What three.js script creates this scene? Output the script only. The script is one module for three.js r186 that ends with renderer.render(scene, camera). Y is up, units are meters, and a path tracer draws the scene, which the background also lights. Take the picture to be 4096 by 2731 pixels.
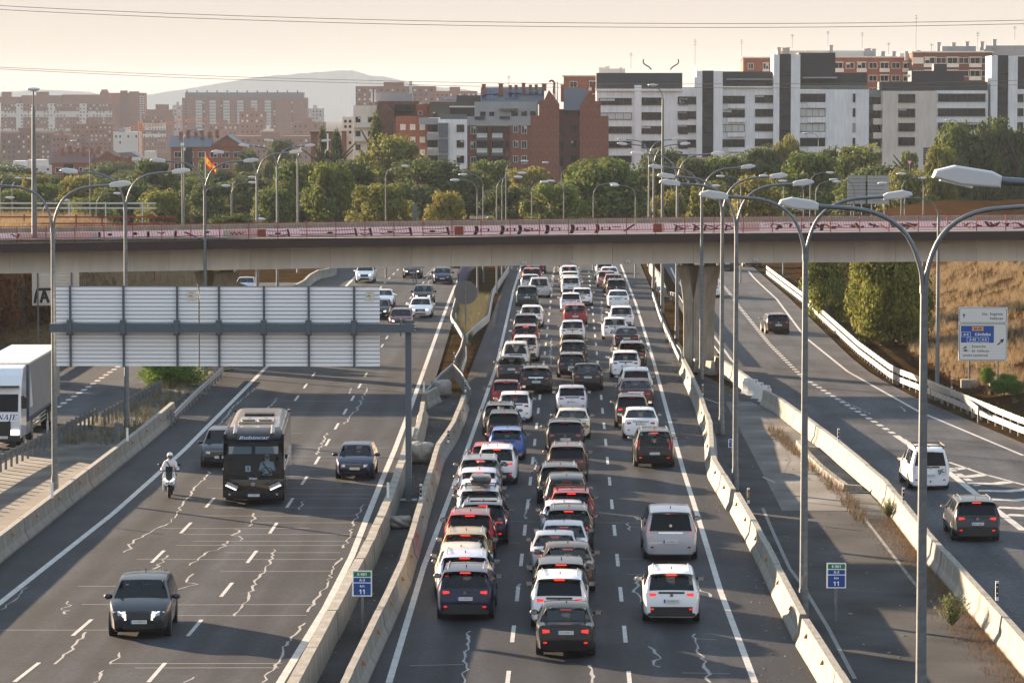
import * as THREE from 'three';
import { mergeGeometries, mergeVertices, toCreasedNormals } from 'three/addons/utils/BufferGeometryUtils.js';
import { MarchingCubes } from 'three/addons/objects/MarchingCubes.js';
import { RoundedBoxGeometry } from 'three/addons/geometries/RoundedBoxGeometry.js';

// ---------- camera, sky, sun, exposure ----------
const scene = new THREE.Scene();
const R = Math.PI / 180;
const camera = new THREE.PerspectiveCamera(11.145, 1024 / 682, 1, 20000);
camera.position.set(0, 16.4, 0);
camera.rotation.order = 'YXZ';
camera.rotation.set(-3.8066 * R, 0.9881 * R, 0);

const renderer = new THREE.WebGLRenderer({ antialias: true });
renderer.toneMapping = THREE.LinearToneMapping;
renderer.toneMappingExposure = 5;
renderer.outputColorSpace = THREE.SRGBColorSpace;
renderer.shadowMap.enabled = true;

const SUN_EL = 11.5 * R, SUN_AZ = Math.atan2(-1, -1); // the sun stands ahead of the camera on the left: shadows run right and towards it
const sunDir = new THREE.Vector3(Math.cos(SUN_EL) * Math.SQRT1_2 * -1, Math.sin(SUN_EL), Math.cos(SUN_EL) * Math.SQRT1_2 * -1);
const sun = new THREE.DirectionalLight(new THREE.Color(1.0, 0.74, 0.5), 5);
sun.position.copy(sunDir).multiplyScalar(900).add(new THREE.Vector3(0, 0, -220));
sun.target.position.set(0, 0, -220);
sun.castShadow = true; sun.shadow.radius = 1.2;
Object.assign(sun.shadow.camera, { left: -400, right: 400, top: 200, bottom: -200, near: 1, far: 2500 });
sun.shadow.mapSize.set(4096, 4096);
scene.add(sun, sun.target);

// hashes and tileable noise
function rng(seed) { let s = seed >>> 0; return () => { s = (s + 0x6d2b79f5) | 0; let t = Math.imul(s ^ (s >>> 15), 1 | s); t = (t + Math.imul(t ^ (t >>> 7), 61 | t)) ^ t; return ((t ^ (t >>> 14)) >>> 0) / 4294967296; }; }
const hash = (x, y, s) => { let h = Math.imul(x, 374761393) + Math.imul(y, 668265263) + Math.imul(s, 974634541) | 0; h = Math.imul(h ^ (h >>> 13), 1274126177); return ((h ^ (h >>> 16)) >>> 0) / 4294967296; };
function vnoise(x, y, px, py, s) {
  const xi = Math.floor(x), yi = Math.floor(y), fx = x - xi, fy = y - yi, u = fx * fx * (3 - 2 * fx), v = fy * fy * (3 - 2 * fy);
  const w = (a, p) => ((a % p) + p) % p, a = hash(w(xi, px), w(yi, py), s), b = hash(w(xi + 1, px), w(yi, py), s), c = hash(w(xi, px), w(yi + 1, py), s), d = hash(w(xi + 1, px), w(yi + 1, py), s);
  return a + (b - a) * u + (c - a) * v + (a - b - c + d) * u * v;
}
const fbm = (u, v, f, oct, s, fy = f) => { let t = 0, a = 0.5, n = 0; for (let k = 0; k < oct; k++) { t += a * vnoise(u * f, v * fy, f, fy, s + k); n += a; a *= 0.5; f *= 2; fy *= 2; } return t / n; };
const sstep = (a, b, x) => { const t = Math.min(1, Math.max(0, (x - a) / (b - a))); return t * t * (3 - 2 * t); };

{ // evening sky: bright cream haze low down, thin streaks of cloud, clear dim blue overhead, a glow round the sun
  const W = 2048, H = 1024, d = new Float32Array(W * H * 4), K = 1 / 5;
  const stops = [[0, .85, .7, .53], [1, .8, .695, .575], [2.2, .77, .695, .62], [6, .84, .84, .83], [15, .82, .89, .98], [40, .66, .85, 1.08], [90, .5, .74, 1.08]];
  for (let j = 0; j < H; j++) {
    const el = (j + 0.5) / H * 180 - 90; let c = [.42, .38, .33];
    if (el > 0) for (let k = 0; k < stops.length - 1; k++) if (el >= stops[k][0] && el <= stops[k + 1][0]) { const t = (el - stops[k][0]) / (stops[k + 1][0] - stops[k][0]); c = [1, 2, 3].map((n) => stops[k][n] + (stops[k + 1][n] - stops[k][n]) * t); }
    for (let i = 0; i < W; i++) {
      const az = ((i + 0.5) / W - 0.5) * 2 * Math.PI, x = Math.cos(el * R) * Math.cos(az), y = Math.sin(el * R), z = Math.cos(el * R) * Math.sin(az), o = (j * W + i) * 4;
      let g = [0, 0, 0], cl = 0;
      if (el > 0) {
        const ang = Math.acos(Math.max(-1, Math.min(1, x * sunDir.x + y * sunDir.y + z * sunDir.z))) / R, w = Math.exp(-ang * ang / 260);
        g = [w * 1.1, w * .78, w * .42];
        cl = ((fbm(i / W, el / 16, 60, 4, 11, 16) - .5) * .13 + (fbm(i / W, el / 16, 20, 3, 13, 40) - .5) * .09) * Math.exp(-el / 14);
      }
      for (let n = 0; n < 3; n++) d[o + n] = (c[n] * (1 + cl * (1 - n * .12)) + g[n]) * K;
      d[o + 3] = 1;
    }
  }
  const t = new THREE.DataTexture(d, W, H, THREE.RGBAFormat, THREE.FloatType);
  t.mapping = THREE.EquirectangularReflectionMapping; t.magFilter = THREE.LinearFilter; t.needsUpdate = true;
  scene.background = t; scene.environment = t;
}
scene.fog = new THREE.FogExp2(new THREE.Color(.74, .85, 1), 0.000055);

// ---------- helpers ----------
const C = (r, g, b) => new THREE.Color().setRGB(r, g, b);
const std = (color, o = {}) => new THREE.MeshStandardMaterial({ color: Array.isArray(color) ? C(...color) : color, roughness: .8, ...o });
const phys = (color, o = {}) => new THREE.MeshPhysicalMaterial({ color: Array.isArray(color) ? C(...color) : color, roughness: .4, ...o });
function tex(size, fn, srgb = true) { // fn(u, v) gives a grey or [r,g,b] of 0..1
  const d = new Uint8Array(size * size * 4);
  for (let j = 0; j < size; j++) for (let i = 0; i < size; i++) { const c = fn((i + .5) / size, (j + .5) / size), o = (j * size + i) * 4; for (let n = 0; n < 3; n++) d[o + n] = Math.max(0, Math.min(255, (Array.isArray(c) ? c[n] : c) * 255)); d[o + 3] = 255; }
  const t = new THREE.DataTexture(d, size, size); t.wrapS = t.wrapT = THREE.RepeatWrapping; t.magFilter = THREE.LinearFilter; t.minFilter = THREE.LinearFilter;
  if (srgb) t.colorSpace = THREE.SRGBColorSpace; t.needsUpdate = true; return t;
}
function canvas(w, h, draw) {
  const c = document.createElement('canvas'); c.width = w; c.height = h; const g = c.getContext('2d'); draw(g, w, h);
  const t = new THREE.CanvasTexture(c); t.colorSpace = THREE.SRGBColorSpace; t.magFilter = THREE.LinearFilter; return t;
}
const rep = (t, x, y = x) => { const c = t.clone(); c.repeat.set(x, y); c.needsUpdate = true; return c; };
const taken = {};
function numbered(n) { const k = taken[n] = (taken[n] ?? -1) + 1; return k ? n + '_' + String(k).padStart(3, '0') : n; }
function tag(o, label, category, group, kind) { if (label) o.userData.label = label; if (category) o.userData.category = category; if (group) o.userData.group = group; if (kind) o.userData.kind = kind; return o; }
function thing(name, label, category, p = [0, 0, 0], turn = 0, group) { const o = new THREE.Group(); o.name = numbered(name); o.position.set(...p); o.rotation.y = turn; scene.add(o); return tag(o, label, category, group); }
function part(parent, name, g, m, p, r) { const o = new THREE.Mesh(g, m); o.name = parent === scene ? numbered(name) : name; if (p) o.position.set(...p); if (r) o.rotation.set(...r); parent.add(o); return o; }
function sub(parent, name, p, r) { const o = new THREE.Group(); o.name = name; if (p) o.position.set(...p); if (r) o.rotation.set(...r); parent.add(o); return o; }
const structure = (name, g, m) => tag(part(scene, name, g, m), null, null, null, 'structure');
function boxUV(g, s = 1) { // uv in metres by the way each face points
  g = g.index ? g.toNonIndexed() : g; const p = g.attributes.position, n = g.attributes.normal, uv = new Float32Array(p.count * 2);
  for (let i = 0; i < p.count; i++) { const ax = Math.abs(n.getX(i)), ay = Math.abs(n.getY(i)), az = Math.abs(n.getZ(i)), x = p.getX(i), y = p.getY(i), z = p.getZ(i); const [u, v] = ay > ax && ay > az ? [x, z] : ax > az ? [z, y] : [x, y]; uv[2 * i] = u / s; uv[2 * i + 1] = v / s; }
  g.setAttribute('uv', new THREE.BufferAttribute(uv, 2)); return g;
}
const bx = (w, h, d, x = 0, y = 0, z = 0, ry = 0, rx = 0, rz = 0) => { const g = new THREE.BoxGeometry(w, h, d); if (rx || rz) g.rotateX(rx).rotateZ(rz); if (ry) g.rotateY(ry); return g.translate(x, y, z); };
const cyl = (r0, r1, h, x = 0, y = 0, z = 0, n = 10) => new THREE.CylinderGeometry(r0, r1, h, n).translate(x, y + h / 2, z);
const mg = (...a) => boxUV(mergeGeometries(a.flat().map((g) => { g = g.index ? g.toNonIndexed() : g; const c = new THREE.BufferGeometry(); c.setAttribute('position', g.attributes.position); c.setAttribute('normal', g.attributes.normal); return c; })));
const tube = (pts, r, seg = 16, rad = 7) => new THREE.TubeGeometry(new THREE.CatmullRomCurve3(pts.map((p) => new THREE.Vector3(...p))), seg, r, rad);
const cache = {};
const memo = (k, f) => cache[k] ?? (cache[k] = f());
const ORD = 'first second third fourth fifth sixth seventh eighth ninth tenth eleventh twelfth thirteenth fourteenth fifteenth sixteenth seventeenth eighteenth nineteenth twentieth'.split(' ');
const ord = (k) => k < 20 ? ORD[k] : (k < 30 ? 'twenty-' : k < 40 ? 'thirty-' : k < 50 ? 'forty-' : k < 60 ? 'fifty-' : 'sixty-') + (k % 10 === 9 ? 'tenth' : ORD[k % 10]);
// a polyline [x, z] read as x at a given z
function along(poly) { const p = [...poly].sort((a, b) => b[1] - a[1]); return (z) => { let k = 0; while (k < p.length - 2 && z < p[k + 1][1]) k++; const [a, b] = [p[k], p[k + 1]]; return a[0] + (b[0] - a[0]) * (z - a[1]) / (b[1] - a[1]); }; }
function ribbon(fl, fr, z0, z1, y, step = 6, s = 4) { // a ground sheet between two lines
  const n = Math.ceil(Math.abs(z1 - z0) / step), pos = [], uv = [], idx = [];
  for (let k = 0; k <= n; k++) { const z = z0 + (z1 - z0) * k / n; for (const x of [fl(z), fr(z)]) { pos.push(x, y, z); uv.push(x / s, z / s); } if (k) { const a = 2 * k - 2; idx.push(a, a + 1, a + 2, a + 1, a + 3, a + 2); } }
  const g = new THREE.BufferGeometry(); g.setAttribute('position', new THREE.Float32BufferAttribute(pos, 3)); g.setAttribute('uv', new THREE.Float32BufferAttribute(uv, 2)); g.setIndex(idx); g.computeVertexNormals(); return g;
}
function lanes(fl, fr, centres, z0, z1) { // a carriageway sheet whose wheel tracks are worn paler and whose lane middles are oil-stained
  const n = Math.ceil((z0 - z1) / 3), m = 56, pos = [], uv = [], col = [], idx = [];
  for (let k = 0; k <= n; k++) { const z = z0 + (z1 - z0) * k / n, a = fl(z), b = fr(z), cs = centres(z); for (let i = 0; i <= m; i++) { const x = a + (b - a) * i / m; let v = 1; for (const c of cs) { const d = Math.abs(x - c); v += .26 * Math.exp(-(((d - .78) / .3) ** 2)) * (.5 + fbm(x / 7 + 9, z / 30 + 9, 12, 2, 141)) - .26 * Math.exp(-((d / .32) ** 2)) * (.3 + 1.2 * fbm(x / 9 + 3, z / 40 + 5, 16, 3, 143)); } v *= .84 + .34 * fbm(x / 40 + 5, z / 60 + 5, 14, 3, 147); pos.push(x, 0, z); uv.push(x / 4, z / 4); col.push(v, v, v); if (k && i) { const q = k * (m + 1) + i, r = q - m - 1; idx.push(r - 1, r, q - 1, r, q, q - 1); } } }
  const g = new THREE.BufferGeometry(); g.setAttribute('position', new THREE.Float32BufferAttribute(pos, 3)); g.setAttribute('uv', new THREE.Float32BufferAttribute(uv, 2)); g.setAttribute('color', new THREE.Float32BufferAttribute(col, 3)); g.setIndex(idx); g.computeVertexNormals(); return g;
}
function strip(pts, w, y) { // a painted or sealed line along [x, z] points
  const pos = [], idx = [], uv = []; let run = 0;
  pts.forEach((p, k) => { const a = pts[Math.max(0, k - 1)], b = pts[Math.min(pts.length - 1, k + 1)], l = Math.hypot(b[0] - a[0], b[1] - a[1]) || 1, nx = -(b[1] - a[1]) / l, nz = (b[0] - a[0]) / l, ww = typeof w === 'function' ? w(k) : w; if (k) run += Math.hypot(p[0] - pts[k - 1][0], p[1] - pts[k - 1][1]);
    pos.push(p[0] + nx * ww / 2, y, p[1] + nz * ww / 2, p[0] - nx * ww / 2, y, p[1] - nz * ww / 2); uv.push(0, run / 2, ww / 2, run / 2); if (k) { const q = 2 * k - 2; idx.push(q, q + 1, q + 2, q + 1, q + 3, q + 2); } });
  const g = new THREE.BufferGeometry(); g.setAttribute('position', new THREE.Float32BufferAttribute(pos, 3)); g.setAttribute('uv', new THREE.Float32BufferAttribute(uv, 2)); g.setIndex(idx); g.computeVertexNormals();
  if (g.attributes.normal.getY(0) < 0) { const i = g.index.array; for (let k = 0; k < i.length; k += 3) [i[k], i[k + 1]] = [i[k + 1], i[k]]; g.computeVertexNormals(); } return g;
}
function prism(profile, A, B, gap = 0) { // an upright outline [across, height] carried from A to B on the ground, closed at both ends
  const dx = B[0] - A[0], dz = B[1] - A[1], l = Math.hypot(dx, dz), ux = dx / l, uz = dz / l, nx = -uz, nz = ux, pos = [], idx = [], n = profile.length;
  for (const e of [gap / 2, l - gap / 2]) for (const [a, h] of profile) pos.push(A[0] + ux * e + nx * a, h, A[1] + uz * e + nz * a);
  for (let k = 0; k < n; k++) { const m = (k + 1) % n; idx.push(k, m, n + k, m, n + m, n + k); }
  for (const f of THREE.ShapeUtils.triangulateShape(profile.map((p) => new THREE.Vector2(...p)), [])) { idx.push(f[0], f[2], f[1]); idx.push(n + f[0], n + f[1], n + f[2]); }
  let g = new THREE.BufferGeometry(); g.setAttribute('position', new THREE.Float32BufferAttribute(pos, 3)); g.setIndex(idx); g = g.toNonIndexed(); g.computeVertexNormals(); return boxUV(g);
}
const wander = (poly, step, z0, z1) => { const f = along(poly), n = Math.max(1, Math.round(Math.abs(z1 - z0) / step)); return Array.from({ length: n + 1 }, (_, k) => { const z = z0 + (z1 - z0) * k / n; return [f(z), z]; }); };
function paced(pts, step) { // points every step metres along a bent line
  const out = [pts[0]]; let left = step; for (let k = 1; k < pts.length; k++) { let [ax, az] = pts[k - 1]; const [bx_, bz] = pts[k]; let l = Math.hypot(bx_ - ax, bz - az); while (l >= left) { ax += (bx_ - ax) * left / l; az += (bz - az) * left / l; out.push([ax, az]); l -= left; left = step; } left -= l; } return out;
}

// ---------- materials ----------
const T = {
  asphalt: tex(1024, (u, v) => { const a = fbm(u, v, 4, 5, 3), l = fbm(u, v, 26, 3, 15, 2), f = hash(u * 1024 | 0, v * 1024 | 0, 9), m = fbm(u, v, 200, 2, 5), st = f > .985 ? .2 : f < .05 ? -.12 : 0; return .74 + (a - .5) * .34 + (l - .5) * .3 + (m - .5) * .3 + (f - .5) * .14 + st; }),
  worn: tex(512, (u, v) => { const a = fbm(u, v, 4, 5, 23), f = hash(u * 512 | 0, v * 512 | 0, 29); return .66 + (a - .5) * .5 + (f - .5) * .16; }),
  concrete: tex(512, (u, v) => { const a = fbm(u, v, 5, 5, 33), st = fbm(u, v, 40, 2, 37, 4), f = hash(u * 512 | 0, v * 512 | 0, 39); return [.8, .785, .75].map((c) => c + (a - .5) * .22 + (st - .5) * .16 + (f - .5) * .05); }),
  dirt: tex(512, (u, v) => { const a = fbm(u, v, 5, 5, 43), b = fbm(u, v, 60, 3, 47), f = hash(u * 512 | 0, v * 512 | 0, 49); return [.62, .53, .42].map((c, n) => c + (a - .5) * .35 + (b - .5) * .3 + (f > .97 ? .2 : (f - .5) * .1) - n * (a - .5) * .06); }),
  plaster: tex(256, (u, v) => { const a = fbm(u, v, 3, 5, 53), st = fbm(u, v, 24, 2, 57, 3); return .95 + (a - .5) * .1 + (st - .5) * .09; }),
  brick: tex(256, (u, v) => { const row = Math.floor(v * 32), b = hash(Math.floor(u * 16 + (row % 2) * .5) % 16, row, 63), a = fbm(u, v, 4, 4, 61); return [.86, .84, .82].map((c) => c + (a - .5) * .16 + (b - .5) * .16); }),
  paint: tex(256, (u, v) => { const a = fbm(u, v, 10, 4, 71), f = hash(u * 256 | 0, v * 256 | 0, 79); return .82 + (a - .5) * .3 + (f > .96 ? -.25 : 0); }),
  metal: tex(256, (u, v) => .8 + (fbm(u, v, 8, 4, 83) - .5) * .25),
  bump: tex(256, (u, v) => hash(u * 256 | 0, v * 256 | 0, 91) * .6 + fbm(u, v, 50, 2, 93) * .4, false),
};
const M = {
  asphalt: phys([.042, .046, .055], { vertexColors: true, map: rep(T.asphalt, .25), specularIntensity: .22, roughness: .68, bumpMap: T.bump, bumpScale: .004 }),
  asphaltLeft: phys([.046, .05, .058], { vertexColors: true, map: rep(T.asphalt, .23), specularIntensity: .22, roughness: .68, bumpMap: T.bump, bumpScale: .004 }),
  ramp: phys([.092, .098, .11], { map: rep(T.asphalt, .2), specularIntensity: .22, roughness: .7, bumpMap: T.bump, bumpScale: .004 }),
  worn: phys([.1, .099, .098], { map: rep(T.worn, .4), specularIntensity: .2, roughness: .9 }),
  line: std([.62, .6, .56], { map: T.paint, roughness: .7 }),
  seal: std([.24, .235, .225], { roughness: .9 }),
  joint: std([.16, .158, .155], { roughness: .85 }),
  ground: phys([.12, .105, .078], { specularIntensity: 0, map: rep(T.dirt, .5), roughness: 1 }),
  bank: phys([.11, .088, .064], { specularIntensity: 0, map: rep(T.dirt, .7), roughness: 1 }),
  chalk: phys([.27, .255, .23], { specularIntensity: 0, map: rep(T.dirt, .6), roughness: 1 }),
  concrete: std([.33, .325, .31], { map: rep(T.concrete, .5), roughness: .85 }),
  girder: std([.72, .655, .56], { map: rep(T.plaster, .1, .12), roughness: .85 }),
  pier: std([.5, .46, .41], { map: rep(T.concrete, .3), roughness: .85 }),
  maroon: std([.035, .016, .016], { roughness: .6 }),
  red: std([.26, .035, .03], { roughness: .55 }),
  redRail: std([.42, .2, .14], { map: T.paint, roughness: .6, metalness: .2 }),
  galv: std([.4, .42, .43], { map: T.metal, roughness: .5, metalness: .75 }),
  post: std([.3, .32, .335], { map: T.metal, roughness: .55, metalness: .55 }),
  pole: std([.27, .3, .32], { map: T.metal, roughness: .45, metalness: .45 }),
  lampHead: std([.6, .6, .6], { roughness: .35 }),
  lens: phys([.75, .75, .72], { roughness: .15, transmission: .4, thickness: 0 }),
  steel: std([.1, .125, .145], { roughness: .5, metalness: .4 }),
  slat: std([.84, .85, .85], { roughness: .5 }),
  black: std([.012, .012, .013], { roughness: .5 }),
  rubber: std([.018, .018, .018], { roughness: .85 }),
  plastic: std([.022, .022, .024], { roughness: .6 }),
  glass: phys([.006, .008, .01], { roughness: .05, specularIntensity: .35 }),
  tint: phys([.5, .55, .56], { roughness: .03, transmission: 1, thickness: 0, specularIntensity: .6 }),
  cabin: std([.022, .022, .024], { roughness: .8 }),
  chrome: std([.7, .7, .7], { roughness: .2, metalness: 1 }),
  rim: std([.42, .43, .44], { roughness: .35, metalness: .8 }),
  tail: phys([.32, .012, .012], { roughness: .15, clearcoat: 1 }),
  tailLit: phys([.4, .012, .01], { roughness: .2, emissive: C(1, .035, .02), emissiveIntensity: .2 }),
  brake: phys([.5, .015, .012], { roughness: .2, emissive: C(1, .06, .035), emissiveIntensity: .32 }),
  amber: phys([.6, .2, .03], { roughness: .2, clearcoat: 1 }),
  head: phys([.34, .36, .38], { roughness: .1, clearcoat: 1 }),
  headLit: phys([.8, .8, .8], { roughness: .1, emissive: C(1, .93, .82), emissiveIntensity: .5 }),
  white: std([.78, .78, .76], { roughness: .5 }),
};

// ---------- ground and roads ----------
{
  const g = new THREE.PlaneGeometry(9000, 9400, 60, 100).rotateX(-Math.PI / 2).translate(0, -.06, -4300), p = g.attributes.position; // the plain, falling into a shallow valley and reaching the horizon
  for (let i = 0; i < p.count; i++) p.setY(i, -.06 - 13 * sstep(-660, -1150, p.getZ(i)));
  g.computeVertexNormals();
  structure('ground', boxUV(g, 4), M.ground);
}
const leftEdge = [...[[-19.03,-115.32],[-18.64,-141.36],[-18.66,-165]], ...[[-19.47,-222.1]], ...[[-21.22,-340.6]]];
const leftInner = [...[[-8.36,-99.18],[-8.01,-120.71]], ...[[-8.13,-130.85],[-8.4,-151.71]], ...[[-8.51,-164.93],[-8.9,-192.78],[-9.21,-212.07],[-9.99,-261.46],[-10.72,-311.06],[-11.13,-352.85]]];
const leftToe = [...[[-20.67,-125.36],[-20.73,-164.97]], ...[[-20.89,-183.1],[-21.95,-221.43]]];
const wallTop = [...[[-7.39,-111.33],[-7.27,-124.94],[-7.3,-138.55],[-7.54,-156.12]], ...[[-7.78,-167.76],[-8.1,-186.33]]];
const medianToe = [...[[-5.82,-99.22],[-5.53,-119.46],[-5.63,-165.23]], ...[[-5.97,-164.98],[-5.59,-189.58]]];
const rightTop = [...[[7.46,-94.3],[7.17,-106.62],[6.96,-130.44],[6.57,-141.36],[6.3,-156.86]], ...[[6.49,-177.38],[6.87,-217.8]]];
const rampLeft = [...[[10.25,-255.54],[10.42,-228.36]], ...[[10.15,-253.4],[10.51,-225.81]], [21.5, -112]];
const rampRight = [...[[17.63,-329.76],[17.66,-302.02],[16.84,-255.98],[17.24,-218.41],[18.83,-189.54],[21.4,-165.45]]];
const rampMid = [...[[14.05,-342.56],[14.01,-304.29],[13.87,-290.83],[13.78,-244.05],[14.11,-213.62],[16.28,-176.33]]];
const barrier2Top = [...[[13.36,-102.87],[13.15,-123.19],[13.1,-131.01],[13.17,-146.49]], ...[[13,-149.53],[12.51,-163.91],[12.15,-170.75],[11.88,-176.03],[11.08,-190.78]], ...[[10.65,-194.08]]];
const railRight = [...[[19.03,-342.61],[19.31,-292.85],[18.94,-230.98],[19.16,-208.33],[22.47,-173.8]]];
const fLE = along(leftEdge), fLI = along(leftInner), fWall = along(wallTop), fToe = along(leftToe), fMed = along(medianToe), fRT = along(rightTop), fRL = along(rampLeft), fRR = along(rampRight), fB2 = along(barrier2Top), fRail = along(railRight);
const rowA = [[-16.9, -83], [-15.9, -100.9], [-15.5, -109.7], [-15.2, -127.3], [-15.1, -144.3], [-15.5, -190.3], [-16.1, -220.9], [-17.7, -327], [-17.8, -353]], rowB = [[-12.3, -92], [-12.1, -101.1], [-11.8, -118.3], [-11.7, -135.3], [-11.9, -162], [-12.5, -200], [-13.2, -243], [-14.05, -299], [-14.1, -353]];
const fA = along(rowA), fB = along(rowB);
const roadC = structure('main_carriageway', lanes(() => -6.4, () => 7.2, () => [-3.6, -.1, 3.4], -40, -620), M.asphalt);
const roadL = structure('oncoming_carriageway', lanes((z) => fLE(z) - 3.1, (z) => fLI(z) + .9, (z) => [(fLE(z) + fA(z)) / 2, (fA(z) + fB(z)) / 2, (fB(z) + fLI(z)) / 2], -40, -620), M.asphaltLeft);
const roadF = structure('side_road', ribbon((z) => -41 - (z + 150) * -.02, (z) => -26.6 + (z + 160) * -.03, -60, -330, -.01), M.ramp);
const roadR = structure('slip_road', ribbon((z) => z > -195 ? fB2(z) - .2 : 9.6, (z) => Math.max(fRail(z) - .5, fRR(z) + 1.2), -40, -372, .004), M.ramp);
structure('old_pavement', ribbon((z) => 7.0, (z) => fB2(z) + .2, -40, -215, -.006), M.worn);
{ const pad = structure('concrete_apron', ribbon(() => 8.6, (z) => fB2(z) - .35, -142.5, -196, .002), std([.2, .19, .175], { map: rep(T.worn, .5), roughness: .95 }));
  part(pad, 'joint', strip([[8.6, -150], [10.2, -163], [10.4, -190]], .12, .005), std([.08, .075, .07])); for (const [a, b] of [[[[8.52,-155.63]], [[8.93,-153.2]]], [[[7.53,-197.98]], [[8.19,-194.55]]]]) part(pad, 'old_line', strip([a[0], b[0]], .12, .006), M.seal); }
{ const m = std([.26, .255, .24], { map: T.paint, roughness: .9 }); part(scene.getObjectByName('old_pavement'), 'old_line', strip([[7.86,-143.37],[7.81,-133.82],[7.79,-124.45],[7.96,-119.87],[8.12,-110.39],[8.17,-100.18]], .13, .003), m); part(scene.getObjectByName('old_pavement'), 'old_line', strip([[11.75,-140.61],[11.81,-131.2],[11.86,-122.57],[11.9,-118.85]], .13, .003), m); }
{ const t = thing('drain_kerb', 'curved concrete kerb of a drain channel beside the slip road barrier', 'kerb'), p = [...[[11.02,-169.81],[11.09,-163.45],[11.28,-157.55],[11.57,-152.65],[11.79,-149.74],[12.37,-149.29]]]; for (let k = 0; k < p.length - 1; k++) part(t, 'kerb_stone', prism([[-.14, 0], [-.12, .3], [.1, .3], [.14, 0]], p[k], p[k + 1], .02), M.concrete); part(t, 'grating', bx(.9, .05, .2, p[5][0] - .1, .03, p[5][1] + .25), M.steel); }
structure('median_floor', ribbon((z) => fWall(z) + .05, (z) => -6.3, -40, -200, -.012), M.worn);
structure('left_verge', ribbon((z) => -27.5, (z) => fLE(z) - 3, -40, -330, -.03), rep ? std([.22, .2, .175], { map: rep(T.worn, .6), roughness: 1 }) : 0);

// painted lines, each stroke a piece of its road
const rl = (f, dx, z0, z1, n = 24) => Array.from({ length: n + 1 }, (_, k) => { const z = z0 + (z1 - z0) * k / n; return [f(z) + dx, z]; });
part(roadC, 'edge_line', strip([...[[-5.24,-99.23],[-5.32,-124.62],[-5.08,-165.24]], ...[[-4.83,-221.72],[-5.31,-316.15]], [-5.35, -364], [-5.3, -600]], .2, .006), M.line);
part(roadC, 'edge_line', strip([...[[5.25,-99.41],[5.07,-118.37],[5.08,-139.99],[5.06,-158.72]], ...[[5.3,-227.02],[5.37,-292.85],[5.13,-367.94]], [5.2, -600]], .2, .006), M.line);
part(roadL, 'edge_line', strip(rl(fLE, 0, -60, -600, 40), .24, .006), M.line);
part(roadL, 'edge_line', strip(rl(fLI, 0, -60, -600, 40), .24, .006), M.line);
const rnd = rng(7);
const dashG = strip([[0, 0], [0, -3.5]], .13, .006), stroke = (road, x, z, turn, g = dashG) => part(road, 'lane_dash', g, M.line, [x, 0, z], [0, turn, 0]);
for (let k = 0; k < 30; k++) { stroke(roadC, -1.84, -88.9 - 9 * k, 0); stroke(roadC, 1.66, -88.9 - 9 * k, 0); }
for (const row of [rowA, rowB]) { const f = along(row); for (let k = 0; k < 31; k++) { const z = -90.4 - 8.8 * k; stroke(roadL, f(z), z, Math.atan2(-(f(z - 3.5) - f(z)), 3.5)); } }
// slip road
const fMid = along(rampMid), dotG = strip([[0, 0], [0, -1]], .3, .01);
for (let k = 0, z = -152; k < 95; k++, z -= 2.05) if (z > -345) stroke(roadR, fMid(z), z, Math.atan2(-(fMid(z - 1) - fMid(z)), 1), dotG);
part(roadR, 'edge_line', strip([...[[16.28,-175.55],[16.64,-168.05]], ...[[17.05,-157.02],[17.31,-145.4],[17.6,-135.84]]], .32, .011), M.line);
part(roadR, 'edge_line', strip([[17.87,-354.94],[17.67,-341.15],[17.63,-329.76],[17.66,-302.02],[16.84,-255.98],[16.78,-249.5],[17.24,-218.41],[18.83,-189.54],[21.4,-165.45]], .17, .01), M.line);
part(roadR, 'edge_line', strip([...[[10.19,-361.39],[10.05,-340.85],[10.22,-305]], ...[[10.25,-255.54],[10.42,-228.36]], ...[[10.49,-225.99]]], .17, .01), M.line);
part(roadR, 'edge_line', strip([[17.54,-162.21],[18.49,-157.04],[19.74,-152.49],[20.87,-149.33]], .18, .01), M.line);
for (const [a, b, c] of [[[[17.33,-159.57]], [[17.46,-158.93]], [[17.94,-159.71]]], [[[17.14,-156.02]], [[17.66,-155.78]], [[18.54,-156.67]]], [[[17.35,-152.99]], [[18.58,-152.89]], [[19.31,-153.68]]], [[[17.49,-150.07]], [[18.71,-149.86]], [[19.81,-150.68]]], [[[17.57,-146.82]], [[18.64,-146.4]], [[19.71,-147.07]]], [[[17.54,-143.8]], [[18.45,-143.4]], [[19.41,-143.94]]], [[[17.63,-141.12]], [[18.51,-140.73]], [[19.15,-141.14]]]])
  part(roadR, 'chevron_bar', strip([a[0], b[0], c[0]], .75, .01), M.line);
// far-left road
{ const f = along([[-28.37,-191.31],[-28.55,-203.08],[-28.93,-220.49]]); for (let k = 0, z = -150; k < 36; k++, z -= 2.3) stroke(roadF, f(z), z, Math.atan2(-(f(z - 1) - f(z)), 1), strip([[0, 0], [0, -1.1]], .32, 0)); }
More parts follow.
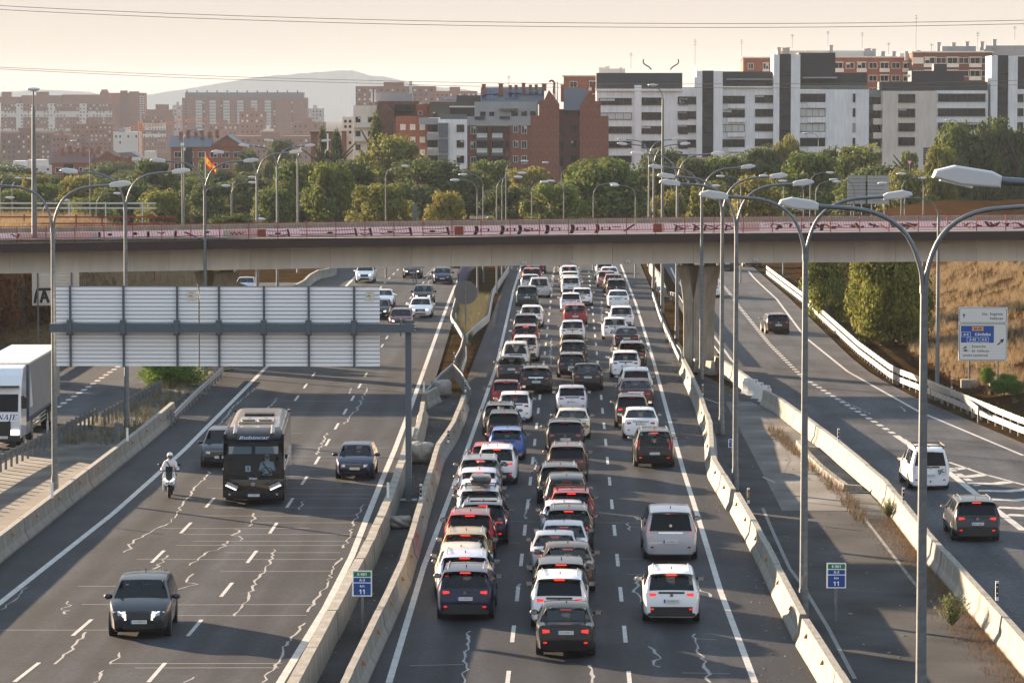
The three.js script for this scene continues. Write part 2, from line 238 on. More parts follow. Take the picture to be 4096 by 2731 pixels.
// sealed cracks
const crack = (road, pts, w = .1) => { const out = []; for (let k = 0; k < pts.length - 1; k++) { const [a, b] = [pts[k], pts[k + 1]], n = Math.max(2, Math.round(Math.hypot(b[0] - a[0], b[1] - a[1]) / .55)); for (let i = 0; i < n; i++) out.push([a[0] + (b[0] - a[0]) * i / n + (rnd() - .5) * .2, a[1] + (b[1] - a[1]) * i / n + (rnd() - .5) * .4]); } out.push(pts[pts.length - 1]); part(road, 'sealed_crack', strip(out, () => w * (.25 + rnd() * .8), .005), M.seal); };
for (const p of [[[-16.42,-157.39],[-16.32,-153.97],[-16.33,-150.41],[-16.21,-146.45],[-16.15,-143.22],[-15.98,-139.63],[-16.05,-137.66],[-16.39,-135.26],[-16.61,-132.04],[-16.78,-130.7],[-16.5,-129.84],[-16.63,-128.54]], [[-11.09,-129.5],[-10.98,-125.73],[-11.01,-121.41],[-10.93,-116.68],[-10.94,-112.29]], [[-13.11,-131.88],[-13.08,-129.89],[-13.46,-128.81],[-13.57,-127.33],[-13.78,-124.88]], [[-14.93,-127.52],[-14.87,-125.67],[-14.94,-123.66],[-14.95,-120.97]], [[-13.42,-122.52],[-13.42,-120.24],[-12.98,-119.88],[-13.57,-118.41],[-13.49,-116.46]], [[-15.21,-108.75],[-15.24,-106.36],[-15.26,-104.63],[-15.32,-102.42]], [[-8.47,-127.21],[-8.5,-124.17],[-8.49,-121.08],[-8.54,-117.42],[-8.6,-114.31],[-8.64,-113.31]], [[-8.59,-111.04],[-8.65,-108.86],[-8.75,-106.18],[-8.76,-104.18],[-8.79,-102.53],[-8.87,-100.4],[-8.88,-99.17]], [[-13.7,-104.66],[-13.62,-103.54],[-13.67,-102.44]], [[-16.88,-115.53],[-16.59,-114.51],[-16.83,-114],[-16.54,-113.51],[-16.51,-112.68]], [[-12.97,-141.2],[-12.77,-139.69],[-12.73,-136.75]], [[-13.16,-135.78],[-12.94,-135.32],[-13.06,-133.92],[-12.67,-133.01],[-12.64,-132.11]], [[-18.71,-118.86],[-18.75,-113.64]], [[-13.8,-101.37],[-13.66,-100.58],[-13.7,-99.08]], [[-18.64,-204.7],[-18.69,-195.01],[-18.49,-184.01],[-18.19,-177.33],[-18.19,-169.63]], [[-16.79,-198.01],[-16.66,-193.12],[-16.81,-188.47]], [[-12.41,-176.23],[-12.28,-171.22],[-12.14,-165.43]], [[-12.01,-204.82],[-11.91,-196.11],[-11.76,-192.26],[-11.82,-186.76],[-11.87,-181.56]], [[-12.95,-204.8],[-12.85,-201.12]], [[-8.68,-144.68],[-8.66,-141.28],[-8.64,-136.82]], [[-8.61,-135.86],[-8.52,-132.63],[-8.57,-129.97]], [[-10.87,-100.24],[-11.13,-99.13]], [[-11.27,-145.99],[-11.18,-142.52]], [[-14.28,-362.36],[-14.44,-343.49],[-14.48,-336.91]], [[-13.6,-362.37],[-13.59,-336.93],[-13.59,-324.49]]]) crack(roadL, p);
for (const p of [[[-3.23,-109.26],[-3.15,-103.72],[-3.08,-99.27]], [[2.45,-105.94],[2.62,-103.82],[2.43,-102.99],[2.6,-102.19]], [[2.27,-122.6],[2.19,-118.32],[2.29,-115.86]], [[2.23,-137.97],[2.28,-135.58]], [[0.51,-102.69],[0.58,-99.33]], [[3.82,-108.77],[3.88,-105.25],[3.94,-102.21],[3.98,-99.39]], [[4.35,-118.9],[4.59,-118],[4.67,-116.94]], [[-1.8,-364.43],[-1.95,-337.89],[-1.94,-313.69]], [[2.5,-299.47],[2.36,-282.31],[2.36,-268.82]], [[2.75,-243.86],[2.69,-229.62]], [[-1.49,-249.98],[-1.46,-236.45],[-1.34,-224.31]], [[-1.69,-163.91],[-1.7,-158.6]], [[-1.81,-120.07],[-1.91,-118.25]], [[-1.82,-146.7],[-1.84,-139.38]]]) crack(roadC, p, .12);
for (const p of [[[14.95,-200.15],[15.56,-193.35],[16.04,-187.98]], [[18.07,-192.71],[18.11,-190.67],[18.1,-189.33]]]) crack(roadR, p, .1);
// sawn joints across the oncoming lanes
for (const y of [1445, 1475, 1215, 1110, 1035, 910, 803, 722, 675, 625, 595, 550, 508, 468, 420, 365, 300, 272, 228, 186, 145, 100, 38, 10]) {
  const z = -229600 / (1386 + y / 1.7211) + .6, a = -18.2 + rnd() * 6, b = Math.min(-8.6, a + 3 + rnd() * 8); part(roadL, 'sawn_joint', strip([[a, z], [(a + b) / 2, z + (rnd() - .5) * .1], [b, z - .1]], .09, .0045), M.joint);
}
for (let k = 0; k < 26; k++) { const z = -168 - k * 6.4 - rnd() * 3, a = fLE(z) + .5 + rnd() * 5; part(roadL, 'sawn_joint', strip([[a, z], [a + 2 + rnd() * 4, z]], .09, .0045), M.joint); }
for (const [a, b] of [[[[-4.78,-102.33]], [[-3.2,-102.57]]], [[[-2.51,-131.83]], [[-1.99,-131.58]]], [[[-2.59,-138.62]], [[-1.19,-138.3]]], [[[0.88,-138.19]], [[2.9,-138.08]]], [[[2.27,-136.76]], [[2.7,-136.68]]], [[[1.74,-126.98]], [[2.61,-126.99]]], [[[1.91,-122.79]], [[2.58,-122.64]]], [[[3.22,-101.13]], [[4.61,-101.03]]], [[[3.88,-107.72]], [[4.48,-107.52]]]]) part(roadC, 'sawn_joint', strip([a[0], b[0]], .08, .0045), M.joint);
{ // rumble strip grooves on the inner shoulder
  const g = bx(.75, .012, .16, 0, .004, 0), m = std([.07, .066, .065], { roughness: .95 }); for (let k = 0; k < 150; k++) { const z = -196 - k * .95; part(roadC, 'rumble_groove', g, m, [-6 + (rnd() - .5) * .1, 0, z]); }
}

// ---------- barriers ----------
const NJ = [[-.3, 0], [-.3, .08], [-.18, .33], [-.11, .85], [.11, .85], [.18, .33], [.3, .08], [.3, 0]];
const WALL = [[-.18, -.06], [-.18, .9], [.14, .9], [.2, -.06]];
function barrier(name, label, pts, { profile = NJ, step = 6, mat = M.concrete, group, studs = 0, cat = 'barrier' } = {}) {
  const t = thing(name, label, cat, [0, 0, 0], 0, group), p = paced(pts, step); if (p.length < 2 || Math.hypot(p[p.length - 1][0] - pts[pts.length - 1][0], p[p.length - 1][1] - pts[pts.length - 1][1]) > .8) p.push(pts[pts.length - 1]);
  for (let k = 0; k < p.length - 1; k++) { const q = (rnd() - .5) * .03; part(t, 'segment', prism(profile.map(([a, h]) => [a + q, h > .5 ? h + q * .6 : h]), p[k], p[k + 1], .05), mat);
    if (studs) { const x = (p[k][0] + p[k + 1][0]) / 2, z = (p[k][1] + p[k + 1][1]) / 2; part(t, 'reflector', memo('stud', () => { const s = new THREE.Shape(); s.moveTo(-.07, -.08).lineTo(.07, -.08).lineTo(0, .1).closePath(); return new THREE.ExtrudeGeometry(s, { depth: .06, bevelEnabled: false }); }), M.studs ?? (M.studs = std([.4, .19, .05], { roughness: .5 })), [x + .18 * studs, .62, z], [0, 0, .15 * studs]); } }
  return t;
}
const line = (f, dx, z0, z1, step = 5) => Array.from({ length: Math.round((z0 - z1) / step) + 1 }, (_, k) => { const z = z0 - k * step; return [f(z) + dx, z]; });
barrier('concrete_barrier', 'long grey concrete barrier between the oncoming lanes and the guard rail verge', line(fToe, -.3, -60, -183), { studs: 1 });
barrier('median_wall', 'stained concrete wall edging the oncoming lanes behind the left kilometre sign', line(fWall, 0, -60, -172), { profile: WALL, step: 2.5, cat: 'wall' });
barrier('concrete_barrier', 'pale concrete barrier at the oncoming edge near the white sacks', [[-7.95,-185.55],[-7.64,-174.55],[-7.49,-164.38]], { step: 2.2 });
barrier('concrete_barrier', 'curved concrete barrier left of the queue, beside the drainage ditch', line(fMed, -.3, -60, -188), { studs: 1 });
barrier('concrete_barrier', 'short angled concrete barrier closing the ditch beside the sacks', [[-8.1,-190.78],[-7.6,-195.18]], { step: 3 });
barrier('concrete_barrier', 'nearest sunlit concrete barrier at the right edge of the queue', [[7.56,-90.33],[7.32,-100.4],[7.15,-106.31]], { studs: -1 });
barrier('concrete_barrier', 'sunlit concrete barrier with orange reflectors between two right lamp posts', [...[[7.15,-107.24],[7.05,-117.25],[6.94,-129.99],[6.73,-141.63]]], { studs: -1 });
barrier('concrete_barrier', 'sunlit concrete barrier right of the queue, reaching towards the bridge pier', [...[[6.6,-142.72],[6.3,-156.86]], ...[[6.85,-172.46],[7.02,-192.02],[7.02,-204.66],[6.93,-219.72]], ...[[6.96,-218.64]]], { studs: -1 });
barrier('concrete_barrier', 'long sunlit concrete barrier along the slip road', [...[[13.4,-92.7],[13.36,-102.87],[13.15,-123.19],[13.1,-131.01],[13.17,-146.49]], ...[[12.51,-163.91],[12.15,-170.75],[11.88,-176.03],[11.08,-190.78]], ...[[10.7,-193.57]]]);
barrier('concrete_barrier', 'concrete barrier between the plastic blocks and the bridge pier', [[10.43,-200.16],[9.8,-209.53],[9.51,-214.27],[9.06,-220.37]], { step: 3 });
barrier('concrete_barrier', 'lone concrete block standing at the foot of the pier', [[8.7,-215.34],[8.38,-216.16]], { step: 3 });
barrier('concrete_barrier', 'smaller concrete block left of the pier foot', [[7.79,-217.53],[7.69,-218.09]], { step: 3 });
barrier('concrete_barrier', 'white-lit concrete barrier passing under the bridge at the right shoulder', [...[[8.1,-304.68],[8.22,-331.97],[8.02,-349.66]], ...[[8,-349.91]], [9.4, -420]], { step: 4 });
barrier('concrete_barrier', 'distant concrete barrier under the bridge at the far side of the oncoming lanes', [...[[-24.55,-309.08],[-24.38,-316.94],[-24.69,-328.05],[-24.55,-339.35],[-23.43,-341.54]], [-27, -400]], { step: 4 });
{ // stacked plastic barrier units
  const pos = [[10.15,-201.14], [10.27,-200.24], [10.32,-198.03], [10.42,-195.87]], g = mg(bx(.42, .7, .5, 0, .4, 0), bx(.52, .18, .6, 0, .12, 0), bx(.3, .16, .4, 0, .83, 0), bx(.08, .3, .52, .12, .55, 0), bx(.08, .3, .52, -.12, .55, 0)), m = std([.6, .59, .57], { roughness: .6 });
  pos.forEach(([x, z], k) => { const t = thing('plastic_barrier_block', ['white plastic barrier block nearest the bridge pier', 'second white plastic barrier block from the pier', 'third white plastic barrier block from the pier', 'white plastic barrier block touching the painted concrete barrier'][k], 'barrier', [x + k * .15, 0, z], .7); part(t, 'body', g, m); part(t, 'reflector', bx(.1, .12, .02, 0, .8, .21), M.amber); part(t, 'foot', bx(.6, .06, .7, 0, .03, 0), m); });
}
// guard rails
const wbeam = (s, h) => [[0, h - .155], [.06 * s, h - .11], [.06 * s, h - .05], [.01 * s, h], [.06 * s, h + .05], [.06 * s, h + .11], [0, h + .155], [-.02 * s, h + .155], [-.02 * s, h - .155]];
const postG = mg(bx(.1, 1, .012, 0, .5, .05), bx(.1, 1, .012, 0, .5, -.05), bx(.012, 1, .1, -.044, .5, 0));
function guardRail(label, pts, { slim = false, beams = [.58], step = 2, s = 1, mat = M.galv, pm = M.post, ph = .74, block = true } = {}) {
  const t = thing('guard_rail', label, 'guard rail'), p = paced(pts, 4); const e = pts[pts.length - 1], l = p[p.length - 1]; if (Math.hypot(e[0] - l[0], e[1] - l[1]) > .5) p.push(e);
  for (const h of beams) for (let k = 0; k < p.length - 1; k++) part(t, 'beam', prism(slim ? [[-.04, h - .06], [.04, h - .06], [.04, h + .06], [-.04, h + .06]] : wbeam(s, h), p[k], p[k + 1], -.04), mat);
  for (const q of paced(pts, step)) { const o = part(t, 'post', postG, pm, [q[0] - .12 * s, 0, q[1]]); o.scale.y = ph; if (block) part(t, 'spacer', memo('spacer', () => bx(.1, .22, .09)), pm, [q[0] - .05 * s, beams[0], q[1]]); }
  return t;
}
guardRail('guard rail running on from the left concrete barrier, by the dry shrub', [[-20.6,-179.91],[-20.99,-194.39],[-21.28,-211.97]], { s: 1 });
guardRail('near guard rail with tall posts beside the side road', [[-26.6, -112], ...[[-25.96,-157.71],[-25.32,-171.84]], ...[[-24.99,-182.45]]], { s: -1, step: 1.25, ph: .85 });
guardRail('second guard rail along the side road, ending at the green shrub', [[-24.37,-180.32],[-23.79,-201.04]], { s: -1, step: 1.25, ph: .85 });
guardRail('guard rail wing bending towards the oncoming lanes at the ditch head', [[-7.37,-215.18],[-7.82,-206.86],[-8.13,-195.51]], { s: -1, step: .8 });
guardRail('guard rail wing bending towards the queue at the ditch head', [[-7.35,-215.18],[-6.53,-206.88],[-5.67,-195.04]], { s: 1, step: .8 });
guardRail('curved guard rail between the median posts, below the round sign', [[-7.4,-219.05],[-7.33,-229.9],[-7.51,-241.88]], { s: -1, beams: [.58, .3] });
guardRail('wavy guard rail left of the round sign, up to the blue panels', [[-7.57,-241.88],[-8.31,-252.74],[-9.18,-263.96],[-9.4,-274.81],[-9.77,-294.48],[-10.05,-307.16]], { s: -1, step: 1.6 });
guardRail('double guard rail right of the round sign, running under the bridge', [...[[-7.39,-241.88],[-6.98,-253.96],[-6.38,-265.98],[-6.86,-302.87],[-6.68,-317.23],[-6.31,-348.17]], [-8.6, -430]], { s: 1, step: 2, beams: [.6, .32] });
guardRail('stepped guard rail between two median wings', [[-6.66,-210.01],[-6.76,-222.25],[-7.05,-230.9]], { s: 1, step: 1 });
guardRail('guard rail right of the queue, on the gravel by the pier', [...[[6.89,-300.08],[6.7,-268.25],[6.72,-242.51]], ...[[6.71,-254.04],[6.76,-233.98],[6.8,-218.77]]], { s: -1, step: 1.5 });
guardRail('short guard rail end standing beside the slim pier sign', [[6.97,-232.49],[7.11,-226.93],[6.77,-216.55]], { s: -1, step: 1.5, ph: .9 });
guardRail('guard rail behind the pier along the slip road', [...[[8.47,-300.11],[9,-295.99],[9,-280.55],[9.01,-266.63]], ...[[9.42,-233.39],[9.5,-224.25]]], { s: 1, step: 1.2 });
guardRail('tall double guard rail in warm light, along the outer slip road', [[19.03,-342.61],[19.31,-292.85],[18.94,-230.98],[19.16,-208.33],[20.01,-200.69],[22.47,-173.8],[23.75,-165.17]], { s: -1, beams: [.42, .9], step: 1.8, ph: 1.05, mat: std([.62, .58, .53], { map: T.metal, roughness: .55, metalness: .35 }), pm: M.post });
guardRail('slanted tail end of the slip road guard rail', [[20.18,-197.5],[21.21,-188.47],[21.12,-181.54]], { s: -1, beams: [.8], step: 3, ph: .8 });
guardRail('red and white guard rail climbing towards the bridge', [[-36.61,-304.37],[-36.34,-318.75],[-35.46,-334.26]], { s: 1, beams: [.4, .85], step: 1.8, ph: 1, mat: M.redRail, pm: M.redRail });
guardRail('red guard rail behind the truck trailer', [[-33.88,-213.51],[-33.89,-217.76],[-34.1,-226.78]], { s: 1, beams: [.4, .85], step: 1.8, ph: 1, mat: M.redRail, pm: M.redRail });
{ // blue noise panels along the median
  const t = thing('blue_panel_fence', 'dark blue corrugated panel fence in the median under the bridge', 'fence'), m = std([.022, .026, .11], { roughness: .5 }), a = [[-10.16,-311.86],[-10.47,-351.15],[-9.97,-363.05]], p = paced(a, 1.2), prof = [[-.03, 0], [-.03, 1.75], [.03, 1.75], [.03, 0]];
  for (let k = 0; k < p.length - 1; k++) part(t, 'panel', prism(prof, p[k], p[k + 1], .06), m);
  for (const q of p) part(t, 'post', memo('bpost', () => bx(.08, 1.8, .1, 0, .9, 0)), M.steel, [q[0] - .06, 0, q[1]]);
}

// ---------- the overpass ----------
const hB = along([[6.05, 80], ...[[-35.52,6.18,-216.5], [-14.31,6.55,-216.5], [6.85,6.85,-216.5], [27.89,7.02,-216.5]].map(([x, y]) => [y, -x]), [7.35, -70]]);
const under = (x) => hB(-x);
function deck(profile, X0, X1) { // an outline [z, height above the soffit] carried along the bridge
  const n = profile.length, pos = [], idx = []; for (const X of [X0, X1]) for (const [z, h] of profile) pos.push(X, under(X) + h, z);
  for (let k = 0; k < n; k++) { const m = (k + 1) % n; idx.push(k, m, n + k, m, n + m, n + k); }
  for (const f of THREE.ShapeUtils.triangulateShape(profile.map((p) => new THREE.Vector2(...p)), [])) { idx.push(f[0], f[2], f[1]); idx.push(n + f[0], n + f[1], n + f[2]); }
  let g = new THREE.BufferGeometry(); g.setAttribute('position', new THREE.Float32BufferAttribute(pos, 3)); g.setIndex(idx); g = g.toNonIndexed(); g.computeVertexNormals(); return boxUV(g);
}
const bridge = thing('overpass_bridge', 'concrete road overpass with dark red edge beam, red railing and painted parapet', 'bridge');
const tints = [.94, 1, .97, .9, 1.03].map((k) => { const m = M.girder.clone(); m.color.multiplyScalar(k); return m; });
for (let X = -80, k = 0; X < 70; X += 2.5, k++) part(bridge, 'girder', deck([[-216.4, 0], [-217, 1.4], [-222, 1.4], [-222.5, 0]], X + .008, X + 2.492), tints[(k * 3 + (k >> 2)) % 5]);
for (let X = -80; X < 70; X += 2.5) { part(bridge, 'soffit_slab', deck([[-215.15, 1.37], [-215.15, 1.45], [-223.9, 1.45], [-223.9, 1.37]], X + .01, X + 2.49), M.pier); part(bridge, 'edge_beam', deck([[-214.9, 1.36], [-214.9, 1.87], [-215.3, 1.87], [-215.12, 1.36]], X, X + 2.5), M.maroon); }
part(bridge, 'deck_slab', deck([[-215.32, 1.47], [-215.32, 1.8], [-223.8, 1.8], [-223.8, 1.47]], -80, 70), M.pier);
part(bridge, 'kerb', deck([[-214.98, 1.875], [-214.98, 1.93], [-216.2, 1.93], [-216.2, 1.875]], -80, 70), M.concrete);
// parapet with spray paint
const graffiti = canvas(2048, 64, (g, w, h) => {
  const px = (sx) => sx / 4096 * w; // strokes set out along the wall, left to right
  g.fillStyle = '#c9b2ae'; g.fillRect(0, 0, w, h);
  const pale = (a, b) => { g.fillStyle = '#f0e2e4'; g.fillRect(px(a), 3, px(b - a), h - 8); };
  pale(0, 60); pale(385, 900); pale(1060, 1800); pale(1860, 2630); pale(2660, 2960); pale(3040, 4096);
  g.fillStyle = '#8fb9b4'; g.beginPath(); g.moveTo(px(352), 60); g.lineTo(px(378), 6); g.lineTo(px(392), 60); g.fill(); g.fillStyle = '#a8b6a0'; g.fillRect(px(890), 4, px(40), 56);
  for (const a of [1028, 1820, 2615]) { g.fillStyle = '#7c4433'; g.fillRect(px(a), 2, px(34), 60); }
  g.strokeStyle = '#15121a'; g.fillStyle = '#15121a'; g.lineCap = 'round';
  const s = (wd, ...p) => { g.lineWidth = wd; g.beginPath(); g.moveTo(px(p[0][0]), p[0][1]); for (const q of p.slice(1)) q.length === 4 ? g.quadraticCurveTo(px(q[0]), q[1], px(q[2]), q[3]) : g.lineTo(px(q[0]), q[1]); g.stroke(); };
  const blob = (x, y, rx, ry) => { g.beginPath(); g.ellipse(px(x), y, px(rx), ry, 0, 0, 7); g.fill(); };
  // rounded letters, left piece
  s(5, [392, 4], [394, 60]); blob(435, 22, 9, 9); s(6, [430, 46], [450, 44]); s(4, [455, 40, 480, 34, 490, 8], [492, 60]); blob(536, 18, 10, 10); s(6, [528, 48], [560, 46, 600, 40, 660, 48]); s(5, [590, 6], [588, 44]); s(4, [625, 10], [645, 20], [655, 10]); s(5, [700, 4], [698, 60]); s(6, [705, 44], [755, 40]); s(6, [738, 14, 780, 10, 792, 6], [795, 60]); blob(826, 16, 10, 8); s(6, [820, 48], [850, 50, 880, 40, 888, 8], [892, 58]);
  s(2, [920, 20], [928, 36], [936, 18], [944, 36], [955, 20], [962, 36], [975, 18]);
  // long outlines of the middle pieces
  for (const [a, b] of [[1070, 1150], [1200, 1420], [1440, 1480], [1520, 1640], [1690, 1790]]) { s(4, [a, 14], [(a + b) / 2, 24, b, 12]); s(5, [a + 6, 48], [(a + b) / 2, 58, b, 46]); s(4, [b, 6], [b + 6, 58]); }
  for (const x of [1110, 1320, 1560, 1730]) blob(x, 34, 12, 7);
  for (const a of [1905, 2010, 2080, 2190, 2290, 2390]) { s(7, [a, 4], [a + 8, 30, a - 4, 60]); s(3, [a + 20, 22], [a + 50, 22], [a + 50, 40], [a + 20, 40], [a + 20, 22]); }
  blob(2110, 38, 14, 9); s(5, [2130, 42], [2150, 36]); s(5, [2455, 20], [2480, 22]); s(5, [2500, 50, 2540, 54, 2550, 20], [2540, 4]);
  for (const [a, b] of [[2700, 2740], [2775, 2800], [2815, 2880], [2900, 2940]]) { s(4, [a, 10], [b, 44], [a + 4, 54], [a + 8, 22], [b + 10, 16]); } g.strokeStyle = '#7a2436'; s(3, [2706, 30], [2730, 40], [2760, 20]); s(3, [2820, 26], [2850, 48], [2876, 22]);
  g.strokeStyle = '#1a1620'; const rq = rng(17); for (let k = 0, a = 3060; a < 4070; k++, a += 14 + rq() * 60) { const w = 8 + rq() * 34; s(2 + rq() * 5, [a, 6 + rq() * 18], [a + w * .6, 64 * rq(), a + w, 10 + rq() * 44], [a + w * rq(), 20 + rq() * 40]); if (rq() < .4) blob(a + w, 20 + rq() * 26, 4 + rq() * 12, 3 + rq() * 8); } g.strokeStyle = '#b98d4e'; for (let k = 0; k < 6; k++) s(4, [3300 + k * 110, 16], [3330 + k * 110, 52]);
  g.strokeStyle = '#1a1620'; s(4, [40, 8], [62, 30], [70, 8]); s(5, [72, 40], [80, 58], [98, 56]);
});
{ // the painted face spans the stretch from 35 m left to 28 m right of the lanes
  const X0 = -35.4, X1 = 27.9, m = std([.95, .93, .93], { map: graffiti, roughness: .85 });
  for (let X = -80; X < 70; X += 3) {
    const g = deck([[-216.3, 1.94], [-216.3, 2.5], [-216.52, 2.5], [-216.52, 1.94]], X + .01, X + 2.99), p = g.attributes.position, uv = g.attributes.uv;
    for (let i = 0; i < p.count; i++) uv.setXY(i, Math.min(.999, Math.max(.001, (p.getX(i) - X0) / (X1 - X0))), Math.min(.999, Math.max(.001, (p.getY(i) - under(p.getX(i)) - 1.94) / .56)));
    part(bridge, 'parapet_panel', g, X > -38.5 && X < 27 ? m : M.concrete);
    part(bridge, 'far_parapet_panel', deck([[-223.4, 1.82], [-223.4, 2.6], [-223.6, 2.6], [-223.6, 1.82]], X + .01, X + 2.99), M.concrete);
  }
  const rail = sub(bridge, 'railing'); const hr = (X) => under(X) + 1.93;
  for (let X = -80; X < 70; X += 10) for (const h of [2.16, 2.9]) part(rail, 'rail', deck([[-215.0, h], [-215.0, h + .04], [-215.05, h + .04], [-215.05, h]], X, X + 10), M.red);
  for (let X = -79; X < 70; X += 1.79) part(rail, 'post', memo('rpost', () => bx(.055, 1.0, .055, 0, .5, 0)), M.red, [X, hr(X) - .02, -215.04]);
  const bar = new THREE.BoxGeometry(.02, .76, .02), rest = []; let n = 0;
  for (let X = -36; X < 60; X += .165) { const y = under(X) + 2.55; if (n++ < 300) part(rail, 'baluster', bar, M.red, [X, y, -215.03], [0, 0, .2]); else rest.push(bar.clone().rotateZ(.2).translate(X, y, -215.03)); }
  tag(part(rail, 'baluster_run', mg(rest), M.red), null, null, null, 'stuff');
  // piers: a stem that opens into two arms under the girder
  const pier = (x, z, turn) => { const h = under(x) - .3, s = new THREE.Shape(); s.moveTo(-.66, 0); s.lineTo(.66, 0); s.lineTo(.66, h * .55); s.quadraticCurveTo(.72, h * .82, 1.15, h); s.lineTo(.42, h); s.lineTo(0, h * .66); s.lineTo(-.42, h); s.lineTo(-1.15, h); s.quadraticCurveTo(-.72, h * .82, -.66, h * .55); s.closePath();
    const gp = sub(bridge, 'pier', [x, 0, z], [0, turn, 0]); part(gp, 'stem', boxUV(new THREE.ExtrudeGeometry(s, { depth: 1.5, bevelEnabled: true, bevelSize: .05, bevelThickness: .05, bevelSegments: 1, curveSegments: 6 }).translate(0, 0, -.75)), M.pier); part(gp, 'groove', bx(.1, h * .66, .02, 0, h * .33, .81), std([.16, .15, .14])); for (const sx of [-.78, .78]) part(gp, 'bearing', bx(.5, .3, .7, sx, h + .15, 0), M.concrete); };
  pier(7.95, -219, -.5); pier(-22.4, -219.6, -.5);
  // height plates
  const plate = (s, x, where) => { const t = canvas(96, 48, (g, w, h) => { g.fillStyle = '#e8e6e0'; g.fillRect(0, 0, w, h); g.strokeStyle = '#222'; g.lineWidth = 3; g.strokeRect(3, 3, w - 6, h - 6); g.fillStyle = '#111'; g.textBaseline = 'middle'; g.font = 'bold 34px sans-serif'; g.fillText(s.slice(0, 1), 10, 26); g.font = 'bold 25px sans-serif'; g.fillText(',' + s.slice(2), 34, 30); });
    const o = thing('clearance_plate', 'small white clearance plate on the girder, ' + where, 'sign', [x, under(x) + .17, -216.34]); part(o, 'plate', bx(.44, .24, .03), M.white); part(o, 'lettering', new THREE.PlaneGeometry(.42, .22).translate(0, 0, .02), std([.95, .95, .95], { map: t, roughness: .6 })); };
  plate('6,70', -3.0, 'above the left queue lane'); plate('6,59', .02, 'above the middle queue lane'); plate('6,78', 3.42, 'above the right queue lane'); plate('6,92', 11.35, 'above the slip road');
}

// ---------- street lamps ----------
const headShape = memo('head', () => { const s = new THREE.Shape(); s.moveTo(0, -.07); s.lineTo(0, .06); s.lineTo(.12, .11); s.lineTo(.62, .13); s.lineTo(.86, .03); s.lineTo(.88, -.04); s.lineTo(.5, -.1); s.closePath(); return new THREE.ExtrudeGeometry(s, { depth: .2, bevelEnabled: true, bevelSize: .035, bevelThickness: .05, bevelSegments: 2 }).translate(0, 0, -.1); });
const armPts = [[.03, 11.2, 0], [.08, 11.75, 0], [.42, 12.55, 0], [1.1, 13.02, 0], [2.55, 13.2, 0]];
const armG = { 1: tube(armPts, .055), [-1]: tube(armPts.map(([x, y, z]) => [-x, y, z]), .055) };
const poleG = mg(cyl(.085, .135, 11.35), cyl(.15, .17, .9, 0, 0, 0), cyl(.105, .105, .18, 0, 11.2, 0));
function twinLamp(label, x, z, turn = 0, s = 1) {
  const t = thing('twin_arm_street_lamp', label, 'street lamp', [x, 0, z], turn, 'twin-arm lamps along the motorway'); t.scale.setScalar(s);
  part(t, 'pole', poleG, M.pole); part(t, 'access_door', memo('door', () => bx(.13, .3, .03, 0, 1.15, .13)), M.post);
  for (const k of [1, -1]) { part(t, 'arm', armG[k], M.pole); const h = part(t, 'lamp_head', headShape, M.lampHead, [2.45 * k, 13.18, 0], [0, k > 0 ? 0 : Math.PI, .12]); h.scale.set(.95, .85, .9); part(h, 'lens', memo('lens', () => bx(.46, .05, .24, .58, -.11, 0, 0, 0, .12)), M.lens); }
}
const right = [[8.55, -85], [7.5, -112.5], [7.05, -150.3], [7.55, -176], [7.85, -212], [7.5, -250], [7.4, -318], [8, -365]];
const rs = [1.065, 1.03, 1, .985, .975, 1, 1, 1];
right.forEach(([x, z], k) => twinLamp(k ? `twin-arm grey street lamp, ${ord(k)} behind the nearest in the row between queue and slip road` : 'nearest twin-arm grey street lamp, its tall pole crossing the slip road', x, z, 0, rs[k]));
twinLamp('twin-arm street lamp in the foreground, only one large pale head in frame', 9.4, -54, 0, 1.16);
const leftRow = [[-21.9, -147], [-22.8, -178], [-22.6, -214.7], [-23.2, -257], [-25.6, -303], [-27.5, -350]];
leftRow.forEach(([x, z], k) => twinLamp(k ? `twin-arm street lamp, ${ord(k)} behind the nearest in the row left of the oncoming lanes` : 'nearest twin-arm street lamp left of the oncoming lanes, before the white panel', x, z));
const cobraHead = memo('cobra', () => { const g = new THREE.SphereGeometry(1, 10, 7); g.scale(.42, .11, .16); return g; });
function cobra(label, x, z, h, dir, { base = 0, reach = 1.6, r = .07, mat = M.pole } = {}) {
  const t = thing('single_arm_street_lamp', label, 'street lamp', [x, base, z], 0, 'single-arm street lamps'), hh = h - base;
  part(t, 'pole', memo('cp' + hh.toFixed(1) + r, () => cyl(r * .7, r * 1.3, hh - 1.1)), mat);
  part(t, 'arm', memo('ca' + hh.toFixed(1) + dir + reach, () => tube([[0, hh - 1.25, 0], [.05 * dir, hh - .8, 0], [.35 * dir, hh - .3, 0], [.9 * dir, hh - .05, 0], [reach * dir, hh, 0]], .045, 12, 6)), mat);
  const hd = part(t, 'lamp_head', cobraHead, M.lampHead, [(reach + .3) * dir, hh, 0]); part(hd, 'lens', memo('cl', () => { const g = new THREE.SphereGeometry(1, 8, 5); g.scale(.26, .09, .12); return g.translate(.04, -.06, 0); }), M.lens);
}
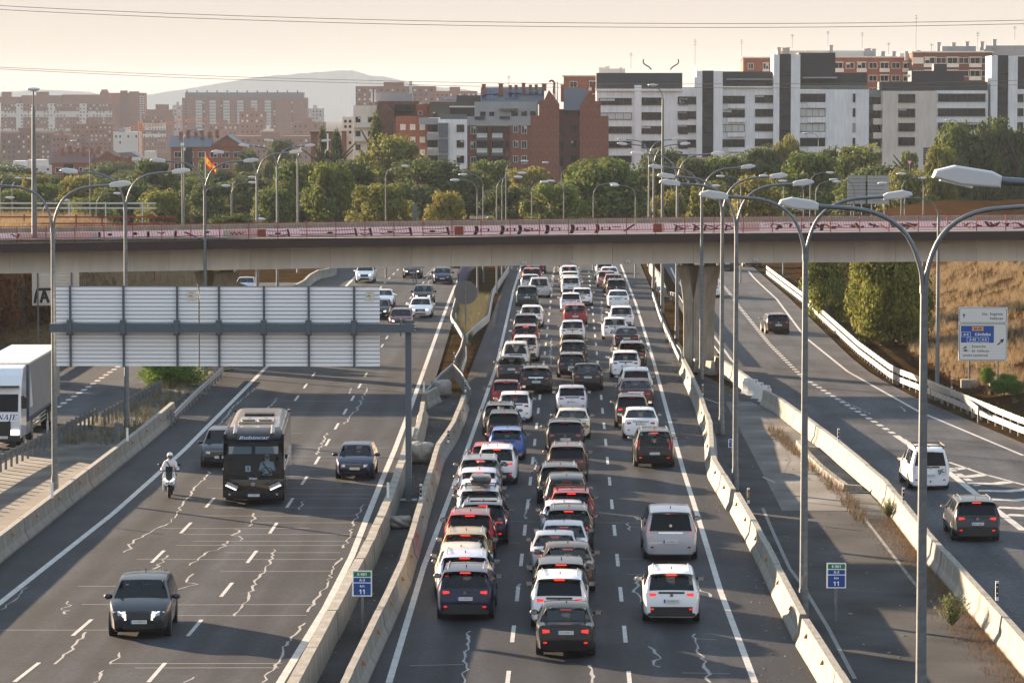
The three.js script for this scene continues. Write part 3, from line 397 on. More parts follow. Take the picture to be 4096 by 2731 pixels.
// beyond the bridge: [x, y of the arm's top, distance, side] measured along the view
const far = [[-59.31,12.55,-420, -1, 'by the brown-roofed house on the left'], [-43.17,13.98,-400, 1, 'in front of the grey-roofed brick house'], [-30.35,9.8,-300, 1, 'low, left of the big dark tree'], [-30.84,9.96,-330, 1, 'rear one of a close pair left of the poplars'], [-28.97,9.87,-310, 1, 'front one of a close pair left of the poplars'],
  [-16.85,10.84,-340, 1, 'alone before the dark green trees'], [-9.71,10.21,-330, -1, 'tall, right of the small pale tree'], [-9.45,10.3,-300, -1, 'short, beside the small pale tree'], [-5.52,11.02,-360, 1, 'highest of the cluster before the round pine'], [-5.33,10.35,-330, 1, 'second of the cluster before the round pine'], [-5.4,10.36,-310, 1, 'lowest of the cluster before the round pine'], [-2.61,9.95,-420, -1, 'small, below the brick gable'], [-2.75,9.19,-350, 1, 'left one of two before the big green tree'], [-2.14,9.22,-345, -1, 'leaning left before the big green tree'], [3.29,9.33,-330, 1, 'left half of a facing pair before the big tree'], [4.63,9.24,-328, -1, 'right half of a facing pair before the big tree'],
  [14.6,10.06,-330, -1, 'left of the slip road trees'], [12.9,9.81,-300, -1, 'low, among the right-hand lamp heads'], [18.62,10.11,-330, -1, 'head over the middle of the right trees'], [19.85,9.81,-320, -1, 'just right of the middle right trees'], [24.39,10.21,-340, 1, 'facing right below the white block'], [23.55,9.75,-320, 1, 'lower one facing right below the white block'], [25.24,9.75,-330, -1, 'left of the two sign backs'], [28.77,10.84,-300, -1, 'right of the two sign backs, bigger head'], [27.17,10.04,-300, -1, 'between the sign backs and the slope'], [31.36,10.08,-320, 1, 'thin, right of the sign backs'], [35.22,12.79,-520, -1, 'small, in front of the white block'], [56.25,14.73,-520, -1, 'small, before the large right tree'], [-48.97,8.77,-300, 1, 'at the left edge of the photo'], [-44.22,8.55,-300, 1, 'beside the nearest left twin lamp'], [-40.98,8.9,-310, 1, 'above the red rail on the left'], [-60.98,8.86,-380, 1, 'small, in the far left trees'], [-60.5,8.72,-385, 1, 'second small one in the far left trees']];
far.forEach(([x, y, z, d, where]) => cobra('single-arm street lamp beyond the bridge, ' + where, x - d * 1.3, z, y, d));
cobra('very tall lamp mast behind the queue, rising in front of the white apartments', 7.25, -281, 18.3, -1, { r: .12, reach: .5 });
cobra('very tall lamp mast standing on the bridge at the far left', -33.3, -215.9, 17.6, .01, { base: 8.3, r: .14, reach: .2 });
cobra('street lamp with a pale head beside the direction sign', 20.6, -197, 11.4, -1, { r: .1, reach: 2.2 });
cobra('street lamp head entering at the right edge, beyond the direction sign', 29.8, -204, 10.6, -1, { r: .1, reach: 2.2 });
cobra('low lamp just behind the bridge railing on the left', -27.2, -262, 8.1, 1);
cobra('low lamp facing left, one of two just behind the bridge railing', -23.6, -262, 8.1, -1);
cobra('low lamp facing right, one of two just behind the bridge railing', -25.4, -263, 8.1, 1);
{
  const [x, y, z] = [-36.83,12.94,-330]; const t = thing('camera_mast', 'slim mast with a small traffic camera beyond the bridge, left of the flag', 'mast', [x, 0, z]);
  part(t, 'pole', cyl(.07, .12, y), M.pole); part(t, 'camera', mg(bx(.3, .25, .3, 0, y + .1, 0), cyl(.12, .08, .3, .2, y - .5, 0)), M.white); part(t, 'bracket', bx(.5, .06, .06, .1, y - .2, 0), M.post);
}

// ---------- signs ----------
{ // cantilever sign seen from behind
  const t = thing('overhead_sign', 'large blank back of an overhead cantilever sign on a grey post', 'sign', [0, 0, -145.6]);
  part(t, 'post', boxUV(bx(.25, 7.6, .3, -6.84, 3.8, 0)), M.steel); part(t, 'base_plate', bx(.7, .08, .7, -6.84, .04, 0), M.post);
  part(t, 'beam', boxUV(bx(15.2, .36, .3, -14.2, 7.28, .28)), M.steel); part(t, 'flange', mg(...[-.12, 0, .12].map((k) => bx(.6, .04, .5, -6.84, 7.28 + k, .05)), bx(.06, .7, .6, -7.15, 7.3, .15)), M.steel);
  const panel = (x0, x1) => { const gp = sub(t, 'panel'); for (let k = 0; k < 20; k++) { const h = 3.34 / 20, y = 5.66 + k * h; part(gp, 'slat', memo('slat' + (x1 - x0).toFixed(1), () => boxUV(mg(bx(x1 - x0 - .02, h * .86, .03, 0, 0, 0), bx(x1 - x0 - .02, .02, .05, 0, -h * .42, .015)))), M.slat, [(x0 + x1) / 2, y + h / 2, -.05]); part(gp, 'rib', memo('rib' + (x1 - x0).toFixed(1), () => bx(x1 - x0, .026, .06)), M.steel, [(x0 + x1) / 2, y + h * .97, -.045]); } };
  panel(-21.6, -15.62); panel(-15.58, -8.03);
  for (const x of [-20.98, -18.75, -16.5, -14.75, -12.87, -11.0, -9.1]) { part(t, 'upright', boxUV(bx(.09, 3.42, .1, x, 7.33, .06)), M.steel); part(t, 'clamp', mg(bx(.2, .5, .06, x, 7.28, .46), bx(.24, .1, .3, x, 7.55, .25), bx(.24, .1, .3, x, 7.02, .25)), M.steel); }
  for (const x of [-15.9, -8.45]) part(t, 'inspection_sticker', bx(.32, .36, .02, x, 8.62, .03), std([.8, .78, .72], { map: canvas(64, 72, (g) => { g.fillStyle = '#e9e7df'; g.fillRect(0, 0, 64, 72); g.strokeStyle = '#d8b45a'; g.lineWidth = 7; g.beginPath(); g.arc(32, 24, 12, 3, 6.5); g.stroke(); g.strokeStyle = '#27365e'; g.beginPath(); g.moveTo(10, 44); g.lineTo(26, 36); g.lineTo(40, 40); g.stroke(); g.strokeStyle = '#e0a878'; g.beginPath(); g.arc(34, 50, 11, 0, 3); g.stroke(); }), roughness: .6 }));
}
{ // older sign back under the bridge at the left
  const t = thing('sign_back', 'grey slatted sign back with black graffiti below the bridge, far left', 'sign', [0, 0, -236]);
  const x0 = -36.6, x1 = -33.4; for (let k = 0; k < 15; k++) part(t, 'slat', memo('oldslat', () => boxUV(mg(bx(3.2, .2, .03), bx(3.2, .03, .06, 0, .1, .02)))), std([.5, .5, .47], { roughness: .6 }), [-35, 3.2 + k * .22, 0]);
  for (const x of [x0 + .4, x1 - .5]) part(t, 'post', bx(.1, 6.6, .1, x, 3.3, .08), M.steel);
  part(t, 'graffiti_patch', new THREE.PlaneGeometry(1.5, 1.1).translate(-35.8, 3.75, .06), std([.95, .95, .95], { map: canvas(128, 96, (g) => { g.fillStyle = '#b9b8b4'; g.fillRect(0, 0, 128, 96); g.strokeStyle = '#0a0a0c'; g.lineWidth = 16; g.beginPath(); g.moveTo(12, 90); g.quadraticCurveTo(18, 30, 30, 10); g.lineTo(110, 8); g.stroke(); g.beginPath(); g.moveTo(46, 88); g.lineTo(66, 16); g.lineTo(92, 88); g.moveTo(50, 60); g.lineTo(86, 58); g.stroke(); g.beginPath(); g.moveTo(118, 20); g.lineTo(122, 90); g.stroke(); }), roughness: .7 }));
}
{ // direction sign
  const D = -206, t = thing('direction_sign', 'white roadside direction sign with blue field naming Vallecas and Córdoba', 'sign', [24.2, 0, D], -.06);
  const face = canvas(1024, 1136, (g, w, h) => {
    g.fillStyle = '#dedcd6'; g.fillRect(0, 0, w, h); g.strokeStyle = '#1a1a1a'; g.lineWidth = 9; const rr = (x, y, ww, hh, r) => { g.beginPath(); g.roundRect(x, y, ww, hh, r); g.stroke(); };
    rr(14, 12, w - 28, 312, 50); rr(14, 350, w - 28, 770, 50);
    g.fillStyle = '#151515'; g.font = 'bold 72px sans-serif'; g.textAlign = 'right'; g.fillText('Sta.  Eugenia', 930, 162); g.fillText('Vallecas', 938, 258);
    g.fillStyle = '#0c4d9c'; g.fillRect(46, 390, 700, 362); g.fillStyle = '#e59a6d'; g.beginPath(); g.roundRect(280, 408, 246, 92, 8); g.fill(); g.fillStyle = '#191208'; g.textAlign = 'center'; g.font = 'bold 72px sans-serif'; g.fillText('M-45', 403, 480);
    g.fillStyle = '#f2f2f2'; g.strokeStyle = '#f2f2f2'; g.lineWidth = 7; rr(58, 524, 190, 98, 4); g.fillText('A-4', 153, 600); g.font = 'bold 84px sans-serif'; g.fillText('Córdoba', 510, 602); g.font = 'bold 70px sans-serif'; rr(176, 640, 240, 96, 4); g.fillText('A-42', 296, 712); rr(452, 640, 184, 96, 4); g.fillText('A-5', 544, 712);
    g.fillStyle = '#151515'; g.textAlign = 'left'; g.font = 'bold 66px sans-serif'; g.fillText('Ensanche', 276, 856); g.fillText('de  Vallecas', 276, 952); g.fillText('centro comercial', 84, 1046);
    g.strokeStyle = '#9a9a98'; g.lineWidth = 2; g.strokeRect(84, 812, 142, 140); g.fillStyle = '#151515'; g.fillRect(104, 866, 30, 72); g.beginPath(); g.moveTo(104, 862); g.lineTo(150, 826); g.lineTo(178, 852); g.lineTo(134, 874); g.lineTo(134, 940); g.lineTo(178, 940); g.lineTo(178, 910); g.closePath(); g.fill(); g.fillRect(192, 906, 9, 34); g.fillStyle = '#dedcd6'; g.fillRect(116, 876, 22, 20); g.fillRect(116, 906, 22, 18);
    g.fillStyle = '#151515'; g.fillRect(98, 160, 16, 70); g.beginPath(); g.moveTo(106, 128); g.lineTo(138, 176); g.lineTo(74, 176); g.fill();
    g.save(); g.translate(890, 736); g.rotate(Math.PI / 4); g.fillRect(-13, -30, 26, 120); g.beginPath(); g.moveTo(0, -100); g.lineTo(46, -18); g.lineTo(-46, -18); g.fill(); g.restore();
    g.strokeStyle = 'rgba(60,60,60,.35)'; g.lineWidth = 2; for (let y = 62; y < h; y += 62) { g.beginPath(); g.moveTo(16, y); g.lineTo(w - 16, y); g.stroke(); }
  });
  part(t, 'board', new RoundedBoxGeometry(2.85, 3.16, .06, 2, .03).translate(0, 3.16, 0), M.slat); part(t, 'face', new THREE.PlaneGeometry(2.82, 3.13).translate(0, 3.16, .034), std([1, 1, 1], { map: face, roughness: .5 }));
  for (const x of [-.78, .9]) { part(t, 'post', bx(.09, 4.4, .12, x, 2.3, -.1), M.post); part(t, 'footing', boxUV(bx(.95, .55, .8, x, .2, -.1)), M.concrete); }
}
const kmFace = canvas(256, 336, (g, w, h) => { g.fillStyle = '#e9e9e6'; g.fillRect(0, 0, w, h); const b = (c, y, hh) => { g.fillStyle = c; g.beginPath(); g.roundRect(12, y, w - 24, hh, 10); g.fill(); }; b('#0e7a46', 12, 66); b('#12468f', 90, 62); b('#12468f', 164, 160); g.fillStyle = '#f4f4f2'; g.textAlign = 'center'; g.font = 'bold 52px sans-serif'; g.fillText('E-901', 128, 64); g.font = 'bold 50px sans-serif'; g.fillText('A-3', 128, 139); g.font = 'bold 42px sans-serif'; g.fillText('km', 128, 216); g.font = 'bold 84px sans-serif'; g.fillText('11', 128, 306); });
function kmSign(label, x, z) { const t = thing('kilometre_sign', label, 'sign', [x, 0, z]); part(t, 'post', bx(.09, 1.6, .06, 0, .8, -.05), M.post); part(t, 'plate', new RoundedBoxGeometry(.62, .82, .03, 2, .012).translate(0, 1.5, 0), M.white); part(t, 'face', new THREE.PlaneGeometry(.6, .8).translate(0, 1.5, .017), std([1, 1, 1], { map: kmFace, roughness: .5 })); }
kmSign('green and blue km 11 sign standing in the median ditch', -6.6,-109.2); kmSign('green and blue km 11 sign standing on the old pavement at right', 8.47,-111.34);
for (const [n, x, z, where] of [['7', 7.4,-298.87, 'farthest, under the bridge'], ['8', 7.58,-219.31, 'at the foot of the pier'], ['9', 7.38,-160.34, 'by the second lamp post']]) {
  const t = thing('hectometre_sign', `small blue marker sign with number ${n} ${where}`, 'sign', [x, 0, z]), f = canvas(128, 136, (g) => { g.fillStyle = '#e6e6e4'; g.fillRect(0, 0, 128, 136); g.fillStyle = '#144a94'; g.fillRect(6, 6, 116, 32); g.fillRect(6, 44, 116, 86); g.fillStyle = '#f2f2f2'; g.textAlign = 'center'; g.font = 'bold 28px sans-serif'; g.fillText('10', 64, 33); g.font = 'bold 66px sans-serif'; g.fillText(n, 64, 112); });
  part(t, 'post', bx(.06, 1, .05, 0, .5, -.04), M.post); part(t, 'plate', bx(.36, .38, .02, 0, 1.05, 0), M.white); part(t, 'face', new THREE.PlaneGeometry(.35, .37).translate(0, 1.05, .013), std([1, 1, 1], { map: f, roughness: .5 }));
}
{ const t = thing('round_sign_back', 'grey back of a round road sign on a post in the median', 'sign', [-7.72,-253.09]); const [x, z] = [-7.72,-253.09]; t.position.set(x, 0, z); part(t, 'disc', new THREE.CylinderGeometry(.86, .86, .03, 28).rotateX(Math.PI / 2).translate(0, 3.1, -.05), std([.11, .115, .12], { roughness: .6 })); part(t, 'post', bx(.1, 3.6, .08, 0, 1.8, 0), M.post); part(t, 'bracket', mg(bx(.3, .05, .03, 0, 3.4, -.02), bx(.3, .05, .03, 0, 2.8, -.02)), M.post); }
{ const [x, z] = [-21.95,-168.31]; const t = thing('small_sign_back', 'small square grey sign back on a post by the left barrier', 'sign', [x, 0, z]); part(t, 'post', bx(.06, 1, .05, 0, .5, 0), M.post); part(t, 'plate', bx(.38, .4, .02, 0, 1, -.035), M.steel); }
{ // far sign backs beside the trees and a yield sign
  const mk = (name, label, x, y, z, w, h, m) => { const t = thing(name, label, 'sign', [x, 0, z]); for (let k = 0; k < 8; k++) part(t, 'slat', memo(name + 's', () => bx(w, h / 8 - .04, .04)), m, [0, y - h / 2 + h / 8 * (k + .5), 0]); for (const s of [-.3, .3]) part(t, 'post', bx(.12, y + h / 2, .1, s * w, (y + h / 2) / 2, -.06), M.post); };
  mk('slatted_sign', 'left of two grey slatted sign backs beyond the bridge on the right', 26.78,8.79,-330, 1.7, 2.7, std([.3, .31, .31])); mk('wide_slatted_sign', 'wider right one of two grey slatted sign backs beyond the bridge', 28.83,8.79,-330, 2.0, 2.7, std([.34, .35, .35]));
  mk('graffiti_sign', 'tall sign back with blue graffiti letters beside the cream wall', 52.75,9.36,-520, 1.5, 2.6, std([.16, .19, .26], { map: canvas(128, 128, (g) => { g.fillStyle = '#c8ccd4'; g.fillRect(0, 0, 128, 128); g.strokeStyle = '#1b2650'; g.lineWidth = 14; for (let k = 0; k < 5; k++) { g.beginPath(); g.moveTo(10 + k * 26, 8); g.quadraticCurveTo(40 + k * 20, 64, 8 + k * 26, 120); g.stroke(); } }), roughness: .6 })); mk('slim_grey_sign', 'slim grey slatted sign back among the trees beyond the bridge', -14.88,6.72,-330, .45, 1.4, M.steel);
  const t = thing('yield_sign', 'tiny white and red triangular sign beneath the cream apartment wall', 'sign', [48.09,8.49,-500]); t.position.y = 0; const y = [48.09,8.7,-500][1]; const s = new THREE.Shape(); s.moveTo(-.45, .35).lineTo(.45, .35).lineTo(0, -.45).closePath(); part(t, 'plate', new THREE.ExtrudeGeometry(s, { depth: .03, bevelEnabled: false }).translate(0, y, 0), std([.5, .05, .05])); const q = new THREE.Shape(); q.moveTo(-.26, .25).lineTo(.26, .25).lineTo(0, -.22).closePath(); part(t, 'face', new THREE.ShapeGeometry(q).translate(0, y, .04), M.white); part(t, 'post', cyl(.04, .04, y - .2), M.post);
}
// reflector posts on the barriers
const markG = bx(.1, .62, .05, 0, .3, 0), markW = std([.75, .75, .72], { roughness: .5 });
[[-5.88,-192.17, .85, 'w', 'on the median barrier end'], [-5.78,-162.63, .85, 'w', 'on the median barrier by the big sack'], [-6.03,-138.74, .85, 'w', 'on the median barrier by the gantry post'], [-8.34,-195.9, .5, 'p', 'at the short angled barrier'], [-7.35,-138.84, .9, 'p', 'on the stained median wall'], [-20.88,-163.16, .85, 'p', 'beside the small square sign back'], [-20.83,-139.03, .85, 'p', 'at the nearest left lamp post'], [13.11,-137.81, .85, 'w', 'leaning on the slip road barrier by the van'], [13.49,-110.38, .85, 'w', 'leaning on the nearest slip road barrier'], [12.49,-163.39, .85, 'w', 'on the slip road barrier above the dry weeds'], [7.09,-139.91, .6, 'y', 'with yellow mark behind the right barrier gap'], [7.23,-192.87, .6, 'y', 'with yellow mark beside the right barrier'], [22.33,-205.41, 0, 'y', 'with yellow mark by the slip road rail'], [-26.62,-176.32, 0, 'p', 'white, by the near side road rail'], [-9.02,-270.6, 0, 'p', 'white, behind the wavy rail'], [-7.25,-270.63, 0, 'w', 'black-faced, right of the round sign'], [-7.31,-215.8, .75, 'w', 'at the guard rail fork'], [-5.97,-194.88, .6, 'w', 'below the guard rail fork']].forEach(([x, z, y, k, where]) => {
  const t = thing('marker_post', 'slim reflector post ' + where, 'post', [x, y, z]); part(t, 'body', markG, markW);
  if (k === 'w') { part(t, 'black_band', bx(.09, .42, .01, 0, .33, .03), M.black); for (const h of [.23, .43]) part(t, 'reflector', memo('refl', () => new THREE.CylinderGeometry(.026, .026, .012, 10).rotateX(Math.PI / 2)), M.white, [0, h, .036]); }
  if (k === 'y') { part(t, 'black_band', bx(.09, .4, .01, 0, .33, .03), M.black); part(t, 'reflector', bx(.05, .28, .012, 0, .33, .036), M.amber); }
});
{ // builder's sacks in the median
  const sack = (label, x, z, w, h, seed) => { const g = new THREE.SphereGeometry(1, 20, 14), p = g.attributes.position, rn = rng(seed), ph = rn() * 9; for (let i = 0; i < p.count; i++) { let [a, b, c] = [p.getX(i), p.getY(i), p.getZ(i)]; const k = Math.max(Math.abs(a), Math.abs(b), Math.abs(c)); a = a * .45 + a / k * .55; b = b * .4 + b / k * .6; c = c * .45 + c / k * .55; const f = 1 + .13 * Math.sin(a * 7 + ph) * Math.sin(c * 6 + b * 5 + ph); p.setXYZ(i, a * f * w / 2, (b * (b > .2 ? f + .22 * Math.sin(a * 5 + ph * 2) * Math.cos(c * 4) : 1) + 1) * h / 2, c * f * w / 2); } g.computeVertexNormals(); const t = thing('builders_sack', label, 'sack', [x, 0, z], seed); part(t, 'bag', boxUV(g), std([.4, .395, .39], { map: rep(T.concrete, .8), roughness: .95 })); for (const s of [-.3, .3]) part(t, 'strap', bx(.05, h * .95, .02, s * w, h * .48, w * .5), std([.02, .05, .2])); };
  sack('slumped white bulk sack behind the sign post in the median', -7.09,-161.59, 1.35, .95, 3); sack('white bulk sack with blue strap at the head of the ditch', -7.45,-198.98, 1.05, .95, 5); sack('collapsed grey sack lying low in the narrow ditch', -6.76,-136.37, .95, .45, 8);
}

// ---------- cars ----------
const KIND = { // outline from the rear bumper round over the roof to the front: [z, height]; glass and light positions
  suv: { L: 4.45, W: 1.86, H: 1.63, belt: 1.03, gb: 3, gt: 4, wt: 9, wb: 10, r: .345, c: [[0, .36], [.005, .55], [-.02, .82], [-.09, 1.06], [-.5, 1.5], [-.36, 1.56], [-.62, 1.6], [-1.5, 1.63], [-2.3, 1.62], [-2.68, 1.55], [-3.42, 1.1], [-3.6, 1.06], [-4.15, .96], [-4.38, .82], [-4.45, .6], [-4.4, .32]], light: [.87, 1.0], cladding: 1 },
  hatch: { L: 4.15, W: 1.77, H: 1.47, belt: .95, gb: 3, gt: 4, wt: 9, wb: 10, r: .315, c: [[0, .3], [.005, .5], [-.02, .76], [-.1, .98], [-.56, 1.36], [-.44, 1.41], [-.72, 1.44], [-1.5, 1.47], [-2.1, 1.46], [-2.45, 1.4], [-3.2, .98], [-3.4, .94], [-3.9, .82], [-4.08, .7], [-4.15, .5], [-4.1, .27]], light: [.78, .92] },
  sedan: { L: 4.55, W: 1.79, H: 1.43, belt: .93, gb: 4, gt: 5, wt: 9, wb: 10, r: .32, c: [[0, .3], [.005, .5], [-.03, .76], [-.1, .99], [-.58, 1.02], [-1.3, 1.34], [-1.55, 1.4], [-2.0, 1.43], [-2.4, 1.42], [-2.65, 1.36], [-3.42, .98], [-3.6, .94], [-4.25, .8], [-4.48, .68], [-4.55, .48], [-4.5, .26]], light: [.74, .88], tail: 3 },
  mpv: { L: 4.6, W: 1.86, H: 1.74, belt: 1.05, gb: 3, gt: 4, wt: 9, wb: 10, r: .33, c: [[0, .34], [.005, .56], [-.02, .84], [-.06, 1.04], [-.26, 1.6], [-.2, 1.67], [-.45, 1.71], [-1.4, 1.74], [-2.3, 1.73], [-2.8, 1.64], [-3.75, 1.08], [-3.9, 1.04], [-4.35, .92], [-4.52, .8], [-4.6, .56], [-4.55, .3]], light: [.85, 1.3] },
  van: { L: 4.3, W: 1.8, H: 1.84, belt: 1.08, gb: 3, gt: 4, wt: 9, wb: 10, r: .32, c: [[0, .36], [.005, .58], [-.01, .86], [-.03, 1.1], [-.13, 1.68], [-.15, 1.75], [-.3, 1.81], [-1.4, 1.84], [-2.3, 1.83], [-2.65, 1.74], [-3.2, 1.12], [-3.35, 1.08], [-4.05, .96], [-4.22, .84], [-4.3, .6], [-4.25, .32]], light: [.74, 1.08] },
};
const paint = {}; const rgb = { white: [.8, .8, .81], silver: [.42, .43, .46], lilac: [.6, .6, .68], grey: [.16, .165, .18], dark: [.032, .036, .043], black: [.012, .012, .014], navy: [.009, .015, .05], blue: [.03, .12, .4], teal: [.008, .045, .055], red: [.3, .012, .016], maroon: [.09, .012, .018], brown: [.075, .036, .02], gold: [.42, .31, .15], cream: [.6, .54, .43], green: [.012, .02, .018] };
for (const k in rgb) paint[k] = phys(rgb[k], { roughness: .35, metalness: ['white', 'cream', 'red', 'black'].includes(k) ? 0 : .3, clearcoat: .7, clearcoatRoughness: .06, specularIntensity: .1 });
const wr = rng(2024), wobble = () => [wr() * 2 - 1, wr() * 2 - 1, wr() * 2 - 1];
function shapeOf(kind) { return memo('car' + kind, () => {
  const k = KIND[kind], b = k.r * .62, half = k.W / 2;
  const hw = (y) => y <= k.belt ? half * (1 - .1 * ((k.belt - .15 - y) / k.belt) ** 2) : half * (1 - .02 - .25 * ((y - k.belt) / (k.H - k.belt)) ** 1.1);
  const plan = (z) => { const d = -z; const rear = d < .7 ? 1 - .13 * ((.7 - d) / .7) ** 2.4 : 1, f = k.L - d, front = f < .9 ? 1 - .2 * ((.9 - f) / .9) ** 2.2 : 1; return Math.min(rear, front); };
  const lev = [b + .1, .42, .58, .74, k.belt - .08, k.belt, k.belt + (k.H - k.belt) * .35, k.belt + (k.H - k.belt) * .7, k.H];
  const pos = [], idx = []; let n = 0;
  const rows = k.c.map(([z, yt]) => { const rr = Math.min(.11, (yt - b) * .35), yc = yt - rr, pw = plan(z), s = [[0, b], [hw(b) * pw * .9, b]]; for (const Y of lev) { const y = Math.min(Y, yc); s.push([hw(y) * pw, y]); } const x = s[s.length - 1][0]; s.push([x - .28 * rr, yt - .3 * rr], [x - rr, yt], [x * .5, yt + .016], [0, yt + .024]); n = s.length; return [...s, ...s.slice(0, -1).reverse().map(([a, c]) => [-a, c])].map(([a, c]) => [a, c, z]); });
  const m = rows[0].length; rows.forEach((r, i) => { for (const p of r) pos.push(...p); if (i) for (let j = 0; j < m - 1; j++) { const q = (i - 1) * m + j; if ((i === k.gt || i === k.wb) && j > 11 && j < 16) continue; idx.push(q, q + m, q + 1, q + 1, q + m, q + m + 1); } });
  let body = new THREE.BufferGeometry(); body.setAttribute('position', new THREE.Float32BufferAttribute(pos, 3)); body.setIndex(idx); body = toCreasedNormals(body, .55);
  const side = (pts, front) => (y) => { for (let i = 0; i < pts.length - 1; i++) { const [z0, y0] = pts[i], [z1, y1] = pts[i + 1]; if ((y >= y0 && y <= y1) || (y <= y0 && y >= y1)) return z0 + (z1 - z0) * (y - y0) / ((y1 - y0) || 1); } return y < pts[0][1] ? pts[0][0] : pts[pts.length - 1][0]; };
  const rz = side(k.c.slice(0, k.gt + 1)), fz = side([...k.c].reverse().slice(0, k.c.length - k.wt));
  // a patch lying on the rear or front face, xs as shares of the half width
  const patch = (x0, x1, y0, y1, off, back = true, nx = 6, ny = 3, shape) => { const P = [], I = []; for (let j = 0; j <= ny; j++) for (let i = 0; i <= nx; i++) { let y = y0 + (y1 - y0) * j / ny, f = x0 + (x1 - x0) * i / nx; if (shape) [f, y] = shape(f, y, i / nx, j / ny); const z = back ? rz(y) : fz(y), a = Math.abs(f), x = f * hw(y) * plan(z), bend = a > .8 ? (a - .8) / .2 * (back ? .07 : .16) : 0; P.push(x * (1 + off * .3), y, back ? z + off - bend : z - off + bend); if (i && j) { const q = j * (nx + 1) + i, r = q - nx - 1; back ? I.push(r - 1, r, q - 1, r, q, q - 1) : I.push(r - 1, q - 1, r, r, q - 1, q); } } const g = new THREE.BufferGeometry(); g.setAttribute('position', new THREE.Float32BufferAttribute(P, 3)); g.setIndex(I); g.computeVertexNormals(); return g; };
  const [gbz, gby] = k.c[k.gb], [gtz, gty] = k.c[k.gt], [wtz, wty] = k.c[k.wt], [wbz, wby] = k.c[k.wb];
  const glass = (za, ya, zb, yb, ins, dir) => { const P = [], I = [], nx = 6, ny = 4, l = Math.hypot(zb - za, yb - ya), nz = dir * Math.abs(yb - ya) / l, nyy = Math.abs(zb - za) / l; for (let j = 0; j <= ny; j++) for (let i = 0; i <= nx; i++) { const t = j / ny, y = ya + (yb - ya) * t, z = za + (zb - za) * t, f = -1 + 2 * i / nx, x = f * (hw(y) * plan(z) - ins), cr = .02 * (1 - f * f); P.push(x, y + nyy * .016 + cr * nyy, z + nz * .016 + cr * nz); if (i && j) { const q = j * (nx + 1) + i, r = q - nx - 1; dir > 0 ? I.push(r - 1, r, q - 1, r, q, q - 1) : I.push(r - 1, q - 1, r, r, q - 1, q); } } const g = new THREE.BufferGeometry(); g.setAttribute('position', new THREE.Float32BufferAttribute(P, 3)); g.setIndex(I); g.computeVertexNormals(); return g; };
  const sideWin = (s, zA, zB, zC, zD) => { const P = [], I = []; for (let j = 0; j <= 3; j++) for (let i = 0; i <= 4; i++) { const t = j / 3, y = k.belt + .05 + (k.H - .17 - k.belt) * t, a = zA + (zC - zA) * t, c = zB + (zD - zB) * t, z = a + (c - a) * i / 4; P.push(s * (hw(y) * plan(z) + .008), y, z); if (i && j) { const q = j * 5 + i, r = q - 5; s > 0 ? I.push(r - 1, r, q - 1, r, q, q - 1) : I.push(r - 1, q - 1, r, r, q - 1, q); } } const g = new THREE.BufferGeometry(); g.setAttribute('position', new THREE.Float32BufferAttribute(P, 3)); g.setIndex(I); g.computeVertexNormals(); return g; };
  const rearQ = gbz - .34, mid = -k.L * .48, frontQ = wbz + .3, o = { k, body, hw, plan, b };
  o.rearWin = glass(gbz, gby, gtz, gty, .1, 1); o.wind = glass(wbz, wby, wtz, wty, .1, -1); { const zr = gbz - .08, zf = wbz + .1, w = hw(k.belt) - .07, wr = hw(k.H) - .1, zm = (zr + zf) / 2, lz = Math.abs(zf - zr), seat = (x, z) => [new RoundedBoxGeometry(.46, .5, .13, 2, .05).translate(x, k.belt + .02, z), new RoundedBoxGeometry(.25, .17, .1, 2, .04).translate(x, k.belt + .36, z)]; o.cabin = mg(bx(2 * w, .03, lz, 0, k.belt - .03, zm), bx(2 * wr, .02, lz * .5, 0, k.H - .1, zm + .15), ...[1, -1].map((q) => bx(.02, k.H - k.belt - .1, lz * .8, q * (w + wr) / 2, (k.H + k.belt) / 2, zm, 0, 0, q * Math.atan2(w - wr, k.H - k.belt))), seat(.37, zm - .15), seat(-.37, zm - .15), seat(.35, zr - .55), seat(-.35, zr - .55), new THREE.TorusGeometry(.17, .018, 5, 14).translate(-.37, k.belt + .04, zf + .35)); }
  o.sideF = [1, -1].map((s) => sideWin(s, mid - .06, frontQ, mid - .06, wtz + .05)); o.sideR = [1, -1].map((s) => sideWin(s, mid + .06, rearQ, mid + .06, Math.min(gtz - .3, rearQ - .1)));
  const [l0, l1] = k.light, tall = l1 - l0 > .28, wide = tall ? .84 : .6; o.tails = [1, -1].map((s) => patch(s * wide, s * 1.0, l0, l1, .022, true, 5, 3, tall ? null : (f, y, a, c) => [f, y - (1 - a) * (c < .5 ? -.045 : .02)])); o.tailsIn = [1, -1].map((s) => patch(s * .5, s * .62, l0 + .03, l1 - .03, .016));
  o.bumper = patch(-1, 1, b + .04, k.cladding ? .56 : .4, .02, true, 12, 3); o.fog = [1, -1].map((s) => patch(s * .72, s * .86, .46, .51, .034)); o.plateY = kind === 'sedan' ? .78 : kind === 'suv' ? .74 : .68; o.plateZ = rz(o.plateY) + .03;
  o.lid = patch(-.5, .5, k.gb ? Math.min(gby - .06, l1 + .02) - .03 : .9, Math.min(gby - .03, l1 + .03), .02);
  o.heads = [1, -1].map((s) => patch(s * .58, s * .97, k.c[13][1] - .12, k.c[13][1] + .01, .02, false, 5, 3, (f, y, a, c) => [f, y + (a - .5) * .05 - (c < .5 ? (1 - a) * -.03 : 0)])); o.grille = patch(-.5, .5, k.c[14][1] + .0, k.c[13][1] - .02, .02, false); o.lowGrille = patch(-.62, .62, b + .08, k.c[14][1] - .14, .02, false, 8, 3); o.fz = fz(.52) - .03;
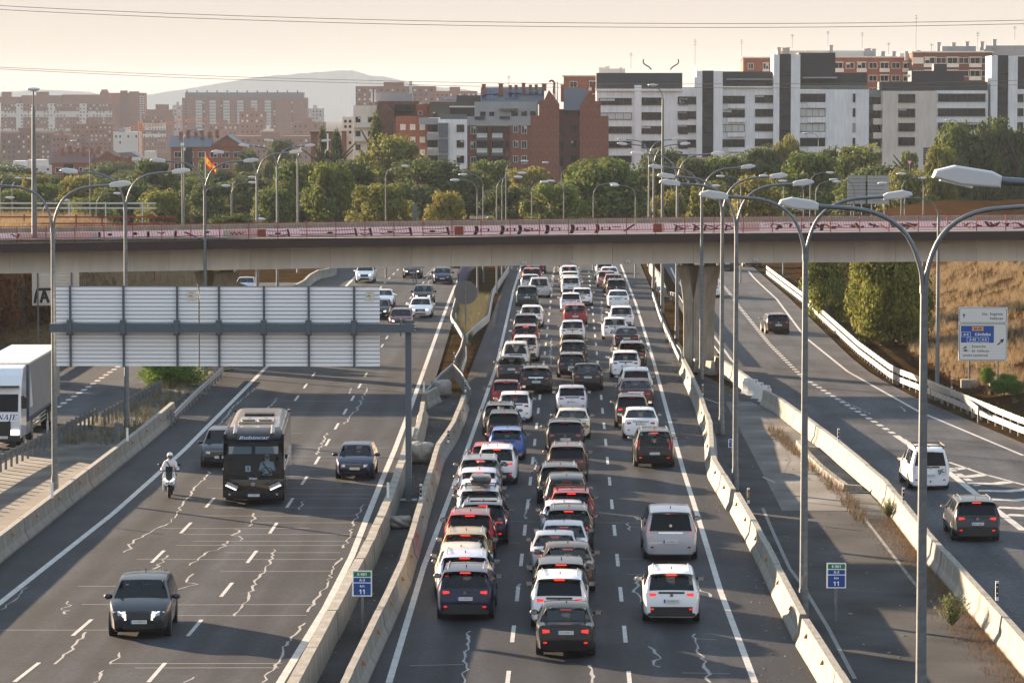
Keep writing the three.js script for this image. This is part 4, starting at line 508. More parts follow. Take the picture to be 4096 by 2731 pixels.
  o.brakeBar = bx(.34, .035, .05, 0, gty + .03, gtz + .12); if (kind === 'sedan') o.brakeBar = bx(.34, .03, .04, 0, gty - .03, gtz + .07);
  return o; }); }
const tyreG = (r) => memo('tyre' + r, () => new THREE.CylinderGeometry(r, r, .21, 18).rotateZ(Math.PI / 2)), rimG = (r) => memo('rim' + r, () => mg(new THREE.CylinderGeometry(r * .64, r * .64, .22, 14).rotateZ(Math.PI / 2))), archG = (r) => memo('arch' + r, () => new THREE.CylinderGeometry(r + .05, r + .05, .06, 18, 1, false, 0, Math.PI).rotateZ(Math.PI / 2).rotateX(Math.PI / 2 * 3));
const plateTex = canvas(128, 32, (g) => { g.fillStyle = '#dcdcd8'; g.fillRect(0, 0, 128, 32); g.fillStyle = '#2a5bb0'; g.fillRect(0, 0, 13, 32); const rn = rng(4); for (let k = 0; k < 40; k++) { g.fillStyle = `rgba(120,122,125,${.04 + rn() * .12})`; g.fillRect(20 + rn() * 96, 7 + rn() * 4, 6 + rn() * 8, 14); } });
const plateM = std([.95, .95, .95], { map: plateTex, roughness: .5 }), mirrorG = memo('mir', () => mg(new THREE.SphereGeometry(1, 8, 6).scale(.135, .09, .08), bx(.12, .03, .04, -.1, -.05, 0))), mirrorGl = bx(.18, .12, .01, 0, 0, .08);
function car(kind, color, x, z, label, o = '', extra = {}) { // x, z: middle of the end nearest the camera, on the ground
  const s = shapeOf(kind), k = s.k, on = o.includes('o'), sc = extra.s ?? 1, heading = extra.turn ?? 0;
  if (o.includes('h')) z += .62; // measured at the roof edge
  const name = { suv: 'suv', hatch: 'hatchback_car', sedan: 'sedan_car', mpv: 'people_carrier', van: 'small_van' }[kind];
  const t = thing(name, label, kind === 'van' ? 'van' : 'car', on ? [x, 0, z - k.L * sc] : [x, 0, z - .02], on ? Math.PI + heading : heading, on ? 'oncoming cars' : x > 9 ? 'cars on the slip road' : 'cars in the traffic queue'); const vr = wobble(); t.scale.set(sc * (1 + vr[0] * .025), sc * (1 + vr[1] * .035), sc * (1 + vr[2] * .04)); t.rotation.y += vr[0] * .012;
  part(t, 'body', s.body, paint[color]); const clear = extra.clear ?? (wr() < .62 || kind === 'sedan'); part(t, 'rear_window', s.rearWin, clear ? M.tint : M.glass); part(t, 'windscreen', s.wind, clear || on ? M.tint : M.glass); part(t, 'interior', s.cabin, M.cabin);
  for (const i of [0, 1]) { part(t, 'front_side_window', s.sideF[i], M.glass); part(t, 'rear_side_window', s.sideR[i], M.glass); const lit = o.includes('b') || o.includes('l'); part(t, 'tail_light', s.tails[i], lit ? M.tailLit : M.tail); }
  for (const sx of [1, -1]) for (const wz of [-.85, -k.L + .88]) { const wx = sx * (k.W / 2 - .115), w = sub(t, 'wheel', [wx, k.r, wz]); part(w, 'tyre', tyreG(k.r), M.rubber); part(w, 'rim', rimG(k.r), M.rim); part(t, 'wheel_arch', archG(k.r), M.plastic, [sx * (k.W / 2 - .02), k.r + .01, wz]); }
  if (on) { for (const i of [0, 1]) part(t, 'headlight', s.heads[i], o.includes('n') ? M.head : M.headLit); part(t, 'grille', s.grille, M.black); part(t, 'lower_grille', s.lowGrille, M.plastic); part(t, 'number_plate', bx(.5, .11, .02, 0, 0, 0), plateM, [0, .52, s.fz], [0, Math.PI, 0]); }
  else { part(t, 'bumper', s.bumper, k.cladding || extra.dark ? M.plastic : paint[color]); part(t, 'number_plate', memo('plate', () => bx(.5, .115, .02)), extra.plate ? std([.95, .95, .95], { map: canvas(160, 36, (g) => { g.fillStyle = '#e2e2de'; g.fillRect(0, 0, 160, 36); g.fillStyle = '#2a5bb0'; g.fillRect(0, 0, 15, 36); g.fillStyle = '#15151a'; g.font = 'bold 29px sans-serif'; g.textBaseline = 'middle'; g.fillText(extra.plate, 20, 20); }), roughness: .5 }) : plateM, [0, s.plateY, s.plateZ]); part(t, 'boot_trim', s.lid, extra.chrome ? M.chrome : M.plastic); part(t, 'badge', memo('badge', () => new THREE.CylinderGeometry(.055, .055, .015, 14).rotateX(Math.PI / 2)), M.chrome, [0, k.light[1] - .07, s.plateZ + .005 - (k.light[1] - .07 - s.plateY) * .1]); part(t, 'brake_light', s.brakeBar, o.includes('b') ? M.brake : M.tail); for (const i of [0, 1]) part(t, 'reflector', s.fog[i], o.includes('b') ? M.tailLit : M.tail); }
  for (const sx of [1, -1]) { const mm = part(t, 'wing_mirror', mirrorG, on || o.includes('m') ? paint[color] : M.plastic, [sx * (k.W / 2 + .1), k.belt + .06, k.c[k.wb][0] + .5], [0, sx > 0 ? 0 : Math.PI, 0]); part(mm, 'mirror_glass', mirrorGl, M.chrome, [0, 0, 0], [0, sx > 0 ? 0 : Math.PI, 0]); }
  if (o.includes('r')) for (const sx of [1, -1]) part(t, 'roof_rail', memo('rr' + kind, () => tube([[0, k.H - .06, -.75], [0, k.H + .03, -.95], [0, k.H + .04, -1.7], [0, k.H + .02, -2.3], [0, k.H - .07, -2.5]], .022, 12, 5)), M.chrome, [sx * (s.hw(k.H) - .1), 0, 0]);
  part(t, 'antenna', memo('fin' + kind, () => { const q = new THREE.Shape(); q.moveTo(0, 0).lineTo(.16, 0).lineTo(.02, .09).closePath(); return new THREE.ExtrudeGeometry(q, { depth: .03, bevelEnabled: false }).rotateY(Math.PI / 2).translate(0, k.H - .005, k.c[k.gt][0] - .55); }), M.plastic);
  if (o.includes('x')) part(t, 'roof_box', memo('rbox', () => { const g = new THREE.SphereGeometry(1, 16, 10), p = g.attributes.position; for (let i = 0; i < p.count; i++) { const [a, b, c] = [p.getX(i), p.getY(i), p.getZ(i)], m = Math.max(Math.abs(a), Math.abs(b), Math.abs(c)); p.setXYZ(i, (a * .4 + a / m * .6) * .42, (b * .4 + b / m * .6) * .2, (c * .5 + c / m * .5) * .85); } g.computeVertexNormals(); return g; }), phys([.012, .012, .013], { roughness: .3, clearcoat: .6 }), [0, k.H + .3, -1.6]);
  if (o.includes('x') || o.includes('v')) for (const zz of [-1.1, -1.9]) part(t, 'roof_bar', memo('bar' + kind, () => mg(bx(1.25, .035, .07, 0, k.H + .09, 0), bx(.06, .1, .08, .58, k.H + .04, 0), bx(.06, .1, .08, -.58, k.H + .04, 0))), M.plastic, [0, 0, zz]);
  if (o.includes('g')) part(t, 'glass_roof', memo('gr' + kind, () => bx(1.0, .012, .9, 0, k.H + .028, -1.5)), M.glass);
  return t;
}
// the queue: left lane, from the bridge towards the camera
car('sedan', 'navy', -3.5,-348.22, 'dark blue car half hidden at the head of the left queue lane', 'b');
car('hatch', 'grey', -4.18,-333.84, 'grey hatchback just clear of the bridge in the left queue lane', 'hb');
car('suv', 'maroon', -3.77,-324.19, 'dark wine car with lit brake bar, behind the grey hatchback', 'hb');
car('hatch', 'silver', -3.8,-315.97, 'silver hatchback left of the silver people carrier', 'h');
car('mpv', 'silver', -2.85,-303.8, 'silver people carrier partly behind the teal car', 'r');
car('suv', 'teal', -3.76,-290.25, 'dark teal crossover with thin light clusters in the left lane', '', { dark: 1 });
car('suv', 'white', -3.08,-261.88, 'white crossover behind the teal crossover, black lower trim', '');
car('suv', 'black', -3.34,-250.82, 'black off-roader with roof rails before the red estate', 'hr');
car('suv', 'red', -3.18,-238.53, 'bright red crossover with lettered tailgate in the left lane', 'hbr');
car('suv', 'white', -3.06,-226.7, 'white crossover with grey roof, in front of the white people carrier', 'r');
car('mpv', 'white', -3.55,-219.25, 'white people carrier with red light strips in the left lane', 'r', { s: .97 });
car('sedan', 'dark', -3.67,-209.31, 'dark grey sedan beside the black hatchback', '');
car('hatch', 'black', -2.09,-201.02, 'shiny black hatchback with chrome boot strip, straddling the left dashes', '', { chrome: 1, s: 1.04 });
car('hatch', 'red', -3.65,-191.26, 'red small hatchback with round badge in the left lane', '', { s: .97 });
car('hatch', 'white', -3,-182.49, 'white compact hatchback behind the red small hatchback', '', { s: 1.02 });
car('suv', 'dark', -3.63,-174.94, 'dark blue-grey estate with roof rails hugging the left edge line', 'r', { s: .96 });
car('suv', 'black', -3.36,-170.47, 'black crossover right in front of the blue hatchback', '', { s: .94 });
car('hatch', 'blue', -3.06,-162.6, 'bright blue small hatchback in the left queue lane', '', { s: .97 });
car('hatch', 'red', -3.7,-155.01, 'dark red hatchback mostly hidden by the white crossover', 'h');
car('suv', 'white', -3.29,-151.97, 'white crossover with black wheel-arch cladding near the left dashes', 'rb', { s: .96 });
car('suv', 'grey', -3.91,-148, 'brownish grey crossover with full-width light bar', 'hrb');
car('hatch', 'lilac', -3.84,-143.71, 'pale lilac-white hatchback with lit brake bar in the left lane', 'hb');
car('hatch', 'lilac', -3.73,-139.42, 'lavender-grey car squeezed in front of the roof box car', 'hb');
car('suv', 'silver', -3.59,-135.98, 'silver estate carrying a black roof box', 'hrx');
car('suv', 'navy', -3.35,-130.65, 'dark navy crossover with glass roof panel and lit brakes', 'brg');
car('suv', 'red', -3.73,-126.61, 'deep red crossover with glossy pale roof reflection, left lane', 'br');
car('suv', 'gold', -3.74,-121.99, 'gold beige crossover in the left lane, brakes lit', 'hbr', { s: .97 });
car('mpv', 'cream', -3.76,-117.35, 'cream car tucked behind the silver-white crossover', 'hb', { s: .93 });
car('suv', 'lilac', -3.57,-115.69, 'silver-white crossover directly in front of the last navy one', 'hbr');
car('suv', 'navy', -3.43,-111.23, 'navy blue crossover, last in the left queue lane, clawed tail lights', 'br', { chrome: 0 });
// middle lane
car('van', 'black', -0.36,-352.71, 'black van at the head of the middle lane under the bridge', '');
car('hatch', 'white', -0.38,-337.42, 'white car nearest the black van in the middle lane', 'h');
car('suv', 'white', -0.26,-329.79, 'white crossover with lit brake bar, high in the middle lane', 'hb');
car('hatch', 'white', -0.2,-321.26, 'white hatchback, second in a run of pale middle lane cars', 'h');
car('hatch', 'cream', -0.17,-314.61, 'cream hatchback, right in front of a white crossover with black bumper', 'h');
car('suv', 'white', -0.12,-307.88, 'white crossover with black bumper left of the white hatchback', '', { s: .97 });
car('hatch', 'white', 0.83,-291.01, 'white hatchback with black bumper insert on the right dashes', '', { dark: 1 });
car('hatch', 'white', -0.1,-282.5, 'white hatchback with a bright sun glint on its left light', '', { s: 1.02 });
car('suv', 'red', 0.22,-264.16, 'metallic red crossover with silver skid plate in the middle lane', 'r');
car('hatch', 'white', 0.03,-245.05, 'white car with tall curved tail lights behind the red crossover', 'h', { s: 1.02 });
car('mpv', 'green', 0.03,-230.24, 'dark green people carrier in the middle lane', 'hr', { s: .92 });
car('hatch', 'green', 0.07,-223.44, 'dark green hatchback behind the dark green people carrier', '');
car('hatch', 'black', -0.04,-212.61, 'black hatchback with a starry glint at its left corner', '', { s: 1.0 });
car('sedan', 'black', 0.9,-203.03, 'black coupe on the right dashes with smooth tail', '');
car('hatch', 'lilac', 0,-187.52, 'silver small hatchback with dark bumper band, alone in the middle lane', '', { dark: 1, s: .95 });
car('sedan', 'cream', 0,-172.98, 'cream sedan with chrome boot strip in the middle lane', '', { chrome: 1, s: 1.02 });
car('hatch', 'black', -0.33,-165.59, 'black hatchback behind the cream sedan', '', { s: 1.04 });
car('suv', 'brown', -0.22,-153.02, 'copper brown crossover with clawed tail lights in the middle lane', 'r');
car('suv', 'black', -0.49,-144.25, 'black-brown crossover with silver roof rails, left of the tall dark van', 'r');
car('van', 'dark', -0.22,-138.36, 'tall dark van with a large rear window in the middle lane', 'hl');
car('suv', 'red', -0.02,-135.06, 'red crossover with roof bars in the middle lane', 'bv', { s: .96 });
car('hatch', 'lilac', -0.31,-131.89, 'whitish hatchback left of the dark crossover, brakes lit', 'hb');
car('suv', 'black', -0.13,-128.24, 'black crossover with broad red lights, diamond antenna fin', 'br');
car('sedan', 'silver', -0.3,-124.81, 'silver-lilac sedan between black crossover and old silver sedan', 'hb', { s: 1.0 });
car('sedan', 'silver', -0.61,-122.37, 'old silver-beige sedan with an arm at the left window', 'b', { s: .96 });
car('sedan', 'brown', -0.14,-117.74, 'dark bronze sedan with brake lights, right side of the middle lane', 'b', { s: 1.03 });
car('hatch', 'dark', -0.35,-114.18, 'dark grey hatchback right in front of the white crossover', 'hb', { s: 1.03 });
const kiaCar = car('suv', 'white', -0.4,-109.34, 'white crossover with large lit tail lights before the last black sedan', 'br');
part(kiaCar, 'emblem_text', new THREE.PlaneGeometry(.2, .09), std([1, 1, 1], { map: canvas(64, 32, (g) => { g.fillStyle = '#d9d9dd'; g.fillRect(0, 0, 64, 32); g.fillStyle = '#0c0c0e'; g.beginPath(); g.ellipse(32, 16, 31, 15, 0, 0, 7); g.fill(); g.fillStyle = '#e8e8e8'; g.font = 'bold 19px sans-serif'; g.textAlign = 'center'; g.fillText('KIA', 32, 23); }), roughness: .5 }), [0, .93, .045]);
car('sedan', 'black', -0.19,-103.69, 'black sedan with amber and red lights, last car in the middle lane', 'b');
// right lane
car('suv', 'white', 3.13,-336.71, 'white off-roader, farthest back in the right queue lane', '');
car('sedan', 'white', 3.51,-330.24, 'white sedan next to the farthest white off-roader', 'hb');
car('hatch', 'grey', 3.16,-321.84, 'dark grey hatchback left of the maroon car', 'b');
car('mpv', 'maroon', 3.67,-311.21, 'maroon people carrier behind the black crossover', '', { s: .95 });
car('suv', 'black', 3.85,-303.91, 'black crossover with red lights, in front of a white fastback', 'r', { s: .97 });
car('sedan', 'white', 3.79,-287.29, 'white fastback sedan with a dark light band in the right lane', '', { s: 1.02 });
car('suv', 'white', 3.69,-259.95, 'white crossover with roof rails, right of the white hatchback', 'r');
car('hatch', 'white', 3.05,-248.28, 'white hatchback with a low sun flare at its left corner', '', { s: 1.03 });
car('sedan', 'navy', 3.71,-237.91, 'navy sedan with tall tail lights in the right lane', '');
car('suv', 'black', 3.78,-220.43, 'large black off-roader in the right queue lane', 'r', { s: 1.02 });
car('hatch', 'white', 3.27,-212.8, 'white hatchback left of the black off-roader', '', { s: 1.05 });
car('mpv', 'white', 3.61,-196.83, 'white people carrier with roof rails in the right lane', 'hr');
car('sedan', 'maroon', 3.48,-190.12, 'dark red fastback with chrome strip in the right lane', '', { chrome: 1, s: 1.1 });
car('suv', 'dark', 3.07,-179.59, 'dark blue-black crossover with one long red light strip', 'lr', { s: .97 });
car('sedan', 'white', 3.42,-173.08, 'white sedan with smooth boot in the right lane', '', { s: 1.0 });
car('mpv', 'black', 3.77,-159.34, 'black people carrier with roof rails, brake lamp lit', 'br', { s: 1.0 });
car('mpv', 'silver', 3.59,-126.35, 'silver people carrier in the right lane, second from the end', 'l', { s: 1.05, chrome: 1 });
car('suv', 'white', 3.18,-110.75, 'white crossover with black lower bumper, last in the right lane', 'br', { s: 1.0 });
// oncoming
car('suv', 'white', -19.57,-329.05, 'white oncoming crossover with black toothed grille under the bridge', 'o', { s: .97 });
car('hatch', 'black', -15.57,-338.51, 'black oncoming hatchback half under the bridge edge', 'o', { s: 1.02 });
car('hatch', 'navy', -12.17,-326.73, 'navy oncoming hatchback nearest the blue panels', 'on');
car('hatch', 'black', -12.31,-360.41, 'black oncoming car just visible beneath the girder', 'on');
car('suv', 'black', -12.52,-292.31, 'black oncoming crossover behind the white oncoming hatchback', 'o', { s: .97 });
car('hatch', 'white', -11.95,-274.08, 'white oncoming hatchback with lit headlamps right of the maroon car', 'o', { s: 1.03 });
car('suv', 'maroon', -12.75,-258.27, 'maroon oncoming crossover beside the sign post', 'o', { s: .96 });
car('sedan', 'white', -15.72,-287.71, 'white oncoming car emerging behind the sign panel', 'o', { s: 1.02 });
car('hatch', 'black', -15.11,-271.76, 'black oncoming car cut off by the sign panel', 'o', { s: 1.03 });
car('sedan', 'silver', -28.99,-308.31, 'silver oncoming car peeking over the sign panel', 'on');
car('mpv', 'dark', -16.16,-158.99, 'dark grey oncoming hatchback half hidden behind the coach', 'on', { s: .95 });
car('hatch', 'navy', -9.63,-154.01, 'small navy oncoming hatchback right of the coach', 'on', { s: .97 });
const tucson = car('suv', 'dark', -13.65,-107.27, 'dark grey oncoming SUV with bright stepped lamps, nearest oncoming car', 'on', { s: 1.04, turn: .05 });
{ // stepped lamp blocks beside its grille
  const s = shapeOf('suv'), y0 = s.k.c[13][1]; for (const sx of [1, -1]) { [[.66, .0, .2], [.5, -.005, .2], [.47, -.075, .19], [.44, -.14, .14], [.41, -.2, .09]].forEach(([f, dy, w]) => part(tucson, 'lamp_block', bx(w, .048, .04), M.headLit, [sx * f, y0 - .02 + dy, -s.k.L + .02 + (f - .41) * .32], [0, sx * -.25, sx * -.12])); part(tucson, 'fog_lamp', new THREE.SphereGeometry(.07, 8, 6), M.head, [sx * .7, .55, -s.k.L + .1]); } }
// slip road
car('hatch', 'black', 15.04,-254.68, 'black hatchback driving up the slip road on its own', '', { s: 1.0, turn: .06 });
car('hatch', 'white', 12.04,-304.21, 'white hatchback on the slip road behind the pier', '', { s: 1.02, turn: .06 });
car('suv', 'black', 15.68,-353.68, 'black SUV under the bridge on the slip road', 'l', { turn: .05 });
car('suv', 'black', 18.75,-363.29, 'black car right at the top of the slip road', 'l', { turn: .1 });
const connect = car('van', 'white', 15.43,-150.09, 'white van with a flat roof rack on the slip road', '', { turn: .03, plate: '6733 FYX' });
part(connect, 'roof_rack', mg(bx(1.4, .04, .06, 0, 1.95, -.3), bx(1.4, .04, .06, 0, 1.95, -1.9), bx(.05, .05, 1.9, .68, 1.96, -1.1), bx(.05, .05, 1.9, -.68, 1.96, -1.1), bx(.05, .12, .05, .6, 1.88, -.4), bx(.05, .12, .05, -.6, 1.88, -.4)), M.plastic);
part(connect, 'decal', new THREE.PlaneGeometry(.34, .3).translate(.48, .86, .03), std([1, 1, 1], { map: canvas(96, 84, (g) => { g.fillStyle = '#d8d8d8'; g.fillRect(0, 0, 96, 84); g.strokeStyle = '#111'; g.lineWidth = 12; g.translate(48, 42); g.rotate(-.35); g.beginPath(); g.moveTo(-32, -22); g.lineTo(-32, 22); g.lineTo(-12, 14); g.lineTo(-10, -16); g.closePath(); g.stroke(); g.beginPath(); g.arc(20, 0, 17, .8, 5.4); g.stroke(); }), roughness: .5 }));
part(connect, 'tow_ball', new THREE.SphereGeometry(.04, 8, 6), M.black, [0, .42, .1]);
car('suv', 'dark', 15.37,-132.01, 'dark grey estate with lit red lights, nearest on the slip road', 'br', { s: .99, plate: '8751 MLC' });

// ---------- coach, lorry, scooter ----------
const lathe2 = (w, h, d, r) => new RoundedBoxGeometry(w, h, d, 3, r);
function personBody(bones, res = 40, scale = 1, k = .03) { // one continuous surface round tapered bones [ax,ay,az,ra, bx,by,bz,rb] inside a cube of half size `scale` about the middle
  const mc = new MarchingCubes(res, new THREE.MeshBasicMaterial(), false, false, 60000); mc.isolation = 0; const h = res / 2;
  for (let z = 0; z < res; z++) for (let y = 0; y < res; y++) for (let x = 0; x < res; x++) {
    const p = [(x - h) / h * scale, (y - h) / h * scale, (z - h) / h * scale]; let d = 9;
    for (const [ax, ay, az, ra, bx_, by, bz, rb] of bones) { const ab = [bx_ - ax, by - ay, bz - az], ap = [p[0] - ax, p[1] - ay, p[2] - az], q = ab[0] ** 2 + ab[1] ** 2 + ab[2] ** 2 || 1e-9, t = Math.max(0, Math.min(1, (ap[0] * ab[0] + ap[1] * ab[1] + ap[2] * ab[2]) / q)), e = Math.hypot(ap[0] - ab[0] * t, ap[1] - ab[1] * t, ap[2] - ab[2] * t) - (ra + (rb - ra) * t), m = Math.max(k - Math.abs(d - e), 0) / k; d = Math.min(d, e) - m * m * k / 4; }
    mc.field[x + y * res + z * res * res] = -d;
  }
  mc.update(); const n = mc.count, g = new THREE.BufferGeometry(); g.setAttribute('position', new THREE.Float32BufferAttribute(mc.positionArray.slice(0, n * 3), 3)); g.setAttribute('normal', new THREE.Float32BufferAttribute(mc.normalArray.slice(0, n * 3), 3)); g.scale(scale, scale, scale); return g;
}
const skin = std([.42, .24, .16], { roughness: .6 }), shirt = std([.72, .71, .74], { roughness: .9 }), trousers = std([.02, .022, .03], { roughness: .9 });
{ // coach: shell with real glass, front at z = 0 facing the camera (+z)
  const [x, z] = [-13.19,-143.71], t = thing('coach', 'large black coach with curved windscreen driving towards the camera', 'bus', [x, 0, z], .055); t.scale.set(1, .87, .95); const W = 2.5, L = 12.4, H = 3.45;
  const black = phys([.007, .007, .008], { roughness: .25, clearcoat: .2, specularIntensity: .1 }), roofM = phys([.2, .18, .165], { roughness: .35, metalness: .2, clearcoat: .6 }), bronze = phys([.02, .017, .015], { roughness: .25, metalness: .2, clearcoat: 1, specularIntensity: .3 }), pane = phys([.5, .6, .65], { roughness: .02, specularIntensity: .5, transmission: 1, thickness: 0 });
  for (const s of [1, -1]) { part(t, 'side_panel', bx(.06, 1.35, L - .75, s * W / 2, 1.0, -L / 2 - .3), bronze); for (let k = 0; k < 7; k++) part(t, 'side_window', bx(.05, 1.25, 1.58, s * (W / 2 - .02), 2.32, -1.5 - k * 1.62), M.glass); part(t, 'cant_rail', bx(.08, .42, L - 1.0, s * (W / 2 - .04), 3.14, -L / 2 - .45), black); part(t, 'trim_strip', bx(.02, .04, L - 1, s * (W / 2 + .035), 1.66, -L / 2), M.chrome); for (let k = 0; k < 5; k++) part(t, 'luggage_door', bx(.02, .75, 1.5, s * (W / 2 + .036), .8, -3 - k * 1.6), bronze); for (let k = 0; k < 4; k++) part(t, 'side_marker', bx(.02, .06, .1, s * (W / 2 + .05), .58, -1.4 - k * 2.4), M.amber);
    for (const wz of [-2.6, -8.6, -9.9]) { const w = sub(t, 'wheel', [s * (W / 2 - .17), .5, wz]); part(w, 'tyre', memo('btyre', () => new THREE.CylinderGeometry(.5, .5, .3, 22).rotateZ(Math.PI / 2)), M.rubber); part(w, 'rim', memo('brim', () => new THREE.CylinderGeometry(.3, .3, .32, 14).rotateZ(Math.PI / 2)), M.rim); } }
  part(t, 'rear_panel', bx(W, 3, .1, 0, 1.9, -L), black); part(t, 'floor', bx(W - .1, .1, L - .4, 0, .95, -L / 2), M.black); part(t, 'underbody', bx(W - .6, .5, L - 1, 0, .62, -L / 2), M.black);
  { const s = new THREE.Shape(); s.moveTo(-W / 2 + .05, 3.2); s.quadraticCurveTo(-W / 2 + .12, 3.5, -W / 2 + .5, 3.52); s.lineTo(W / 2 - .5, 3.52); s.quadraticCurveTo(W / 2 - .12, 3.5, W / 2 - .05, 3.2); s.lineTo(W / 2 - .2, 3.25); s.lineTo(-W / 2 + .2, 3.25); s.closePath(); part(t, 'roof', new THREE.ExtrudeGeometry(s, { depth: L - 2.1, bevelEnabled: false }).translate(0, 0, -L), roofM); }
  part(t, 'roof_hatch', lathe2(1.3, .12, .9, .04).translate(0, 3.56, -8.6), black); part(t, 'air_unit', lathe2(1.5, .14, 2.2, .05).translate(0, 3.57, -5.2), roofM); for (const s of [-.35, .35]) part(t, 'fan', new THREE.CylinderGeometry(.3, .3, .06, 18).translate(s, 3.66, -4.5), M.black);
  // curved bands of the front: rows of [height, z at the middle, half width]
  const front = (rows, bow) => { const P = [], I = [], n = 14; rows.forEach(([y, zc, w], j) => { for (let i = 0; i <= n; i++) { const f = -1 + 2 * i / n; P.push(f * w, y, zc - bow * Math.abs(f) ** 2.6); if (i && j) { const q = j * (n + 1) + i, r = q - n - 1; I.push(r - 1, r, q - 1, r, q, q - 1); } } }); const g = new THREE.BufferGeometry(); g.setAttribute('position', new THREE.Float32BufferAttribute(P, 3)); g.setIndex(I); g.computeVertexNormals(); return g; };
  part(t, 'bumper', front([[.3, -.12, 1.16], [.42, 0, 1.22], [.7, .02, 1.24]], .5), M.plastic); part(t, 'front_mask', front([[.7, .02, 1.24], [1.0, .02, 1.25], [1.26, -.01, 1.25]], .5), bronze); part(t, 'dash_band', front([[1.26, -.01, 1.25], [1.46, -.05, 1.25]], .5), black);
  part(t, 'windscreen', front([[1.46, -.05, 1.25], [1.9, -.11, 1.245], [2.4, -.22, 1.235], [2.95, -.42, 1.22]], .5), pane); part(t, 'brow', front([[2.95, -.42, 1.22], [3.1, -.53, 1.21], [3.26, -.78, 1.19], [3.4, -1.2, 1.15], [3.49, -1.65, 1.1], [3.54, -2.15, 1.04]], .45), black); for (const s of [1, -1]) part(t, 'corner_post', bx(.07, 1.6, .14, s * 1.2, 2.15, -.72), black);
  for (const s of [1, -1]) part(t, 'roof_fin', lathe2(.16, .16, 1.3, .05).rotateX(.22).translate(s * .78, 3.47, -1.75), roofM);
  for (const s of [1, -1]) { const h = part(t, 'headlight', bx(.5, .055, .05, 0, 0, 0), M.headLit, [s * .92, .88, -.1], [0, s * .35, s * .42]); part(h, 'lamp_housing', bx(.52, .2, .04, 0, .08, -.02), M.head); part(t, 'fog_lamp', new THREE.CylinderGeometry(.05, .05, .04, 12).rotateX(Math.PI / 2).translate(s * .98, .56, -.05), M.head); part(t, 'mirror_arm', bx(.1, .2, .12, s * 1.36, 2.35, -.3), black); part(t, 'wiper', bx(.9, .025, .03, s * .55, 1.5, -.02, 0, 0, s * .16), M.black); }
  part(t, 'number_plate', bx(.52, .12, .02, 0, .52, .05), plateM); part(t, 'emblem', new THREE.TorusGeometry(.07, .016, 6, 18).translate(0, 1.05, .05), M.chrome); part(t, 'emblem_bar', bx(.1, .02, .02, 0, 1.05, .05, 0, 0, .7), M.chrome);
  const text = (s, w, h, font, wd, hg, yy, zz, rx) => { const tx = canvas(w, h, (g) => { g.fillStyle = '#050506'; g.fillRect(0, 0, w, h); g.fillStyle = '#dfe3f2'; g.font = font; g.textAlign = 'center'; g.textBaseline = 'middle'; g.fillText(s, w / 2, h / 2 + 2); }); part(t, 'lettering', new THREE.PlaneGeometry(wd, hg), std([1, 1, 1], { map: tx, roughness: .4 }), [0, yy, zz], [rx, 0, 0]); };
  text('Irizar', 160, 48, 'bold 44px sans-serif', .46, .14, 1.33, .03, -.15); text('Rubiocar', 320, 80, 'italic 68px serif', 1.35, .36, 3.21, -.62, -1.0);
  part(t, 'route_card', bx(.22, .28, .01, -.22, 1.76, -.22), std([1, 1, 1], { map: canvas(64, 80, (g) => { g.fillStyle = '#e8e8e8'; g.fillRect(0, 0, 64, 80); g.fillStyle = '#111'; g.font = 'bold 64px sans-serif'; g.textAlign = 'center'; g.fillText('1', 32, 64); }), roughness: .6 }));
  for (const s of [-.55, .55]) part(t, 'sun_blind', bx(.95, .36, .02, s, 2.62, -.5, 0, -.25, 0), std([.25, .26, .26], { roughness: .8 })); part(t, 'seat', lathe2(.55, 1.0, .2, .08).translate(.55, 1.6, -1.25), M.plastic); part(t, 'steering_wheel', new THREE.TorusGeometry(.22, .02, 6, 20).rotateX(-.9).translate(.55, 1.62, -.55), M.black); part(t, 'bulkhead', bx(W - .2, 1.6, .05, 0, 1.9, -2.4), M.black);
  const d = thing('person', 'coach driver in a white short-sleeved shirt behind the windscreen', 'person', [x, -.2, z], .055); d.scale.y = .95; // sits behind the wheel
  part(d, 'body', personBody([[0, -.2, 0, .19, 0, .2, -.02, .2], [0, .2, -.02, .17, 0, .32, 0, .07], [-.2, .25, 0, .085, -.28, .0, .08, .07], [-.28, 0, .08, .065, -.12, -.05, .34, .045], [.2, .25, 0, .085, .28, .0, .08, .07], [.28, 0, .08, .065, .12, -.05, .34, .045], [0, .36, .01, .06, 0, .5, .02, .1], [0, .5, .02, .1, 0, .56, .02, .1], [-.1, -.22, 0, .1, -.12, -.25, .4, .08], [.1, -.22, 0, .1, .12, -.25, .4, .08]], 40, .8), shirt, [.55, 1.72, -1.02]);
  part(d, 'head', (() => { const g = new THREE.SphereGeometry(.105, 14, 12); g.scale(.86, 1.15, 1); return g; })(), skin, [.55, 2.24, -.99]); part(d, 'sunglasses', bx(.15, .04, .03, .55, 2.27, -.88), M.black); for (const s of [-1, 1]) part(d, 'hand', new THREE.SphereGeometry(.05, 8, 6), skin, [.55 + s * .13, 1.67, -.66]); part(d, 'seat_belt', bx(.05, .62, .02, .53, 1.78, -.8, 0, -.05, .6), M.black);
}
